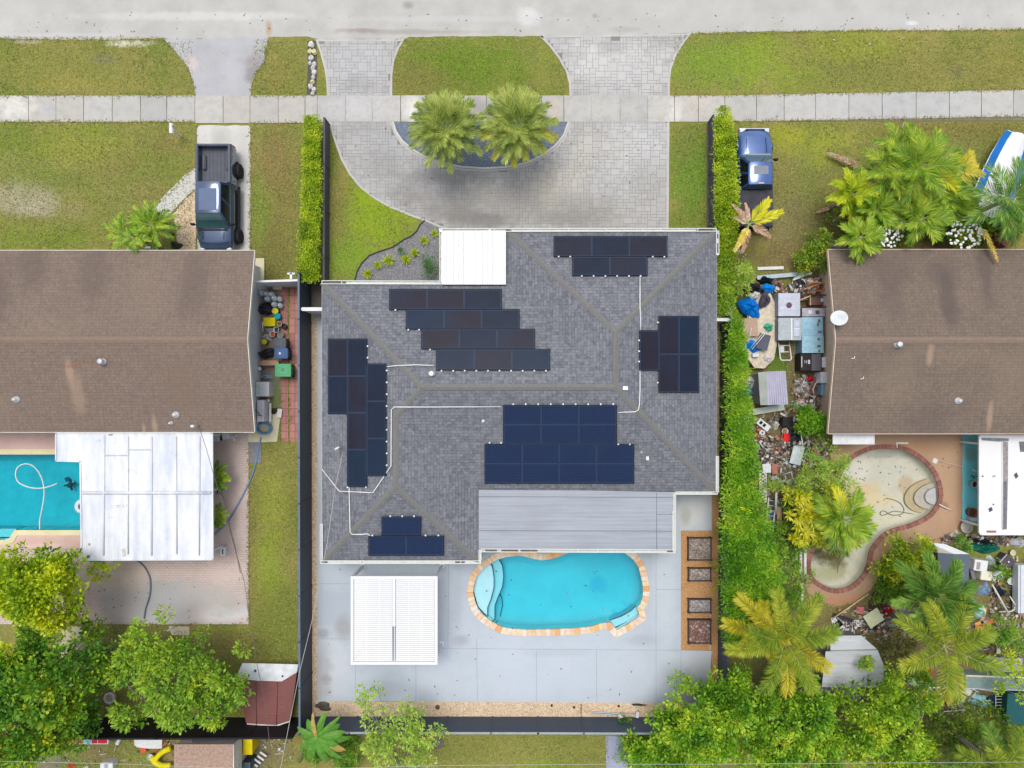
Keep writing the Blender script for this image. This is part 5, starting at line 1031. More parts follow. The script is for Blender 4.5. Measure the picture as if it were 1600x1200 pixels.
tree('mixed_undergrowth', 'loose mixed foliage around the foot of the banana plant', 'shrub', 505, 1180, [(500,1180,26,16,1.3),(480,1165,12,14,1.2),(535,1160,18,10,1.0)], L_WEED, per=48, rc=.28, L=.2, Wd=.08, trunk=.03)
# banana plant at the fence corner
rt = thing('banana_plant', 'banana plant with torn green and orange leaves at the fence corner', 'banana plant', tuple(P(487, 1145))); t_ = W(494, 1152, 2.6)
m = MB(); m.tube([P(487, 1145), t_], .1, 10, .07); m.tube([P(468, 1190), W(480, 1138, 2.2)], .09, 10, .06); m.build('trunk', M('banana_stem', (150,160,110), .6, sc=5), rt, world=True)
BG, BY = M('banana_leaf', (88,138,48), .45, sc=4, var=.3, fine=.1), M('banana_leaf_dead', (176,154,84), .6, sc=4, var=.4, fine=.15)
for az, el, Ln, wd_, mt_ in ((10,25,1.6,.22,BG),(42,30,1.9,.13,BG),(-35,10,1.9,.22,BY),(95,35,1.5,.12,BY),(-75,10,1.8,.24,BG),(-110,15,1.6,.24,BG),(150,30,1.2,.16,BG),(-12,5,2.0,.2,BG),(-55,0,2.3,.22,BG),(-140,10,1.4,.22,BG),(-170,0,1.2,.2,BG),(25,15,1.4,.26,BG),(70,25,1.5,.2,BG),(-25,20,1.3,.24,BG),(120,20,1.1,.2,BG),(-48,12,2.1,.16,BG)):
    a, e = math.radians(az), math.radians(el); m = MB(); k = 8; s = Vector((-math.sin(a), math.cos(a), 0)); p = Vector(t_); rows = []
    for i in range(k+1):
        u = i/k; ww = wd_*math.sin(math.pi*min(1, .08+u*.92))**.6*(1 if i < k else .1)*R.uniform(.85, 1.1); rows.append((p-s*ww-Vector((0, 0, ww*.35)), p.copy(), p+s*ww-Vector((0, 0, ww*.35)))); p = p+Vector((math.cos(a)*math.cos(e), math.sin(a)*math.cos(e), math.sin(e)))*(Ln/k); e -= .14
    vs = [v for r_ in rows for v in r_]; fs = []
    for i in range(k): fs += [(i*3, i*3+1, i*3+4, i*3+3), (i*3+1, i*3+2, i*3+5, i*3+4)]
    m.add(vs, fs); m.build('leaf', mt_, rt, world=True)

# short grass: blades over every lawn and creeping over the pavement edges
lawns = [(0,63,300,148,1),(395,62,478,148,1),(615,60,842,148,1),(860,100,886,148,1),(1052,56,1600,140,1),(0,192,300,388,1),(394,196,470,436,1),(520,290,560,436,1),(560,320,640,385,1),(516,230,530,300,.6),(1050,194,1104,352,1),(1156,192,1600,300,.9),(1200,300,1330,400,.8),(392,700,466,1030,1),(150,985,390,1030,.9),(640,1148,944,1200,1),(70,1155,270,1200,.8),(505,1150,640,1200,.7)]
P0 = []; 
for (a, b, c, d, k) in lawns:
    n = int((c-a)*(d-b)/784*95*k); q = NR.rand(n, 2)*np.array([c-a, d-b])+np.array([a, b]); P0.append(np.stack([(q[:, 0]-NX)/S, -(q[:, 1]-NY)/S, np.full(n, .004)], 1))
P0 = np.concatenate(P0); dirs = np.concatenate([NR.normal(0, 1, (len(P0), 2)), .25+.3*NR.rand(len(P0), 1)], 1)
lm = LM(); lm.leaves(P0, dirs, .07+.1*NR.rand(len(P0)), .022+.02*NR.rand(len(P0)), .3)
tag(lm.build('grass', LF('lawn_blade', (84,98,36), (130,138,64), (176,178,104), .2, .25, g=.85)), 'short lawn grass of the front and back yards', 'grass', None, 'stuff')
E0 = []
def edge_grass(pts, dens=22, wob=.07):
    for (ax, ay), (bx, by) in zip(pts, pts[1:]):
        a, b = P(ax, ay), P(bx, by); L_ = (b-a).length; n = int(L_*dens)
        t_ = NR.rand(n); cl = (.5+.5*np.sin(t_*L_*2.1+ax))*(.5+.5*np.sin(t_*L_*5.3+ay)); nn = np.array([-(b-a).y, (b-a).x])/max(L_, 1e-6)
        off = NR.normal(0, wob, n)*(.3+cl)
        E0.append(np.stack([a.x+(b.x-a.x)*t_+nn[0]*off, a.y+(b.y-a.y)*t_+nn[1]*off, np.full(n, .03)], 1))
for e in ([(0,149.5),(305,149.5)], [(394,150),(478,150)], [(0,190.5),(305,190.5)], [(394,192),(470,192)], [(1133,149.5),(1600,140)], [(1140,190),(1600,181.5)], [(1048,149),(1130,149)], [(0,60),(256,61)], [(1080,52),(1600,46)], [(306,196),(308,390)], [(391,200),(391,400)], [(388.5,690),(388.5,975)], [(112,976),(388,976)], [(306,150),(303,134),(298,116),(288,98),(274,80),(258,62)], [(392,150),(396,124),(414,96),(418,60)], [(262,338),(306,297)], [(238,328),(304,262)], [(1252,905),(1266,932),(1300,948),(1336,942)], [(1503,836),(1440,846),(1400,852)], [(948,1150),(948,1200)], [(437,560),(439,690)], [(451,440),(452,690)]): edge_grass(e, 34)
P0 = np.concatenate(E0); dirs = np.concatenate([NR.normal(0, 1, (len(P0), 2)), .3+.3*NR.rand(len(P0), 1)], 1); lm = LM(); lm.leaves(P0, dirs, .06+.1*NR.rand(len(P0)), .025+.02*NR.rand(len(P0)), .3)
tag(lm.build('edge_grass', LF('edge_blade', (90,96,40), (140,136,68), (190,176,110), .2, .6, g=.85)), 'ragged grass creeping over the pavement edges', 'grass', None, 'stuff')
# dry leaves on paving, patio and roofs
# ================= VEHICLES =================
TYRE = M('tyre_rubber', (48,46,48), .85, fine=.05); RIM = M('dark_rim', (96,98,102), .4, metal=.6); TRIMB = M('black_trim', (34,36,40), .6, fine=.03)
CHR = M('chrome_trim', (190,194,200), .25, metal=.7, fine=0); LAMP = M('headlamp', (228,232,236), .15, fine=0); TAIL = M('tail_lamp', (170,30,26), .3, fine=0)
def body_loft(st, seg=10):
    """st: (y, half width, z bottom, z top, corner) stations from tail to nose"""
    m = MB(); rows = []
    for (y, w, z0, z1, c) in st:
        rows.append([(-w, y, z0), (-w-.02, y, z0+(z1-z0)*.45), (-w+.01, y, z1-c), (-w+c*.7, y, z1-c*.25), (-w*.4, y, z1+.015), (w*.4, y, z1+.015), (w-c*.7, y, z1-c*.25), (w-.01, y, z1-c), (w+.02, y, z0+(z1-z0)*.45), (w, y, z0)])
    vs = [p for r in rows for p in r]; n = len(rows[0]); fs = []
    for i in range(len(rows)-1): fs += [(i*n+k, i*n+k+1, (i+1)*n+k+1, (i+1)*n+k) for k in range(n-1)]+[(i*n+n-1, i*n, (i+1)*n, (i+1)*n+n-1)]
    fs += [tuple(range(n)), tuple(reversed(range((len(rows)-1)*n, len(rows)*n)))]
    m.add(vs, [tuple(reversed(f)) for f in fs], True); return m
def pickup(label, px, py, head, Ln, Wd, paint, zrail, zroof, open_bed, cab, hoodz, group=None, lift=.0):
    """head: +1 nose towards the top of the photo; y runs tail (-) to nose (+)"""
    v = P(px, py); rt = thing('pickup_truck', label, 'pickup truck', (v.x, v.y, 0), 0 if head > 0 else math.pi, group); L2, w = Ln/2, Wd/2
    c0, c1, w0, w1 = cab           # cab rear, cab front (windscreen base) and roof rear/front, metres from centre
    hz = hoodz
    body_loft([(-c0*-1 if False else c0-.02, w-.03, .42+lift, zrail-.02, .08), (c0+.5, w-.01, .4+lift, zrail-.02, .09), (c1-.1, w-.01, .4+lift, zrail-.03, .09), (c1+.25, w-.02, .42+lift, hz, .12), (L2-.55, w-.05, .45+lift, hz-.05, .16), (L2-.2, w-.12, .5+lift, hz-.14, .2), (L2-.04, w-.3, .55+lift, hz-.34, .2)]).build('body', paint, rt)
    m = MB()      # bed: sides, front, tailgate, floor
    b1 = c0-.03; b0 = -L2+.02
    for s in (-1, 1): m.rbox((s*(w-.09), (b0+b1)/2, (.5+lift+zrail)/2), (.15, b1-b0, zrail-.5-lift), .04)
    m.rbox((0, b0+.05, (.55+lift+zrail)/2-.02), (Wd-.1, .1, zrail-.58-lift), .04); m.rbox((0, b1-.03, (.5+lift+zrail)/2), (Wd-.32, .07, zrail-.5-lift), .02); m.build('bed_side', paint, rt)
    m = MB(); m.box((0, (b0+b1)/2, .82+lift*.5), (Wd-.34, b1-b0-.2, .05)); 
    for i in range(7): m.box(((i-3)*(Wd-.5)/7, (b0+b1)/2, .85+lift*.5), (.06, b1-b0-.25, .02))
    for s in (-1, 1): m.rbox((s*(w-.34), (b0+b1)/2-.15, .93+lift*.5), (.2, .85, .2), .08)
    m.build('bed_liner', M('bed_liner', (92,94,102), .8), rt)
    m = MB(); 
    for s in (-1, 1): m.rbox((s*(w-.09), (b0+b1)/2, zrail+.01), (.13, b1-b0-.04, .03), .012)
    m.rbox((0, b0+.06, zrail-.005), (Wd-.3, .11, .03), .012); m.build('bed_rail', M('rail_grey', (86,92,106), .5), rt)
    if not open_bed:
        m = MB(); m.rbox((0, (b0+b1)/2, zrail+.035), (Wd-.12, b1-b0-.02, .05), .03); m.build('bed_cover', M('tonneau', (62,60,68), .6, sc=4, var=.25), rt)
    rw = w-.3                       # greenhouse
    R_ = [(-rw, w0, zroof-.06), (rw, w0, zroof-.06), (rw, w1, zroof-.04), (-rw, w1, zroof-.04)]; B_ = [(-w+.06, c0, zrail), (w-.06, c0, zrail), (w-.06, c1+.1, hz+.02), (-w+.06, c1+.1, hz+.02)]
    m = MB(); m.add([(-w+.06, c0, zrail-.06)] and B_+R_, [(0, 1, 5, 4), (1, 2, 6, 5), (3, 0, 4, 7), (2, 3, 7, 6)]); m.build('cab', paint, rt)
    m = MB(); yy = [w0-.02, w0+.15, (w0+w1)/2, w1-.2, w1+.03]; rows = []
    for j, y in enumerate(yy):
        e = .03 if j in (0, 4) else 0; ww = rw-(.04 if j in (0, 4) else 0)+.01
        rows += [(-ww, y, zroof-.07-e*.3), (-ww*.85, y, zroof-.01-e), (0, y, zroof+.015-e), (ww*.85, y, zroof-.01-e), (ww, y, zroof-.07-e*.3)]
    m.add(rows, [(i*5+k, i*5+k+1, (i+1)*5+k+1, (i+1)*5+k) for i in range(4) for k in range(4)], True); m.build('roof', paint, rt)
    def lerp3(a, b, t_): return tuple(a[i]+(b[i]-a[i])*t_ for i in range(3))
    def pane(a, b, c, d, name, ins=.08, off=(0, 0, 0), mat=None):      # a,b bottom  c,d top
        ct = tuple((a[i]+b[i]+c[i]+d[i])/4 for i in range(3)); q = [tuple(lerp3(p, ct, ins)[i]+off[i] for i in range(3)) for p in (a, b, c, d)]
        m = MB(); m.add(q, [(0, 1, 2, 3)]); return m.build(name, mat or GLV, rt)
    GLV = glossy('car_glass', (40,70,72), .06)
    pane(B_[3], B_[2], R_[2], R_[3], 'windscreen', .07, (0, .02, .015)); pane(B_[1], B_[0], R_[0], R_[1], 'rear_window', .14, (0, -.02, .01))
    for s, (a, b, c, d) in ((1, (B_[2], B_[1], R_[1], R_[2])), (-1, (B_[0], B_[3], R_[3], R_[0]))):
        for t0, t1 in ((.04, .48), (.52, .95)):
            aa, bb = lerp3(a, b, t0), lerp3(a, b, t1); dd, cc = lerp3(d, c, t0), lerp3(d, c, t1); pane(aa, bb, cc, dd, 'side_window', .1, (s*.015, 0, .008), glossy('dark_glass', (24,28,32), .08))
    if open_bed:
        m = MB(); m.rbox((0, (w0+w1)/2+.12, zroof+.008), (rw*1.42, (w1-w0)*.72, .02), .01); m.build('sunroof', glossy('sunroof_glass', (36,64,104), .04), rt)
    else:
        m = MB(); m.rbox((.02, w1-.42, zroof+.006), (rw*1.2, .46, .02), .01); m.build('sunroof', glossy('sunroof_grey', (96,104,112), .05), rt)
        m = MB(); m.rbox((.02, w0+.04, zroof-.01), (.3, .07, .03), .01); m.build('brake_light', MI('brake_lens', [(226,190,186)]), rt)
    for s in (-1, 1):
        m = MB(); m.box((s*.02, c1+.12, 0), (0, 0, 0)) if False else None
        m.rbox((s*(w+.1), c1-.12, hz+.1), (.22, .13, .16), .04); m.box((s*(w+.0), c1-.1, hz+.05), (.12, .05, .05)); m.build('wing_mirror', TRIMB, rt)
        m = MB(); m.rbox((s*(w-.26), L2-.14, hz-.34), (.26, .16, .14), .05); m.build('headlight', LAMP, rt)
        m = MB(); m.rbox((s*(w-.07), -L2+.05, zrail-.25), (.12, .1, .32), .02); m.build('tail_light', TAIL, rt)
        if open_bed: m = MB(); m.rbox((s*(w+.06), (c0+c1)/2+.05, .48), (.17, c1-c0+.25, .06), .02); m.build('side_step', TRIMB, rt)
        for y in (-L2+1.2, L2-.95):
            m = MB(); r = .4 if open_bed else .35; x = s*(w-.04+(.07 if open_bed else 0)); m.lathe((x, y, r), [(r*.6, -.13), (r*.94, -.13), (r, -.09), (r, .09), (r*.94, .13), (r*.6, .13)], 20, 'X'); wh = m.build('wheel', TYRE, rt)
            m = MB(); m.lathe((x, y, r), [(.02, -.1), (r*.6, -.1), (r*.6, .1), (.02, .1)], 14, 'X'); m.build('rim', RIM, wh)
            m = MB(); m.tube([(s*(w-.02), y-r*1.15*math.cos(a), r+r*1.15*math.sin(a)) for a in [math.pi*i/8 for i in range(9)]], .05, 6); m.build('wheel_arch', TRIMB if open_bed else paint, rt)
    m = MB(); m.rbox((0, L2-.02, .55+lift*.6), (Wd-.18, .18, .26), .06); m.build('front_bumper', TRIMB if open_bed else CHR, rt); m = MB(); m.rbox((0, -L2-.04, .55+lift*.6), (Wd-.2, .16, .2), .05); m.build('rear_bumper', TRIMB, rt)
    m = MB(); m.box((0, L2-.09, hz-.3), (Wd*.55, .06, .25)); m.build('grille', TRIMB, rt)
    if True:
        for s in (-1, 1): m = MB(); m.tube([(s*(w-.38), c1+.28, hz+.02), (s*(w-.42), L2-.6, hz-.035)], .012, 4); m.build('bonnet_crease', TRIMB, rt)
    m = MB(); m.rbox((0, c1+.17, hz+.035), (Wd-.35, .1, .03), .01); m.build('wiper_cowl', TRIMB if open_bed else M('cowl_grey', (130,146,160), .5), rt)
    return rt
pickup('large dark blue pickup with empty open bed and glass sunroof on the left driveway', 350, 318, -1, 5.75, 1.93, glossy('navy_paint', (58,74,102), .16, .4), 1.35, 1.95, True, (-.72, 1.62, -.62, 1.0), 1.3, lift=.12)
pickup('older blue pickup with black covered bed parked on the grass beside the hedge', 1172.5, 285, 1, 5.45, 1.88, glossy('blue_paint', (54,84,138), .25, .25), 1.02, 1.72, False, (-.72, 1.02, -.6, .55), 1.0)
# covered boat on the right edge
bt = thing('covered_boat', 'blue hulled boat under a white cover below the right palms', 'boat', tuple(P(1548, 280)), math.radians(-22))
def hull(ws, z0s, z1s, ys, cover=None):
    vs = []; n = len(ys)
    for y, w, a, b in zip(ys, ws, z0s, z1s): vs += [(-w*.55, y, a), (-w, y, b), (w, y, b), (w*.55, y, a)]
    fs = []
    for i in range(n-1): fs += [(i*4+k, (i+1)*4+k, (i+1)*4+k+1, i*4+k+1) for k in (0, 2)]+[(i*4+3, (i+1)*4+3, (i+1)*4, i*4)]
    fs += [(0, 1, 2, 3), tuple(reversed([(n-1)*4+k for k in range(4)]))]; return vs, fs
ys = [-2.6, -1.6, -.4, .8, 1.7, 2.25]; ws = [1.08, 1.14, 1.12, 1.02, .86, .66]
m = MB(); m.add(*hull([w*.98 for w in ws], [.4]*6, [.95, .95, .97, 1.0, 1.02, 1.02], ys)); m.build('hull', M('boat_blue', (24,104,178), .35, var=.08), bt)
m = MB(); vs = []; 
for y, w in zip(ys, ws): vs += [(-w*.98, y, .99), (-w*.5, y, 1.2), (0, y, 1.27), (w*.5, y, 1.2), (w*.98, y, .99)]
inn_ = [(-.74 if False else 0)]
cv = []
for y, w in zip(ys, [w*.60 for w in ws]): cv += [(-w, y, 1.04), (-w*.5, y, 1.2), (0, y, 1.26), (w*.5, y, 1.2), (w, y, 1.04)]
m.add(cv, [(i*5+k, i*5+k+1, (i+1)*5+k+1, (i+1)*5+k) for i in range(5) for k in range(4)], True); m.build('boat_cover', M('boat_cover_white', (244,246,250), .6, sc=2, var=.05, g=.84), bt)
m = MB()
for s in (-1, 1): m.tube([(s*w*.98, y, 1.0) for y, w in zip(ys, ws)], .035, 6)
m.tube([(-ws[-1], ys[-1], 1.02), (ws[-1], ys[-1], 1.02)], .03, 6); m.build('gunwale', M('gunwale_white', (232,236,240), .4), bt)
for s in (-1, 1):
    m = MB(); cvx = [w*.78*s for w in ws]; m.add([p for x, y in zip(cvx, ys) for p in ((x-.21, y, 1.035), (x+.21, y, 1.035))], [(i*2, i*2+1, i*2+3, i*2+2) for i in range(5)]); m.build('side_deck', M('boat_blue', (24,104,178), .35), bt)
# ================= SMALL THINGS =================
def mat_(c, rough=.6, **k): return M('p_%d_%d_%d' % tuple(c), c, rough, sc=k.pop('sc', 5), **k)
DARKI = M('dark_inside', (60,58,56))
def bucket(label, px, py, r=.16, h=.35, c=(200,200,200), name='bucket', lid=None, fill=None, cat='bucket', group=None, z=0):
    rt = root(name, label, cat, px, py, h, 0, group, z); m = MB(); m.lathe((0, 0, 0), [(r*.82, 0), (r*.98, h-.02), (r*1.06, h-.02), (r*1.06, h), (r*.92, h), (r*.78, .05)], 16); m.build('shell', mat_(c), rt)
    m = MB()
    if lid: m.lathe((0, 0, 0), [(r*1.07, h+.002), (r*1.07, h+.02), (r*.8, h+.028), (.01, h+.02)], 16, caps=False); m.build('lid', mat_(lid), rt)
    else: m.lathe((0, 0, 0), [(r*.86, h*.62), (r*.5, h*.68), (.01, h*.66)], 12, caps=False); m.build('contents', mat_(fill) if fill else DARKI, rt)
    return rt
def jug(label, px, py, r=.17, h=.5, c=(186,198,204), group=None):
    rt = root('water_jug', label, 'jug', px, py, h, 0, group); m = MB(); m.lathe((0, 0, 0), [(r*.9, 0), (r, .05), (r, h*.35), (r*.94, h*.38), (r, h*.42), (r, h*.75), (r*.5, h*.92), (r*.3, h*.94), (r*.3, h)], 16); m.build('shell', mat_(c, .3), rt)
    m = MB(); m.lathe((0, 0, h), [(r*.34, -.01), (r*.34, .03), (r*.05, .04)], 10); m.build('cap', mat_((214,222,226)), rt); return rt
def box(label, px, py, w, d, h, c, rot=0, name='box', cat='box', lidc=None, group=None, z=0, flaps=False, feet=False, top=None):
    rt = root(name, label, cat, px, py, h, math.radians(rot), group, z); m = MB(); m.rbox((0, 0, h/2), (w, d, h), min(.03, h*.3)); m.build('body', mat_(c), rt)
    if lidc: m = MB(); m.rbox((0, 0, h+.015), (w+.03, d+.03, .04), .012); m.build('lid', mat_(lidc), rt)
    if flaps:
        for s in (-1, 1): m = MB(); m.box((s*(w/2+.05), 0, h-.01), (.12, d*.9, .01), 0, (0, s*.5)); m.build('flap', mat_(tuple(min(255, x+12) for x in c)), rt)
    if top:
        for (tx, ty, tw, td, tc) in top: m = MB(); m.rbox((tx, ty, h+.008), (tw, td, .02), .006); m.build('top_detail', mat_(tc), rt)
    return rt
def bin_(label, px, py, w, d, h, c, rot=0, marks=()):
    rt = root('wheelie_bin', label, 'bin', px, py, h, math.radians(rot)); m = MB(); v = []
    for z, k in ((.08, .82), (h-.06, 1)): v += [(a*w/2*k, b*d/2*k, z) for a, b in ((-1, -1), (1, -1), (1, 1), (-1, 1))]
    m.add(v, [(3, 2, 1, 0), (4, 5, 6, 7)]+[(i, (i+1) % 4, 4+(i+1) % 4, 4+i) for i in range(4)]); m.build('body', mat_(tuple(x*.85 for x in c)), rt)
    m = MB(); m.rbox((0, 0, h-.03), (w+.06, d+.05, .07), .025); m.rbox((0, 0, h+.01), (w*.72, d*.7, .03), .02); lid = m.build('lid', mat_(c), rt)
    m = MB(); m.tube([(w/2+.02, -d*.35, h-.05), (w/2+.07, -d*.3, h-.05), (w/2+.07, d*.3, h-.05), (w/2+.02, d*.35, h-.05)], .018, 6); m.build('handle', mat_(tuple(x*.6 for x in c)), rt)
    for s in (-1, 1): m = MB(); m.lathe((w*.3, 0, .1), [(.1, -.02), (.1, .02)], 12, 'X'); o = m.build('wheel', TYRE, rt); o.location.y = s*d*.42
    for (tx, ty, tw, td, tc) in marks: m = MB(); m.box((tx, ty, h+.028), (tw, td, .006)); m.build('mark', mat_(tc), rt)
    return rt
def heap(label, px, py, rx, ry, h, c, rot=0, name='tarp', cat='tarp', seed=1, rough=.45, amp=.35, z=0, outline=None):
    """crumpled cloth or full sacks"""
    rr = random.Random(seed); m = MB(); nr, na = 7, 26; vs = []; ph = [rr.uniform(0, 6.28) for _ in range(8)]
    for i in range(nr):
        u = (i+.35)/(nr-.65)
        for k in range(na):
            a = 2*math.pi*k/na; w = 1+.16*math.sin(2*a+ph[0])+.12*math.sin(3*a+ph[1])+.08*math.sin(5*a+ph[2])
            f = 1+amp*(.35*math.sin(4*a+ph[3]+u*4)+.3*math.sin(7*a+ph[4]-u*5)+rr.uniform(-.25, .25))
            zz = h*(1-u**2.4)*f if i < nr-1 else 0
            vs.append((math.cos(a)*rx/S*u*w, math.sin(a)*ry/S*u*w, max(0, zz)))
    fs = [(i*na+k, (i+1)*na+k, (i+1)*na+(k+1) % na, i*na+(k+1) % na) for i in range(nr-1) for k in range(na)]+[tuple(range(na))]
    m.add(vs, fs, False); return solo(name, label, cat, m, M('cloth_%d_%d_%d' % c, c, rough, sc=3, var=.3, fine=.05, bump=.3), px, py, h*.5, math.radians(rot), z=z)
def board(label, px, py, w, d, c, h=.1, rot=0, th=.03, name='board', cat='board', ribs=0, tilt=(0, 0), group=None, mat=None, rough=.6, spots=()):
    m = MB(); m.box((0, 0, 0), (w, d, th), 0, tilt)
    mx = Matrix.Rotation(tilt[0], 3, 'X') @ Matrix.Rotation(tilt[1], 3, 'Y')
    for i in range(ribs): c_ = mx @ Vector(((i+.5)/ribs*w-w/2, 0, th/2+.008)); m.box(tuple(c_), (w/ribs*.35, d, .02), 0, tilt)
    for (x, y, sx, sy) in (): pass
    return solo(name, label, cat, m, mat or mat_(c, rough), px, py, h, math.radians(rot), group, z=h)
def rod(label, a, b, r=.025, c=(220,220,220), name='pole', cat='pole', bend=None):
    """a, b: (px, py, z) as seen"""
    p, q = W(*a), W(*b); m = MB(); pts = [p, q] if not bend else [p]+[W(*x) for x in bend]+[q]; m.tube(pts, r, 7); return wthing(name, label, cat, m, mat_(c))
def frame(label, px, py, w, d, h, c=(226,228,230), rot=0, name='metal_frame', cat='frame', bars=3, r=.018):
    rt = root(name, label, cat, px, py, h, math.radians(rot)); 
    for s in (-1, 1): m = MB(); m.tube([(s*w/2, -d/2, .02), (s*w/2, -d/2, h), (s*w/2, d/2, h), (s*w/2, d/2, .02)], r, 6); m.build('side_rail', mat_(c), rt)
    for i in range(bars): m = MB(); y = -d/2+d*(i+.5)/bars; m.tube([(-w/2, y, h), (w/2, y, h)], r*.8, 6); m.build('rung', mat_(c), rt)
    return rt
def chair(label, px, py, c, rot=0, h=.8, name='plastic_chair'):
    rt = root(name, label, 'chair', px, py, .5, math.radians(rot)); mt = mat_(c)
    m = MB(); m.rbox((0, 0, .42), (.44, .44, .04), .015); m.build('seat', mt, rt); m = MB(); m.rbox((0, .23, .64), (.44, .04, .42), .015); m.build('backrest', mt, rt)
    for a, b in ((-1, -1), (1, -1), (1, 1), (-1, 1)): m = MB(); m.tube([(a*.18, b*.18, .41), (a*.23, b*.23, 0)], .02, 6); m.build('leg', mt, rt)
    for s in (-1, 1): m = MB(); m.tube([(s*.23, -.2, .42), (s*.25, -.2, .62), (s*.25, .2, .64)], .022, 6); m.build('armrest', mt, rt)
    return rt
def debris(name, label, reg, n, cols, smin=.03, smax=.22, zmax=.2):
    m = MB()
    for _ in range(n):
        a, b, c, d = R.choice(reg); x, y = R.uniform(a, c), R.uniform(b, d); w, e = R.uniform(smin, smax), R.uniform(smin, smax)*R.choice((.25, .6, 1)); v = P(x, y, R.uniform(.02, zmax)); an = R.uniform(0, 3.14)
        k = R.random()
        if k < .55: m.box(v, (w, e, R.uniform(.01, .08)), an, (R.uniform(-.5, .5), R.uniform(-.5, .5)))
        elif k < .8: d_ = Vector((math.cos(an), math.sin(an), R.uniform(-.2, .2)))*w*1.6; m.tube([v-d_, v+d_], R.uniform(.008, .02), 5)
        else: m.lathe(v, [(w*.3, 0), (w*.34, w*.4), (w*.3, w*.42)], 9)
    o = m.build(name, MI('junk_'+name, cols, .6)); return tag(o, label, 'rubbish', None, 'stuff')
# mailbox, rocks, covers
mb = thing('mailbox', 'white mailbox on a thin post beside the left sidewalk', 'mailbox', tuple(P(284.5, 213.5)))
m = MB(); m.rbox((0, 0, .55), (.09, .09, 1.1), .02); m.build('post', WF, mb)
m = MB(); pr = [(math.cos(a)*.1, .1*math.sin(a)) for a in [math.pi*i/8 for i in range(9)]]; vs = [(x, -.27, 1.16+z_) for x, z_ in pr]+[(.1, -.27, 1.04), (-.1, -.27, 1.04)]; vs = vs[:9]+[(-.1, -.27, 1.04), (.1, -.27, 1.04)]; n = len(vs); vs2 = [(x, .27, z_) for x, _, z_ in vs]
m.add(vs+vs2, [tuple(range(n)), tuple(reversed(range(n, 2*n)))]+[(i, i+n, (i+1) % n+n, (i+1) % n) for i in range(n)], False); m.build('box', WF, mb); m = MB(); m.box((.115, .1, 1.2), (.015, .05, .18)); m.build('flag', TAIL, mb)
ords = ['first','second','third','fourth','fifth','sixth','seventh','eighth','ninth','tenth','eleventh','twelfth','last']
for i, (x, y, r) in enumerate(((486,69.5,4.5),(484.5,80.5,4),(491,81,4.2),(486,90.5,4),(484,98.5,2.8),(490.5,100.5,4),(488.5,106.5,3.4),(490.5,113.5,4),(489.5,121,3.2),(488,128,3.6),(485,135,3.8),(490.5,139.5,3.6),(488.5,146,3.2))):
    m = MB(); rr = random.Random(i); prof = []; vs = []; na = 9
    for zz, k in ((0, .9), (.09, 1.05), (.17, .75), (.2, .3)):
        for j in range(na): a = 6.283*j/na; q = k*r/S*rr.uniform(.8, 1.2); vs.append((math.cos(a)*q, math.sin(a)*q*1.1, zz*rr.uniform(.8, 1.2)))
    m.add(vs, [(q*na+j, q*na+(j+1) % na, (q+1)*na+(j+1) % na, (q+1)*na+j) for q in range(3) for j in range(na)]+[tuple(range(3*na, 4*na))])
    solo('coral_rock', ('%s pale rock from the road in the row beside the driveway' % ords[i]) if i < 12 else 'pale rock nearest the sidewalk in the row beside the driveway', 'rock', m, mat_((226,222,206) if i not in (1, 2, 9) else (232,212,160), .9, var=.25, fine=.2), x, y, .1, 0, 'pale rocks lined up beside the driveway')
m = MB(); m.sheet(GP([(480,64),(494,63),(496,100),(494,148),(479,148),(481,100)]), [], .006); struct('rock_bed', m, M('dark_soil', (96,90,84)))
board('dark square meter box cover set in the sidewalk by the hedge end', 1130.5, 168.5, .33, .3, (84,80,74), h=.045, name='meter_cover', cat='cover')
m = MB(); m.lathe((0, 0, 0), [(.33, 0), (.33, .03), (.28, .04), (.01, .04)], 26, caps=False); solo('round_cover', 'large round dark cover in the grass behind the slate fence', 'cover', m, mat_((108,98,100), .9), 683.5, 1161, 0)
m = MB(); m.lathe((0, 0, 0), [(.13, 0), (.13, .03), (.01, .035)], 18, caps=False); solo('round_cover', 'small round dark cover in the tan pebbles', 'cover', m, mat_((108,84,76), .9), 683.5, 1105, .02)
heap('heap of dark fallen leaves in the pebble corner', 505, 1104, 13, 7, .1, (84,76,70), name='leaf_pile', cat='leaf pile', seed=5); heap('dark cloth strip on the pebbles by the patio edge', 998, 1101.5, 12, 2, .06, (58,54,56), name='cloth_strip', cat='cloth', seed=9)
# pool poles on the pebbles
rod('pale blue telescopic pool pole lying on the tan pebbles', (925,1114,.1), (968,1118,.25), .03, (150,184,206), 'pool_pole')
rod('thin grey rake pole lying beside the pool pole', (908,1100,.1), (908,1117,.3), .02, (70,70,74), 'rake_pole'); rod('long thin white pole crossing behind the blue pool pole', (912,1112,.08), (992,1116,.2), .015, (226,226,224), 'thin_pole')
for lab, x, y, r in (('white pool brush head at the blue pole end', 970.5, 1119, 15), ('white pool net hoop leaning on the slate fence', 996, 1117, 80)):
    m = MB(); m.rbox((0, 0, .3), (.34, .2, .1), .04); solo('pool_brush' if r == 15 else 'pool_net', lab, 'pool tool', m, mat_((232,232,236)), x, y, .3, math.radians(r))
for i, (x, y) in enumerate(((643,1099),(862,1103),(897,1106),(967,1104),(832,1105))):
    m = MB(); m.lathe((0, 0, 0), [(.06, 0), (.07, .05), (.05, .1), (.02, .11)], 9); solo('garden_light', ['white spotlight among the tan pebbles','leftmost dark stub light in the tan pebbles','middle dark stub light in the tan pebbles','dark stub light near the pool pole head','tiny pale stub light below the patio joint'][i], 'garden light', m, mat_((50,48,50) if i in (1, 2, 3) else (230,228,222)), x, y, .1, 0)
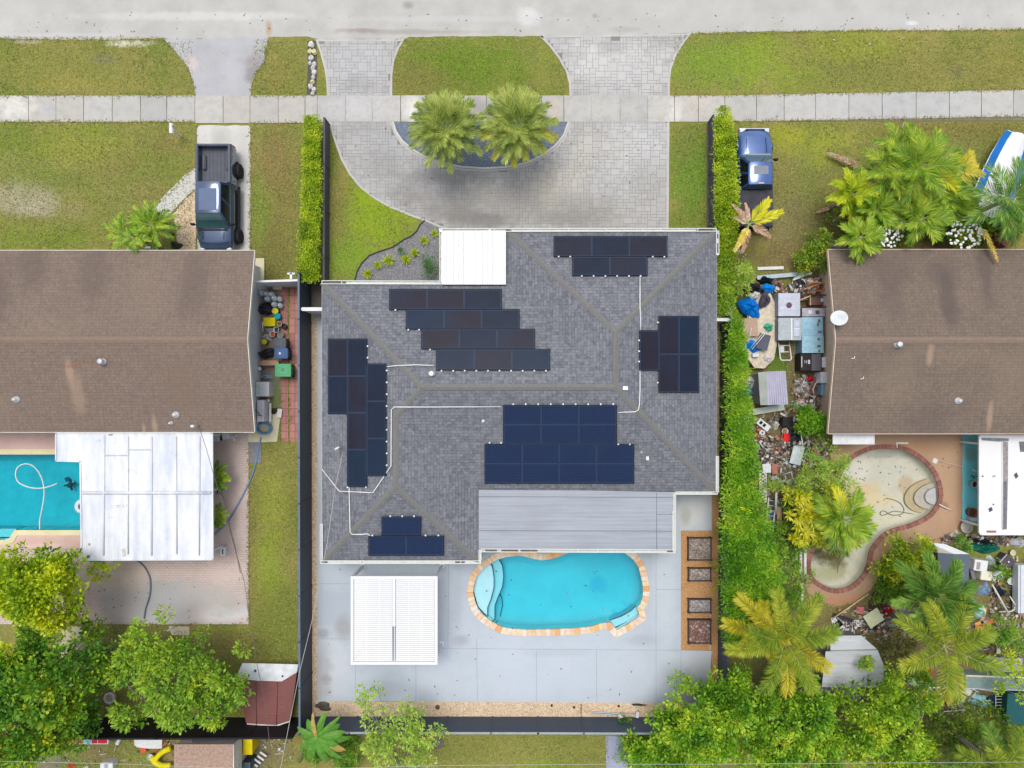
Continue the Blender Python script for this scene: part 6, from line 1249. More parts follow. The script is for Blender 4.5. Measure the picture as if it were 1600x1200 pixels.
# four planters in the mulch
def planter(label, px, py, w, d, soil):
    rt = root('raised_planter', label, 'planter', px, py, .25, 0, 'square planters in the mulch bed'); DW = M('planter_frame', (78,66,64), .7); a, b = w/S/2, d/S/2
    for (cx, cy, sx, sy) in ((0, b, 2*a, .05), (0, -b, 2*a, .05), (a, 0, .05, 2*b-.06), (-a, 0, .05, 2*b-.06)): m = MB(); m.box((cx, cy, .14), (sx, sy, .28)); m.build('side', DW, rt)
    for sx in (-1, 1):
        for sy in (-1, 1): m = MB(); m.box((sx*a, sy*b, .16), (.09, .09, .34)); m.build('corner_post', DW, rt)
    m = MB(); m.box((0, 0, .1), (2*a-.06, 2*b-.06, .2)); m.build('soil', soil, rt)
def soilm(n, c): return gravel(n, c, 14)
planter('uppermost raised planter box in the orange mulch bed', 1093.5, 858, 35, 34, soilm('soil_a', [(110,100,92),(164,150,140),(92,84,78),(190,176,160)])); planter('small planter second from the top in the mulch bed', 1093.5, 898, 34, 19, soilm('soil_b', [(120,110,106),(170,156,148),(96,88,84),(200,190,176)]))
planter('small grey stone planter third from the top in the mulch bed', 1093.5, 947, 34, 20, soilm('soil_c', [(130,122,122),(170,162,160),(104,96,96),(196,188,186)])); planter('lowest and reddest raised planter box in the mulch bed', 1093.5, 987, 34, 36, soilm('soil_d', [(110,80,74),(140,106,96),(90,66,62),(200,186,176)]))
for lab, x, y0, y1 in (('thin white stake between the lower planters', 1109.5, 960, 968), ('thin white stake at the mulch bed corner', 1109.5, 1007, 1016)): rod(lab, (x, y0, .05), (x, y1, .05), .02, (232,232,232), 'stake', 'stake')
# left neighbour: pool hose, cleaner, garden hose, posts
m = MB(); m.tube([P(x, y, -.08) for x, y in smooth([(88,755.5),(75,761),(57,764),(40,761),(26,754),(22,742),(25,730),(37,724),(50,727),(61,740),(67,757),(68,775),(64,797),(60,815),(61,828)], 2, False)], .035, 7); wthing('pool_hose', 'white vacuum hose looped in the teal pool', 'hose', m, mat_((226,240,240)))
pc = thing('pool_cleaner', 'dark pool cleaner resting on the teal pool floor', 'pool cleaner', tuple(P(88, 762, -1.2))); CLN = mat_((40,70,84))
m = MB(); m.rbox((0, 0, .1), (.3, .24, .16), .05, .5); m.build('body', CLN, pc); 
for a in (.4, 1.5, 3.3, 5.0): m = MB(); m.rbox((math.cos(a)*.25, math.sin(a)*.22, .06), (.22, .1, .1), .03, a); m.build('wing', CLN, pc)
m = MB(); m.rbox((0, 0, .03), (.22, .26, .05), .02, .4); solo('drain_cover', 'dark square drain cover on the teal pool floor beside the cleaner', 'drain', m, mat_((50,96,110)), 105, 749, 0, z=-1.35)
m = MB(); m.lathe((0, 0, 0), [(.2, 0), (.4, .06), (.42, .12), (.3, .2), (.18, .16)], 18, caps=False); solo('pool_float', 'pale lavender pool float half hidden under the white roof edge', 'float', m, mat_((206,220,236)), 130, 791, 0)
def hosem(label, pts, r, c, name='garden_hose', z=.05, cat='hose', it=2):
    m = MB(); m.tube([P(x, y, z) for x, y in smooth(pts, it, False)], r, 6); return wthing(name, label, cat, m, mat_(c))
hosem('blue garden hose running from its coil down the paver edge', [(408,684),(404,705),(400,724),(395,742),(386,762),(377,780),(366,800),(358,813),(348,824),(334,836)], .045, (108,142,178))
m = MB(); pts = []
for i in range(90): a = i*.28; r = .36+.05*math.sin(i*.9); pts.append((math.cos(a)*r*1.05, math.sin(a)*r*.82, .05+i*.0022))
m.tube(pts, .035, 6); solo('hose_coil', 'blue hose coiled on the cream slab by the red strips', 'hose', m, mat_((104,152,188)), 413, 669, .1)
hosem('dark grey hose trailing from the white flat roof across the pavers', [(210,872),(222,880),(230,890),(236,904),(236,925),(232,940),(228,950),(226,966)], .045, (104,112,120)); hosem('thin brown cable across the pavers near the blue hose', [(358,815),(362,832),(367,850),(371,870),(376,895)], .012, (120,96,88), 'cable', cat='cable'); hosem('thin pinkish cord curving below the roof post', [(346,770),(352,780),(356,792),(350,806)], .014, (190,150,140), 'cord', cat='cord')
board('dark grey rubber mat beside the blue hose', 398, 707, .72, 1.15, (122,122,128), h=.02, name='rubber_mat', cat='mat')
m = MB(); m.lathe((0, 0, 0), [(.3, 0), (.34, .25), (.3, .3), (.24, .3), (.2, .1), (.01, .1)], 8); solo('octagon_planter', 'pale octagonal planter ring beside the airy tree', 'planter', m, mat_((206,200,190), .8), 170, 1092, .3)
for lab, x, y, h in (('shorter white clothesline post near the maroon shed', 345, 1029, 1.35), ('taller white clothesline post leaning into the airy tree', 343.5, 1056, 2.1), ('thin white post at the paver patio edge by the airy tree', 275, 977, .9)):
    v = P(x, y); m = MB(); m.tube([v, v+Vector((0, 0, h))], .045, 8); m.tube([v+Vector((-.25, 0, h-.08)), v+Vector((.25, 0, h-.08))], .02, 5); wthing('clothes_post', lab, 'post', m, mat_((222,222,220)))
# maroon shed with pale roof
shd = thing('metal_shed', 'maroon metal shed with a pale sheet front roof against the black fence', 'shed', tuple(P(430, 1080)))
def facet(par, name, pts, mat):
    m = MB(); q = [W(*p) for p in pts]; n = (q[1]-q[0]).cross(q[2]-q[0]); q = q if n.z > 0 else q[::-1]; m.add(q, [tuple(range(len(q)))]); return m.build(name, mat, par, world=True)
MRN = M('maroon_metal', (128,84,80), .6, sc=2, var=.15, stretch=(1, 6, 1)); PALE = M('pale_sheet', (206,216,222), .5, sc=3, dirt=(120,110,100), dirtamt=.3)
facet(shd, 'front_roof', [(379,1036,0.95),(466,1038,0.95),(464,1050,1.05),(440,1064,1.15),(400,1062.5,1.15),(368,1059,1.10)], PALE)
for nm, pts in (('roof_panel', [(368,1059,1.10),(400,1062.5,1.15),(401,1133,0.95),(385,1131,0.90)]), ('roof_panel', [(400,1062.5,1.15),(434,1064,1.16),(432,1134,0.97),(401,1133,0.95)]), ('roof_panel', [(434,1064,1.16),(440,1064,1.15),(464,1050,1.05),(453,1127,0.93),(432,1134,0.97)])): facet(shd, nm, pts, MRN)
m = MB(); m.tube([W(368,1059,1.11), W(400,1062.5,1.17), W(440,1064,1.17), W(464,1050,1.06)], .03, 5); m.build('ridge_trim', WF, shd, world=True); m = MB(); m.tube([W(386,1131,0.91), W(432,1134,0.98), W(453,1127,0.94)], .045, 5); m.build('eave_trim', mat_((226,214,200)), shd, world=True)
for pa, pb in (((434,1064,1.17),(432,1134,0.98)), ((400,1062.5,1.16),(401,1133,0.96))): m = MB(); m.tube([W(*pa), W(*pb)], .02, 5); m.build('seam', mat_((104,64,62)), shd, world=True)
wp = [W(374,1062,1.0), W(386,1127,.9), W(430,1129,.9), W(449,1123,.9), W(459,1062,1.0)]; m = MB(); m.prism([(p.x, p.y) for p in wp], 0, .88); m.build('wall', mat_((112,76,72)), shd, world=True)
for x, y in ((399,1048),(389,1055),(442,1056)): m = MB(); m.lathe(W(x, y, 1.05), [(.06, -.1), (.06, .06), (.02, .1)], 8); m.build('roof_bolt', mat_((70,80,92)), shd, world=True)
# ---- left side yard ----
for lab, x, y, h in (('clear water jug nearest the side wall', 407, 457, .8), ('clear water jug with a dark ring cap', 414, 458, .8), ('clear water jug third in the back row', 422, 459, .75), ('clear water jug at the front left', 415, 466, .8), ('clear water jug at the front centre', 426, 465.5, .8), ('clear water jug lowest in the cluster', 426, 475, .75), ('clear water jug with only its side showing by the red strip', 435, 467, .5), ('small clear jug behind the teal bucket', 436, 477, .45)): jug(lab, x, y, .16, h, (176,188,194), 'clear water jugs in the side yard')
frame('white wire rack behind the water jugs', 405, 447, .45, .35, .7, (206,210,212), bars=5, r=.012, name='wire_rack'); box('cream plastic box beside the wire rack', 433, 447, .5, .4, .35, (206,190,160), cat='box')
heap('black bag heap between jugs and yellow crate', 413, 482, 12, 12, .55, (62,60,68), name='bag', cat='bag', seed=3); bucket('teal bucket with yellow ring lid', 430, 486, .17, .45, (20,138,124), lid=(222,214,60)); bucket('cyan lidded bucket below the teal bucket', 433, 494, .18, .4, (60,170,186), lid=(24,164,186)); 
box('bright yellow storage crate lid in the side yard', 421, 503, .62, .44, .6, (236,190,20), name='storage_crate', cat='crate', lidc=(246,202,20)); bucket('white rimmed pot beside the yellow crate', 436, 506, .15, .35, (200,196,188), 'bucket', fill=(110,96,84)); bucket('black pot beside the red paver strip', 444, 510, .14, .25, (44,42,42)); bucket('white ringed pot under the yellow crate', 431, 515, .16, .4, (210,208,202), fill=(60,70,60))
bucket('pot holding a red cloth', 425, 522, .16, .4, (196,190,184), fill=(212,80,66)); bucket('grey metal pot beside the red cloth pot', 438, 523, .18, .35, (150,150,148), fill=(130,128,126)); heap('crumpled pale sheet by the pots', 421, 515, 7, 6, .3, (196,206,212), name='plastic_sheet', cat='sheet', seed=8); heap('white rag bundle beside the yellow can', 416, 527, 7, 6, .4, (226,228,230), name='rag', cat='cloth', seed=12)
bucket('yellow paint can in the side yard', 413, 534, .14, .45, (228,178,24), lid=(240,190,20)); rod('short white stick leaning by the wall', (410, 503, .8), (411, 518, .5), .03, (236,236,236)); bin_('dark grey wheelie bin lid above the blue one', 437, 536, .6, .5, .9, (92,98,106)); bin_('blue wheelie bin with a white label', 439, 552, .68, .52, .95, (76,104,146), marks=((-.05, 0, .1, .12, (220,224,232)),)); 
bin_('large green wheelie bin beside the red paver strips', 442, 578.5, .82, .66, 1.0, (92,168,122), marks=((0, .02, .12, .16, (104,120,96)),)); heap('tangle of black plastic crates beside the blue bin', 414, 552, 12, 9, .6, (70,68,70), name='crate_pile', cat='crates', seed=14, amp=.6); box('brown cardboard box above the green bin', 420, 567, .85, .3, .5, (190,154,124), name='cardboard_box', flaps=True)
bucket('small white globe pot by the side wall', 405.5, 576, .1, .5, (232,236,236), lid=(244,246,246)); heap('pale blue plastic bag beside the green bin', 415, 589, 10, 5, .35, (160,180,190), name='plastic_bag', cat='bag', seed=21); box('white air conditioning unit with a green side panel', 410, 608, .72, .8, .8, (226,228,230), name='air_conditioner', cat='air conditioner', top=((-.2, 0, .16, .55, (176,206,184)), (.1, 0, .3, .6, (208,210,216))))
box('white air conditioning unit further down the side wall', 407, 642, .4, 1.2, .8, (222,224,228), name='air_conditioner', cat='air conditioner', top=((0, .1, .25, .5, (206,208,212)),)); box('orange tool tray in the side yard', 420, 614, .24, .52, .3, (226,140,60), name='tool_tray', cat='tray', top=((0, .14, .16, .1, (240,170,90)), (0, -.02, .16, .1, (200,110,40)), (0, -.16, .16, .1, (236,160,80)))); bucket('pale yellow cup below the orange tray', 419, 626, .1, .2, (240,226,180), lid=(246,236,200), cat='cup', name='cup')
board('narrow white board standing above the hose coil', 419, 645, .12, 1.05, (238,236,228), h=.3); board('white folded sheet beside the red paver strip', 435, 646, .26, .5, (232,230,220), h=.15, rot=-8); heap('dark garden tools scattered under the white board', 428, 642, 8, 5, .25, (84,78,70), name='tool_pile', cat='tools', seed=31, amp=.8)
for i, (a, b) in enumerate((((399,640,.9),(406,648,.9)), ((401,648,.9),(410,650,.9)), ((410,640,.5),(409,660,.5)))): rod(['black bracket on the lower air conditioner','second black bracket under the first','grey pipe beside the narrow white board'][i], a, b, .02, (60,62,64), 'bracket', 'bracket')
# furniture beside the white flat roof
box('small white side table against the white flat roof', 352, 681, .4, .4, .55, (226,224,220), 12, 'side_table', 'table'); box('black and white cooler half under the white flat roof', 338, 682, .35, .5, .5, (70,74,80), lidc=(220,222,224), name='cooler', cat='cooler')
rt = root('parasol_base', 'white cross shaped parasol base beside the side table', 'parasol base', 364, 682, .1)
for a in (.3, 1.87): m = MB(); m.box((0, 0, .05), (.5, .08, .06), a); m.build('arm', WF, rt)
m = MB(); m.lathe((0, 0, .05), [(.05, 0), (.04, .3)], 8); m.build('socket', WF, rt)
bucket('grey blue pot beside the middle roof post', 341, 767, .17, .3, (140,160,166)); box('white box with a dark handle beside the lower roof post', 348, 862, .3, .5, .3, (228,226,226), name='cool_box', top=((0, 0, .06, .3, (60,60,64)),)); heap('dark bush clipping bag beside the truck nose', 273, 382, 8, 7, .4, (60,72,58), name='plant_pot', cat='pot', seed=41); board('white short plank by the small palm', 229, 386, .35, .12, (232,232,228), h=.1)
# ---- yard behind the black fence, lower left ----
rt = root('play_table', 'red and blue play table with a white frame behind the black fence', 'table', 142, 1157, .6); m = MB(); m.rbox((0, 0, .5), (1.85, .5, .08), .03); m.build('frame', WF, rt)
for x, w, c in ((-.72, .34, (190,70,90)), (-.3, .5, (130,190,230)), (.16, .3, (170,50,70)), (.6, .5, (200,48,60))): m = MB(); m.rbox((x, 0, .55), (w, .38, .05), .015); m.build('tray', mat_(c), rt)
for s in (-1, 1):
    for u in (-1, 1): m = MB(); m.tube([(s*.8, u*.18, 0), (s*.8, u*.18, .48)], .025, 6); m.build('leg', WF, rt)
rod('white upright pole beside the play table', (108,1152,.8), (108,1172,.4), .025, (226,230,230)); heap('red and white striped cloth at the big tree edge', 93, 1159, 9, 5, .3, (220,150,150), name='towel', cat='cloth', seed=51); bucket('pale blue round tub behind the black fence', 125, 1170, .16, .25, (190,206,214), name='tub', cat='tub'); 
m = MB(); m.rbox((0, 0, .08), (.62, .2, .08), .03); m.rbox((.1, .0, .16), (.3, .12, .1), .04); solo('toy_scooter', 'white toy scooter on the grass behind the black fence', 'toy', m, mat_((226,230,232)), 184, 1158, .2, math.radians(62))
rt = thing('dinghy', 'white upturned dinghy behind the black fence', 'boat', tuple(P(236, 1156))); m = MB(); vs = []
for y, w in ((-.78, .22), (-.6, .36), (0, .44), (.55, .44), (.75, .42)): vs += [(y, -w, .02), (y, -w*.8, .26), (y, w*.8, .28), (y, w, .02)]
m.add(vs, [(i*4+k, i*4+k+1, (i+1)*4+k+1, (i+1)*4+k) for i in range(4) for k in range(3)]+[(3, 2, 1, 0), (16, 17, 18, 19)]); m.build('hull', mat_((222,226,224), .4), rt); m = MB(); m.tube([(-.7, -.26, .03), (0, -.44, .03), (.75, -.42, .03)], .03, 6); m.build('rim', mat_((120,180,200)), rt)
box('orange red wedge block below the dinghy', 223, 1171, .3, .42, .25, (226,92,54), 20, 'foam_block', 'block'); rod('orange brown paddle lying below the dinghy', (238,1176,.1), (262,1160,.2), .05, (196,112,70), 'paddle', 'paddle')
for lab, pts in (('upper yellow slide curling beside the small shingled shed', [(272,1164),(262,1168),(253,1175),(247,1184)]), ('lower yellow slide bending under the shingled shed roof', [(243,1177),(248,1186),(258,1191),(272,1190)])):
    m = MB(); m.tube([P(x, y, .35) for x, y in smooth(pts, 2, False)], .17, 8, .13); wthing('yellow_slide', lab, 'slide', m, mat_((240,206,20), .4))
bucket('grey metal bucket under the yellow slides', 234.5, 1183.5, .18, .3, (170,178,180), fill=(196,202,204)); heap('red cloth scrap at the bottom edge', 110, 1197, 6, 3, .15, (190,80,50), name='cloth', cat='cloth', seed=55); box('white appliance at the bottom edge behind the play table', 166, 1197, .7, .35, .5, (222,224,222), name='appliance', cat='appliance', top=((0, 0, .2, .2, (150,160,164)),)); heap('white crumpled paper at the bottom edge', 134, 1200, 4, 2, .1, (230,234,238), name='paper', cat='paper', seed=57)
sh2 = thing('shingled_shed', 'small shed with pinkish brown shingles and white gable wall at the bottom edge', 'shed', tuple(P(320, 1195)))
facet(sh2, 'roof', [(272,1163,2.1),(365,1163,2.1),(365,1240,2.5),(272,1240,2.5)], M('shed_shingle', (168,142,126), .9, sc=9, var=.3, fine=.2)); m = MB(); a, b = W(274, 1164, 2.0), W(363, 1240, 2.1); m.bbox(a.x, b.x, b.y, a.y, 0, 2.0); m.build('wall', mat_((196,190,184)), sh2, world=True)
facet(sh2, 'gable_trim', [(365,1163,2.12),(378,1150.5,1.2),(378,1240,1.2),(365,1240,2.5)], mat_((214,206,196))); facet(sh2, 'rear_slope', [(300,1162,2.08),(300,1152.5,1.3),(378,1150.5,1.2),(365,1163,2.12)], mat_((158,156,158))); m = MB(); m.tube([W(365,1163,2.14), W(365,1240,2.52)], .03, 5); m.build('verge', WF, sh2, world=True)
box('tall yellow bin standing beside the small shingled shed', 387, 1165, .5, .95, .9, (232,190,24), name='yellow_bin', cat='bin', lidc=(240,198,20)); box('black barbecue grill at the bottom edge beside the shed', 383, 1198, .55, .45, .9, (66,76,84), name='barbecue', cat='barbecue', lidc=(84,100,108)); 
for i, (x, y) in enumerate(((408,1183),(404,1189),(399,1194),(394,1199))): board(['topmost','second','third','lowest'][i]+' white slat of the stack leaning beside the barbecue', x, y, .42, .1, (232,232,228), h=.3, rot=-35, name='slat_board', group='white slats beside the barbecue')
debris('yard_litter', 'small scraps and toys scattered behind the black fence', [(70,1152,290,1200),(395,1150,460,1200)], 170, [(150,140,120),(196,190,180),(110,100,84),(210,216,222),(140,110,90),(90,110,80)], .02, .14, .1)
# ---- junk yard between the feathery hedge and the right house ----
bt2 = thing('old_skiff', 'cream open skiff heaped with tarps and boards in the junk yard', 'boat', tuple(P(1186, 520)))
m = MB(); ys = [2.2, 1.6, .6, -.6, -1.4, -1.95]; ws = [.35, .72, .88, .88, .78, .3]; vs, fs = hull(ws, [.1]*6, [.55]*6, ys); m.add(vs, [tuple(reversed(f)) for f in fs]); m.build('hull', mat_((214,206,190), .5), bt2)
m = MB(); m.add([p for y, w in zip(ys, ws) for p in ((-w*.9, y, .57), (w*.9, y, .57))], [(i*2, i*2+2, i*2+3, i*2+1) for i in range(5)]); m.build('deck', mat_((206,194,172), .7, var=.25, fine=.15), bt2)
for c_ in list(bt2.children): pass
bt2.rotation_euler = (0, 0, math.radians(-4)); v = at(1190, 520, .55); bt2.location = (v.x, v.y, 0)
heap('large crumpled blue tarp on the left of the skiff', 1174, 480, 19, 15, .5, (10,120,226), name='blue_tarp', seed=61, z=.45, rot=-25); heap('smaller blue tarp at the top of the skiff', 1200, 452, 12, 9, .35, (14,130,232), name='blue_tarp', seed=62, z=.4); heap('blue tarp sagging at the lower end of the skiff', 1180, 541, 15, 12, .35, (10,124,224), name='blue_tarp', seed=63, z=.45, rot=20)
heap('black bin bags piled at the top of the skiff', 1180, 452, 17, 11, .5, (44,44,52), name='bin_bag', cat='bag', seed=64, z=.35); heap('black bin bags behind the upper blue tarp', 1197, 437, 12, 7, .5, (36,46,54), name='bin_bag', cat='bag', seed=65); heap('dark grey jacket lying across the skiff', 1196, 468, 8, 13, .3, (78,74,88), name='jacket', cat='jacket', seed=66, z=.75); heap('pale rumpled sheet between the blue tarp and jacket', 1180, 461, 8, 6, .2, (214,206,196), name='sheet', cat='sheet', seed=67, z=.75)
board('tan cardboard sheet on the skiff', 1180, 509, .82, .98, (174,148,128), h=.85, rot=3, name='cardboard', cat='cardboard'); board('dark slate board angled over the skiff', 1202.5, 532, .62, .85, (86,88,100), h=.95, rot=-15, name='dark_board'); heap('mint green plastic bag on the skiff edge', 1202, 511, 8, 6, .3, (80,186,150), name='plastic_bag', cat='bag', seed=68, z=.6)
rod('short thin white pole at the skiff side', (1174,512,1), (1170,536,.8), .02, (226,226,222)); rod('long thin white pole across the lower blue tarp', (1199,517,1.1), (1175,546,.9), .022, (230,230,226)); rod('second long white pole beside the first over the blue tarp', (1196,516,1.1), (1173,543,.9), .018, (222,222,220)); heap('white rag bundle at the lower end of the skiff', 1199, 560, 9, 6, .25, (232,226,218), name='rag', cat='cloth', seed=69, z=.5); box('small white crate at the lower end of the skiff', 1181, 555, .35, .22, .3, (232,236,240), z=.5)
board('weathered white picket panel along the hedge', 1146, 470, .2, 1.95, (206,214,218), h=.9, rot=3, name='picket_fence', cat='fence panel'); board('peeling white plank on the brown soil above the corrugated sheet', 1205, 418.5, 1.45, .17, (222,220,214), h=.1, rot=2, name='plank', cat='plank'); board('grey corrugated sheet lying above the junk yard', 1228, 429, 3.0, .22, (176,190,198), h=.25, rot=5, ribs=30, name='corrugated_sheet', cat='metal sheet'); board('long pale slat resting over the corrugated sheet', 1258, 430, 1.1, .1, (210,214,212), h=.35, rot=20, name='slat', cat='plank'); rod('pale post lying over the junk yard grass', (1241,434,.4), (1260,427,.4), .03, (206,212,210))
def cabinet(label, px, py, w, d, h, c, ribs=3, extra=(), name='metal_cabinet', rot=0):
    rt = root(name, label, 'cabinet', px, py, h, math.radians(rot)); m = MB(); m.rbox((0, 0, h/2), (w/S*.97, d/S*.97, h), .03); m.build('body', mat_(tuple(x*.8 for x in c)), rt)
    m = MB(); m.box((0, 0, h+.01), (w/S*.97, d/S*.97, .02)); 
    for i in range(1, ribs): m.box((0, (i/ribs-.5)*d/S*.97, h+.025), (w/S*.95, .03, .02))
    m.build('top', mat_(c, .45, var=.15), rt)
    for (x, y, sx, sy, cc) in extra: m = MB(); m.rbox((x, y, h+.045), (sx, sy, .03), .01); m.build('fitting', mat_(cc), rt)
    return rt
rt = cabinet('grey ribbed metal cabinet with a round brown vent', 1233, 476, 34, 36, 1.1, (186,190,204), 4); m = MB(); m.lathe((-.02, -.03, 1.12), [(.14, 0), (.15, .04), (.1, .07), (.02, .06)], 16, caps=False); m.build('vent', mat_((100,76,84)), rt)
cabinet('grey metal cabinet crossed by a white bar', 1234, 514, 36, 35, 1.1, (168,176,180), 3, ((.08, 0, .09, 1.2, (244,246,246)), (.36, .28, .3, .42, (188,194,210)), (.36, -.2, .3, .42, (190,196,212)), (.36, .03, .34, .06, (240,242,246))))
RSP = (122,110,92)
cabinet('pale blue metal chest with rust spots, upper of two', 1269, 510, 34, 29, .9, (150,190,214), 3, ((.36, .3, .12, .16, RSP), (.3, .1, .1, .2, RSP), (.4, -.3, .2, .12, (140,110,110)))); cabinet('pale blue metal chest with rust spots, lower of two', 1270, 538, 34, 27, .9, (156,196,220), 3, ((.3, .28, .12, .12, RSP), (.32, -.1, .2, .12, (120,112,70)), (.34, -.36, .1, .12, RSP)))
heap('rusty orange wood offcuts against the right house', 1280, 447, 19, 11, .4, (190,120,78), name='wood_pile', cat='wood', seed=71, amp=.8, rough=.9)
for i, (a, b, c_) in enumerate((((1256,452,.6),(1298,438,.6),(206,148,108)), ((1262,458,.7),(1298,450,.7),(186,110,72)), ((1250,469,.8),(1267,462,.8),(226,196,140)), ((1253,461,.6),(1300,461,.9),(80,60,56)), ((1262,440,.7),(1298,443,.7),(214,160,110)), ((1254,481,.7),(1299,479,.9),(110,60,54)))): rod(['orange brown lath on the wood offcuts','darker red lath below the first','pale yellow stick beside the grey cabinet','dark bar leaning on the right house','upper orange lath nearest the shrubs','dark red bar above the chest of drawers'][i], a, b, .035, c_, 'lath', 'lath')
box('wooden tray frame with a white cup against the right house', 1276, 470, .8, .5, .5, (126,98,84), name='wooden_tray', cat='tray', top=((-.34, 0, .05, .5, (206,190,150)), (.3, .05, .16, .2, (226,228,230)))); box('faded blue cooler pressed against the right house wall', 1292, 470, .3, .5, .6, (140,172,194), name='cooler', cat='cooler', lidc=(156,186,206)); cabinet('mauve and white drawer unit above the blue chests', 1271, 488, 36, 13, .8, (176,172,184), 2, ((-.2, 0, .2, .2, (226,230,236)), (.2, 0, .2, .2, (90,84,92))))
heap('dark coat bundle beside the wood offcuts', 1252, 443, 8, 9, .4, (74,74,84), name='coat', cat='coat', seed=72, rot=40); bucket('white basin beside the dark coat bundle', 1266, 440, .17, .25, (226,230,234), lid=(236,240,242), name='basin', cat='basin'); heap('brown sack beside the dark coat bundle', 1255, 453, 6, 7, .35, (146,132,112), name='sack', cat='sack', seed=73); bucket('rust red round pot behind the upper blue tarp', 1216, 447, .24, .35, (160,104,88), name='clay_pot', cat='pot')
rt = root('garden_chair', 'white tubular chair frame below the barred cabinet', 'chair', 1228, 548, .7)
m = MB(); m.tube([(-.3, .5, .4), (-.3, -.45, .7), (-.24, -.52, .7), (.24, -.52, .7), (.3, -.45, .7), (.3, .5, .4)], .035, 7); m.build('frame', WF, rt)
for y in (.3, -.05): m = MB(); m.tube([(-.3, y, .5), (.3, y, .5)], .025, 6); m.build('crossbar', WF, rt)
m = MB(); m.box((-.12, .1, .45), (.22, .4, .03)); m.build('seat_sling', mat_((196,202,206)), rt)
rt = box('black sideboard with white handles and a grey door', 1267, 566, 1.15, .95, .8, (48,44,48), name='sideboard', cat='sideboard', top=((.3, 0, .52, .92, (100,98,106)), (-.5, .02, .05, .6, (200,200,202)), (-.33, .03, .03, .16, (214,214,216)), (-.23, .03, .03, .16, (214,214,216)), (-.1, .02, .1, .22, (216,216,220)))); box('white tall box beside the black sideboard', 1288.5, 566, .26, .58, .8, (226,230,240)); heap('brown blanket edge behind the white tall box', 1293, 566, 5, 13, .6, (120,70,56), name='blanket', cat='blanket', seed=74)
heap('red plastic bag by the wall side junk', 1266, 592, 6, 6, .35, (226,30,44), name='red_bag', cat='bag', seed=75); board('brown board beside the red bag', 1275, 603, .4, .9, (128,92,84), h=.2, rot=-6); box('white freezer with pale blue top against the pink wall', 1289, 590, .42, .62, .9, (214,226,238), name='freezer', cat='freezer'); box('blue grey cooler below the white freezer', 1289, 609, .4, .62, .7, (118,150,168), name='cooler', cat='cooler', lidc=(128,160,176))
# grey shed
gs = thing('tool_shed', 'grey lavender tool shed with a ribbed sloping lid in the junk yard', 'shed', tuple(P(1205, 608)))
facet(gs, 'left_slope', [(1184.5,582,1.4),(1198,580.5,1.7),(1200,633,1.7),(1188,633,1.4)], M('shed_pale', (178,182,178), .5)); facet(gs, 'right_slope', [(1198,580.5,1.7),(1227.5,579.5,1.5),(1231.5,632,1.5),(1200,633,1.7)], M('shed_lavender', (170,168,186), .5))
for i in range(1, 9): m = MB(); t_ = i/9; m.tube([W(1198+29.5*t_, 580.5-t_, 1.71-.2*t_), W(1200+31.5*t_, 633-t_, 1.71-.2*t_)], .012, 4); m.build('rib', M('shed_lavender', (170,168,186)), gs, world=True)
wp = [W(1187, 584, 1.4), W(1225, 582, 1.4), W(1229, 630, 1.4), W(1190, 631, 1.4)]; m = MB(); m.prism([(p.x, p.y) for p in wp], 0, 1.32); m.build('wall', mat_((150,152,152)), gs, world=True)
board('pale weathered board lying below the grey lavender shed', 1204, 640, 1.75, .34, (186,194,184), h=.3, rot=9, name='pale_board')
heap('white dome tent scrap left of the grey lavender shed', 1172, 597, 9, 11, .5, (214,220,232), name='white_cover', cat='cover', seed=76); heap('faded blue cloth under the white dome scrap', 1171, 614, 9, 7, .3, (86,134,172), name='blue_cloth', cat='cloth', seed=77); rod('thin dark pole leaning on the grey lavender shed', (1180,606,.5), (1190,620,.3), .025, (90,88,86))
for i, (x, y) in enumerate(((1163.5,640),(1170.5,650),(1163.5,653.5))): bucket(['upper white lidded bucket under the hedge edge','right white lidded bucket of the hedge edge trio','lower left white lidded bucket of the hedge edge trio'][i], x, y, .14, .3, (216,222,212), lid=(236,240,232), group='white lidded buckets by the hedge')
rt = box('white two burner stove tipped in the scrap', 1193.5, 664, .78, .38, .4, (226,228,230), -38, 'camp_stove', 'stove', top=((-.2, 0, .16, .18, (24,24,28)), (.03, 0, .16, .18, (24,24,28)))); heap('pale plastic basin upside down in the scrap', 1213, 665, 6, 7, .3, (206,202,180), name='basin', cat='basin', seed=78); box('white small radio box under the stove', 1191.5, 676, .3, .28, .25, (222,228,232), -15, top=((0, 0, .1, .1, (90,96,100)),)); box('orange crate at the hedge edge', 1178, 680, .38, .26, .25, (240,140,30), 30, 'orange_crate', 'crate')
bucket('white pot with a brown centre above the red cooler', 1227, 674, .17, .3, (228,228,224), fill=(150,110,90)); box('red cooler in the scrap', 1229, 683, .32, .4, .35, (206,40,40), 0, 'red_cooler', 'cooler', lidc=(214,36,36)); box('black plastic crate stack under the bright shrub', 1231, 659, .6, .5, .6, (38,38,44), 0, 'black_crate', 'crate'); frame('black metal shelf frame below the crates', 1248, 686, .9, 1.0, .6, (52,52,56), 0, 'shelf_unit', bars=3, r=.025); heap('black sheeting beside the red cooler', 1243, 682, 12, 13, .3, (48,50,56), name='black_sheet', cat='sheet', seed=79)
for i, (a, b, c_) in enumerate((((1186,690,.3),(1193,700,.3),(216,218,216)), ((1182,682,.4),(1196,690,.3),(140,70,50)), ((1250,668,.9),(1255,700,.9),(206,208,204)))): rod(['white stick poking from the scrap under the orange crate','rust red pipe under the white radio box','long pale pole in front of the black shelf frame'][i], a, b, .03, c_)
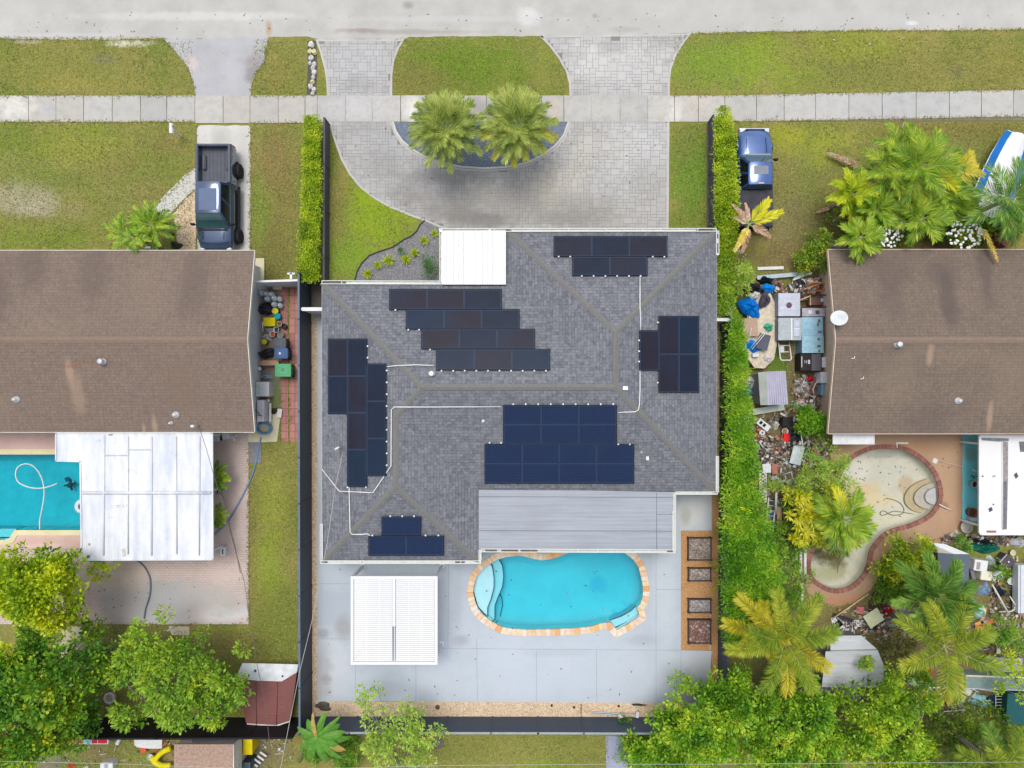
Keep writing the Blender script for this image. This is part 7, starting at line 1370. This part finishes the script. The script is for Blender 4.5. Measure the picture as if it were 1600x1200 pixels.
# white clutter between shed and house
for i, (lab, x, y, rx, ry, c_) in enumerate((('white plastic toy pile above the wheel', 1250, 610, 7, 6, (232,236,238)), ('white bag right of the toy pile', 1259, 602, 6, 7, (222,230,226)), ('pink and white cloth beside the toy pile', 1260, 618, 5, 5, (236,200,210)), ('white rag near the shrub top', 1253, 630, 6, 5, (232,236,232)), ('white helmet shape by the grass', 1246, 598, 5, 4, (236,240,240)))): heap(lab, x, y, rx, ry, .3, c_, name='white_clutter', cat='clutter', seed=80+i, amp=.6)
m = MB(); m.lathe((0, 0, .06), [(.09, -.05), (.22, -.06), (.26, 0), (.22, .06), (.09, .05)], 20, caps=False); solo('spare_wheel', 'grey spare wheel lying under the white clutter', 'wheel', m, mat_((150,152,158)), 1243, 634, .1)
rt = root('tripod_stand', 'crossed metal tripod legs beside the bright shrub', 'stand', 1273, 622, .5)
for a in (.7, 2.3, 4.4): m = MB(); m.tube([(0, 0, .5), (math.cos(a)*.45, math.sin(a)*.45, .02)], .022, 6); m.build('leg', mat_((206,200,190)), rt)
rod('bent pale pipe curving round the brown board', (1281,591,.5), (1272,617,.5), .025, (226,206,190), bend=[(1274,600,.55), (1270,608,.5)])
# lower scrap
board('pale corrugated sheet standing on the rubble', 1250, 712, .62, 1.05, (196,206,216), h=.4, rot=-14, ribs=5, name='corrugated_sheet', cat='metal sheet'); board('green painted bench board half under the feathery shrub', 1273, 714, .95, .24, (54,134,88), h=.35, rot=-22, name='bench_board', cat='bench'); board('pale sheet beside the yellow tipped weed', 1202, 733, .45, .5, (206,216,218), h=.4, rot=5, name='plastic_sheet', cat='panel'); board('brown door panel next to the pale sheet', 1214, 734, .3, .55, (166,110,92), h=.35, rot=4, name='old_door', cat='panel')
heap('tan cloth spilling out of the hedge', 1177, 757, 9, 14, .3, (206,150,112), name='tan_cloth', cat='cloth', seed=91, z=.6, rot=-20)
rt = root('trellis', 'white lattice panel standing along the hedge edge', 'lattice', 1192, 760, 1.0)
for i in range(9): m = MB(); m.box((0, .75-i*.19, 1), (.36, .03, .02), .6); m.build('lattice_bar', WF, rt); m = MB(); m.box((0, .75-i*.19, 1.02), (.36, .03, .02), -.6); m.build('lattice_bar', WF, rt)
for s in (-1, 1): m = MB(); m.box((s*.17, 0, 1), (.04, 1.7, .05)); m.build('side_bar', WF, rt)
rt = root('folding_stand', 'grey triangular metal frame standing in the scrap', 'frame', 1235, 750, .8)
for pts in (((-.4, .1, .1), (.05, .45, .8)), ((.05, .45, .8), (.25, -.1, .6)), ((-.15, .2, .4), (.0, -.3, .3)), ((0, -.3, .3), (.5, -.05, .2)), ((-.4, .1, .1), (-.38, -.4, .1)), ((-.3, -.45, .15), (.3, -.7, .15))): m = MB(); m.tube(pts, .028, 6); m.build('strut', mat_((170,184,186)), rt)
rt = root('ladder', 'white aluminium ladder lying along the hedge edge', 'ladder', 1204, 806, .6, math.radians(-5))
for s in (-1, 1): m = MB(); m.box((s*.2, 0, .6), (.05, 2.0, .05)); m.build('rail', mat_((216,220,228)), rt)
for i in range(7): m = MB(); m.tube([(-.2, -.85+i*.28, .6), (.2, -.85+i*.28, .6)], .018, 6); m.build('rung', mat_((206,210,216)), rt)
rod('thick white post standing beside the ladder', (1213,769,1.2), (1212,803,.6), .06, (232,230,236), 'white_post', 'post'); box('bright blue bucket on the ladder', 1204.5, 806, .2, .3, .3, (14,90,200), 0, 'blue_box'); board('pale wood plank beside the ladder', 1221, 812, .26, 1.3, (196,168,130), h=.3, rot=2, name='plank', cat='plank'); rod('green hose pipe below the blue bucket', (1206,812,.5), (1207,850,.4), .05, (30,110,96)); heap('brown fabric under the ladder foot', 1201, 834, 5, 12, .3, (176,110,84), name='brown_fabric', cat='cloth', seed=92); rod('upper yellow stick in the feathery hedge', (1156,792,3.6), (1173,798,3.6), .03, (226,240,20), 'yellow_stick', 'stick'); rod('lower yellow stick in the feathery hedge', (1159,796,3.6), (1176,802,3.6), .03, (226,240,20), 'yellow_stick', 'stick')
for i, (x, a, b) in enumerate(((1257,858,905),(1264,862,906),(1250,850,880),(1259,915,945))): board(['left white upright board by the drained pool','right white upright board by the drained pool','short white board behind the upright pair','lower white board half hidden in weeds'][i], x, (a+b)/2, .13, (b-a)/S, (236,236,238), h=.5, name='white_board')
debris('junk_rubble', 'mixed rubble and household scrap filling the junk yard', [(1160,640,1265,735),(1236,585,1295,640),(1185,735,1235,830),(1165,440,1290,470),(1185,830,1240,900),(1180,680,1240,735),(1240,690,1290,730),(1250,435,1298,470)], 1700, [(150,142,130),(206,202,196),(112,100,92),(226,228,230),(140,104,88),(92,88,86),(170,160,146),(176,186,190),(60,60,64),(190,110,90)], .03, .3, .3)
# satellite dish on the pink wall
v = W(1300, 503, 2.6); rt = thing('satellite_dish', 'pale grey satellite dish on the pink gable wall', 'satellite dish', (v.x, v.y, 2.4))
m = MB(); prof = [(.02, -.02), (.16, 0), (.3, .04), (.4, .09), (.41, .1), (.4, .1), (.3, .055), (.16, .02)]; m.lathe((0, 0, 0), prof, 24, caps=False); o = m.build('dish', M('dish_grey', (206,216,222), .5), rt); tp = W(1311, 498, 3.85); o.location = (tp.x-v.x, tp.y-v.y, tp.z-2.4); o.rotation_euler = (math.radians(-18), math.radians(-20), 0)
m = MB(); m.tube([(0, 0, -.5), (0, 0, .3), (tp.x-v.x, tp.y-v.y, .8)], .03, 7); m.build('mount', mat_((180,184,186)), rt); m = MB(); m.tube([(tp.x-v.x, tp.y-v.y, .9), (tp.x-v.x+.05, tp.y-v.y-.05, 1.35)], .015, 6); m.rbox((tp.x-v.x+.05, tp.y-v.y-.05, 1.37), (.06, .1, .06), .02); m.build('receiver', mat_((190,196,200)), rt)
# terrace of the right house
board('white corrugated awning sheet below the right brown roof', 1367, 689, 2.2, .66, (222,226,230), h=2.2, ribs=24, name='awning', cat='awning', mat=M('awning_white', (226,230,234), .5)); rod('white awning pole above the drained pool', (1401,692,1.5), (1419,692.5,1.5), .035, (232,232,230)); board('cream square paper on the tan deck', 1461.5, 720, .26, .26, (236,224,196), h=.03, rot=-28, name='paper', cat='paper'); rod('white pole lying on the tan deck by the round steps', (1467,788,.1), (1486,797,.1), .035, (232,230,226)); rod('thin white cord from the paper to the blue strip', (1466,720,.05), (1518,732,.4), .008, (230,224,216), 'cord', 'cord'); rod('white tap pipe on the blue strip', (1519,734,.4), (1528,737,.4), .04, (232,236,238)); bucket('white rimmed bucket on the blue strip', 1524.5, 757, .2, .4, (226,226,222), fill=(70,64,60)); bucket('brown clay pot on the blue strip', 1521, 801, .26, .4, (150,104,84), fill=(120,84,70), name='clay_pot', cat='pot'); hosem('black hose knot on the blue strip', [(1516,745),(1518,742),(1521,745),(1518,748),(1526,743),(1529,746)], .02, (44,60,70)); box('white crate at the bottom of the blue strip', 1522, 811, .35, .2, .3, (226,226,226)); bucket('round grey stone pot below the blue strip', 1511, 824, .32, .35, (190,184,172), fill=(196,190,180), name='stone_pot', cat='pot'); heap('pale fallen bag near the yellow shrub', 1495, 835, 5, 5, .2, (226,218,200), name='paper_bag', cat='bag', seed=95)
rod('white bent pole on the tan deck', (1401,692,1.5), (1402,700,1.5), .02, (220,220,220), 'hook', 'hook')
# steel shed lower right
ss = thing('steel_shed', 'small slate grey steel shed with a pale front roof beside the golden shrub', 'shed', tuple(P(1480, 880)))
facet(ss, 'front_roof', [(1459,848.5,1.02),(1476,850,1.05),(1515,866,1.26),(1491,865.5,1.32),(1462,856,1.08)], M('shed_front', (206,210,216), .5)); SL, SL2 = M('slate_steel', (84,94,106), .5, var=.06), M('slate_steel2', (92,102,114), .5, var=.06)
facet(ss, 'left_slope', [(1465,863.5,1.14),(1491,865.5,1.32),(1490,925,1.32),(1467,925,1.14)], SL); facet(ss, 'right_slope', [(1491,865.5,1.32),(1515.5,866,1.20),(1512,930,1.20),(1490,925,1.32)], SL2); facet(ss, 'left_gusset', [(1460,852,1.05),(1491,865.5,1.32),(1465,863.5,1.14)], M('shed_tan', (170,164,156)))
wp = [W(1467,866,1.08), W(1513,868,1.08), W(1510,926,1.08), W(1469,922,1.08)]; m = MB(); m.prism([(p.x, p.y) for p in wp], 0, 1.02); m.build('wall', SL, ss, world=True)
heap('dark green tarp crumpled beside the steel shed', 1538, 857, 26, 9, .4, (14,100,84), name='green_tarp', seed=96); heap('black netting along the top of the green tarp', 1535, 846, 26, 6, .3, (34,38,42), name='black_net', cat='net', seed=97, rot=-10)
box('white slotted washing machine tipped on the weeds', 1533, 884, .75, .62, .6, (228,230,226), -8, 'washing_machine', 'washing machine', top=((-.15, -.02, .2, .4, (150,146,140)),)); box('cream appliance box below the washing machine', 1541.5, 900, .62, .5, .65, (222,214,190), -6, 'appliance', top=((.18, .05, .12, .2, (190,184,164)),)); board('dark panel leaning left of the washing machine', 1524, 893, .2, 1.1, (120,116,124), h=.3, rot=14); box('dark brown cabinet with white edge strips', 1574, 878, .7, .62, .5, (84,76,86), -42, 'cabinet', 'cabinet', top=((-.3, 0, .03, .6, (230,230,232)), (0, -.28, .6, .03, (230,230,232)), (.05, .05, .08, .08, (250,250,250)))); bucket('cream bowl behind the dark brown cabinet', 1583, 864, .16, .2, (206,198,176), fill=(196,188,166), name='bowl', cat='bowl')
heap('shiny white plastic bags below the patched roof', 1591, 848, 14, 9, .4, (206,212,222), name='plastic_bag', cat='bag', seed=98, rough=.3); bucket('white tub among the weeds right of the chairs', 1580, 908, .2, .3, (206,214,210), fill=(220,226,224), name='tub', cat='tub'); heap('mint and white plastic beside the washing machine', 1550, 877, 6, 9, .3, (196,222,208), name='plastic_scrap', cat='plastic', seed=99, amp=.7); chair('white plastic chair behind the cream appliance', 1556, 900, (222,226,226), 30)
rod('bent white pipe running down from the chair', (1550,913,.5), (1575,957,.5), .05, (206,202,190)); rod('white pipe curling back up at the bottom', (1575,957,.5), (1578,932,.6), .035, (212,210,200), bend=[(1584,953,.5), (1587,946,.5)]); rod('thin pipe joining the curled one', (1561,956,.4), (1582,955,.5), .03, (210,208,198)); heap('black and blue bags beside the bent pipe', 1563, 925, 10, 9, .4, (48,52,68), name='bin_bag', cat='bag', seed=101); heap('blue tinted clear bag above the bent pipe', 1540, 922, 9, 12, .3, (130,150,178), name='clear_bag', cat='bag', seed=102)
tr_ = thing('box_trailer', 'white ribbed trailer side cut off by the right edge', 'trailer', tuple(P(1640, 920))); m = MB(); a, b = W(1591, 883, .75), W(1720, 958, .75); m.bbox(a.x, b.x, b.y, a.y, .3, .75); m.build('body', M('trailer_white', (206,210,222), .5), tr_, world=True)
for i in range(5): m = MB(); m.bbox(a.x+.1+i*.35, a.x+.13+i*.35, b.y, a.y, .75, .78); m.build('roof_rib', M('trailer_rib', (170,176,192)), tr_, world=True)
for y in (900, 940): v = P(1605, y); m = MB(); m.lathe((v.x+.4, v.y, .3), [(.3, -.1), (.3, .1)], 16, 'X'); m.build('wheel', TYRE, tr_, world=True)
# tiles and board heap
DOT = M('tile_dot', (36,36,44))
def tile(label, px, py, rot, w=.38, c=(232,232,236), dots=5, h=.06):
    rt = root('dotted_tile', label, 'tile', px, py, h, math.radians(rot), 'white tiles with black dots by the grey shed roof'); m = MB(); m.box((0, 0, h/2), (w, w, .03)); m.build('slab', mat_(c), rt)
    for i in range(3):
        for j in range(3):
            if (i+j) % 2 == 0: m = MB(); m.box(((i-1)*w*.3, (j-1)*w*.3, h/2+.018), (.06, .06, .006), .78); m.build('dot', DOT, rt)
tl = ['touching the foxtail palm','beside the gap, upper left','upper middle of the cluster','lower left of the cluster','lower middle of the cluster','lower right of the cluster','rightmost of the cluster','bottom middle under the palm tip','bottom right of the cluster']
for lab, (x, y, r) in zip(tl, ((1305,970,10),(1314,968,30),(1319,978,15),(1309,981,5),(1318,989,20),(1328,984,12),(1340.5,974,3),(1311,975,40),(1331,991,8))): tile('dotted white tile '+lab, x, y, r)
tile('dotted white tile lying apart beside the cream board', 1354.5, 961, -12); box('pink square paving slab above the dotted tiles', 1344.5, 954, .44, .4, .12, (206,116,112), -4, 'pink_slab', 'slab'); box('brown patterned tile stack below the pink slab', 1345, 964.5, .22, .2, .1, (196,176,130), 5, 'tile_stack', 'tile'); board('pale green square board tilted on the rubble', 1371, 969.5, .92, .78, (214,216,172), h=.4, rot=33, name='pale_board'); heap('dark box heap behind the pale green board', 1362, 982, 10, 5, .2, (48,50,60), name='box_heap', cat='box', seed=103); heap('bright red cloth beside the pale green board', 1390, 956, 9, 9, .35, (196,24,30), name='red_cloth', cat='cloth', seed=104); rod('long bamboo pole below the brick rim', (1302,966,.3), (1357,928,.3), .035, (206,176,136), 'bamboo_pole'); heap('dark compost heap with pale scraps below the brick rim', 1373, 942, 15, 13, .4, (84,66,62), name='compost_heap', cat='heap', seed=105, rough=.9); board('black beam above the dotted tiles', 1320, 967, 1.1, .2, (54,52,60), h=.2, rot=-18, name='beam', cat='beam')
heap('grey metal sheet rolls beside the red cloth', 1400, 965, 7, 12, .3, (120,134,140), name='metal_roll', cat='metal', seed=106, rot=20); board('dark round lid beside the grey rolls', 1395, 976, .35, .35, (130,150,130), h=.15, name='round_disc', cat='lid')
for i, (x, y, w_, d_, r, c_) in enumerate(((1418,947,1.6,.2,-8,(150,96,72)),(1424,956,1.4,.16,4,(130,110,104)),(1424,965,1.3,.2,-3,(126,122,142)),(1415,972,1.6,.16,6,(120,96,84)),(1541,962,.75,.2,80,(226,140,84)),(1546,974,.7,.22,10,(222,130,76)),(1540,983,.9,.18,-6,(206,116,66)),(1535,975,.6,.18,20,(236,160,80)))): board(['brown plank at the top of the lumber under the star palm','grey brown plank second in the lumber','bluish plank third in the lumber','dark plank lowest in the lumber','upright orange board right of the star palm','upper level orange board right of the star palm','lowest orange board right of the star palm','orange board half under the star palm frond'][i], x, y, w_, d_, c_, h=.2, rot=r, name='plank', cat='plank')
heap('light blue plastic sheet under the star palm tip', 1517, 943, 9, 11, .4, (110,180,214), name='blue_sheet', cat='sheet', seed=107); heap('pale mint sheet beside the orange boards', 1533, 958, 8, 12, .4, (176,220,200), name='mint_sheet', cat='sheet', seed=108); heap('small blue bag at the lumber end', 1434, 952, 4, 3, .2, (60,150,206), name='blue_bag', cat='bag', seed=109)
# grey sheet roof
gr = thing('sheet_roof_shed', 'low shed with stained pale grey sheet roof among the bottom right trees', 'shed', tuple(P(1335, 1040)))
PG1 = M('sheet_grey', (186,190,194), .6, sc=1.5, var=.12, stretch=(.5, 4, 1), dirt=(120,116,110), dirtamt=.35); facet(gr, 'upper_panel', [(1296,993,1.42),(1346,993,1.42),(1371,1015,1.58),(1298,1017,1.58)], PG1); facet(gr, 'lower_panel', [(1290,1018,1.58),(1371,1015,1.59),(1381,1040,1.50),(1381,1074,1.42),(1284,1074,1.42)], PG1); facet(gr, 'lower_apron', [(1236,1076,1.12),(1345,1074,1.35),(1345,1096,1.20),(1240,1092,1.05)], M('apron_grey', (128,128,134), .7))
wp = [W(1294,1000,1.35), W(1346,998,1.35), W(1374,1020,1.35), W(1376,1070,1.35), W(1290,1070,1.35)]; m = MB(); m.prism([(p.x, p.y) for p in wp], 0, 1.3); m.build('wall', mat_((120,118,116)), gr, world=True); m = MB(); m.tube([W(1296,1017,1.60), W(1371,1015,1.60)], .03, 5); m.build('seam', mat_((150,152,154)), gr, world=True)
# scrap at the lower right
m = MB(); vs, fs = hull([.12, .2, .22, .2, .1], [.05]*5, [.3]*5, [-.75, -.4, 0, .45, .75]); m.add(vs, fs); solo('canoe', 'small pale green upturned canoe near the orange chair', 'boat', m, mat_((170,190,170)), 1440, 1067, .3, math.radians(84)); rod('long white beam under the star palm', (1441,1074,.6), (1482,1075,.6), .04, (222,216,200), 'beam', 'beam'); chair('orange plastic chair half under the star palm', 1448, 1052, (226,84,24), 20); heap('orange red sheet right of the star palm trunk', 1494, 1060, 7, 7, .4, (222,64,14), name='orange_sheet', cat='sheet', seed=111); box('red cool box in the lower right scrap', 1482, 1092, .4, .62, .4, (214,36,44), 22, 'red_box', 'cooler'); box('white cushion beside the red cool box', 1501, 1090, .55, .38, .2, (214,206,190), -25, 'cushion', 'cushion'); chair('grey white plastic chair above the cyan sheets', 1514, 1080, (196,196,200), -30); bucket('red and white striped tin in the lower right scrap', 1493, 1080, .16, .3, (200,60,56), lid=(226,190,186), name='tin', cat='tin')
heap('clear and cyan plastic sheets in the lower right scrap', 1533, 1097, 15, 10, .35, (150,200,206), name='cyan_sheet', cat='sheet', seed=112, rough=.3); heap('dark blue bag on the cyan sheets', 1551, 1096, 8, 8, .4, (44,72,108), name='blue_bag', cat='bag', seed=113); rod('upper steel rail behind the cyan sheets', (1530,1077,.7), (1575,1083,.7), .03, (190,196,200), 'steel_pipe'); rod('lower steel rail in front of the trees', (1452,1114,.5), (1507,1109,.5), .03, (196,200,204), 'steel_pipe')
ct = box('long grey green skip at the right edge', 1556, 1067, 3.3, .75, .8, (120,140,136), -2, 'skip', 'skip', top=((0, .34, 3.3, .08, (206,196,170)), (0, -.36, 3.3, .04, (190,194,194)))); board('grey metal sheet above the long skip', 1578, 1044, 2.0, .8, (158,164,180), h=.5, rot=-3, name='metal_sheet', cat='metal sheet', tilt=(.1, 0)); heap('grey white sack left of the metal sheet', 1541, 1042, 8, 6, .35, (190,192,198), name='sack', cat='sack', seed=114, rot=-25)
box('dark teal dumpster at the lower right corner', 1590, 1108, 1.2, 1.6, 1.0, (30,76,78), -4, 'dumpster', 'dumpster', lidc=(34,84,86)); frame('pale shelf rack beside the teal dumpster', 1563, 1095, .5, 1.0, .6, (200,198,190), 0, 'shelf_rack', bars=6)
debris('scrap_rubble', 'rubble and scrap under the bottom right palms', [(1380,940,1440,1000),(1500,950,1600,1030),(1440,1070,1570,1115),(1300,950,1400,1000),(1545,870,1600,960),(1470,835,1590,850),(1400,930,1450,985)], 1300, [(150,140,126),(196,188,176),(120,96,84),(210,206,200),(92,84,78),(176,120,90),(80,76,80),(150,160,166)], .03, .28, .2)
debris('lawn_litter', 'tiny white scraps dropped on the front lawns', [(1240,60,1440,80),(1410,180,1430,260)], 6, [(236,236,236)], .06, .12, .03)
debris('leaf_scraps', 'dry leaves and roots on the soil by the right front shrubs', [(1290,330,1310,400),(1148,370,1165,410),(1250,400,1290,430)], 60, [(150,120,96),(206,196,180),(170,140,110)], .05, .25, .05)
bucket('pale flower pot under the dying palm', 1162, 380, .16, .3, (206,176,160), fill=(226,206,196), name='flower_pot', cat='pot'); heap('white crumpled plastic beside the pale flower pot', 1152, 394, 6, 4, .15, (206,216,222), name='plastic_scrap', cat='plastic', seed=121)
box('weathered reddish wood bench under the golden frond', 1568, 372, .85, .62, .45, (146,96,84), -38, 'wood_bench', 'bench'); board('brown wooden edging board along the right brown roof', 1468, 386, 1.4, .3, (124,100,84), h=.3, name='edging_board'); heap('pale dead fronds and sheets at the right house corner', 1306, 385, 12, 5, .3, (176,176,164), name='dead_leaves', cat='leaves', seed=122)
# ---- overhead wires ----
WM = M('wire_black', (96,92,88), .6, fine=0); WM2 = M('wire_pale', (176,176,170), .6, fine=0)
def wire(label, pts, r=.014, mat=WM, name='overhead_wire'):
    m = MB(); m.tube([W(*p) for p in pts], r, 5); wthing(name, label, 'wire', m, mat)
wire('service wire from the solar house mast over the charcoal fence corner', [(536,705,3.9),(524,760,4.3),(511,850,4.8),(487,972,5.5),(467,1055,6),(439,1197,6.8),(430,1260,7)], .013, WM2)
wire('service wire from the left brown roof past the white flat roof', [(311,667,3.6),(322,700,3.7),(336,750,3.9),(350,795,4.1),(365,850,4.4),(382,910,4.8),(400,1030,5.6),(416,1110,6.2),(425,1200,6.8),(427,1260,7)], .013)
wire('long power line crossing the bottom edge of the yards', [(-60,1188,7),(200,1194,6.9),(427,1203,6.9),(700,1196,6.8),(950,1194,6.8),(1100,1194,6.8),(1700,1190,7)], .01, WM2)
bm = MB(); p = onplane(310, 665, s1, 0); bm.tube([p-Vector((0, 0, .1)), p+Vector((0, 0, .6))], .04, 8); bm.rbox(p+Vector((0, 0, .62)), (.2, .14, .12), .03); bm.build('service_mast', STV, h1, world=True)

m = MB(); rr = random.Random(77)
for (a, b, c, d, n, z_) in ((500,885,1055,1090,70,.03),(510,200,1044,350,60,.03),(130,860,388,972,60,.03),(10,20,1590,50,90,.02),(1310,700,1500,840,50,-.55),(1320,720,1450,790,30,-.55)):
    for _ in range(n):
        x, y = rr.uniform(a, c), rr.uniform(b, d); v = P(x, y, z_)
        if inside((v.x, v.y), POOL): v.z = -.06
        elif inside((v.x, v.y), KPOOL): v.z = -.6
        elif z_ < 0: v.z = .03
        an = rr.uniform(0, 6.28); L_ = rr.uniform(.03, .08); w_ = L_*.45; u = Vector((math.cos(an), math.sin(an), 0)); n_ = Vector((-u.y, u.x, 0)); m.quad(v-u*L_, v+n_*w_, v+u*L_, v-n_*w_)
tag(m.build('fallen_leaves', MI('leaf_bits', [(112,92,60),(88,78,56),(150,128,80),(70,66,50)], .9)), 'tiny fallen leaves scattered over paving, patio and pools', 'leaves', None, 'stuff')
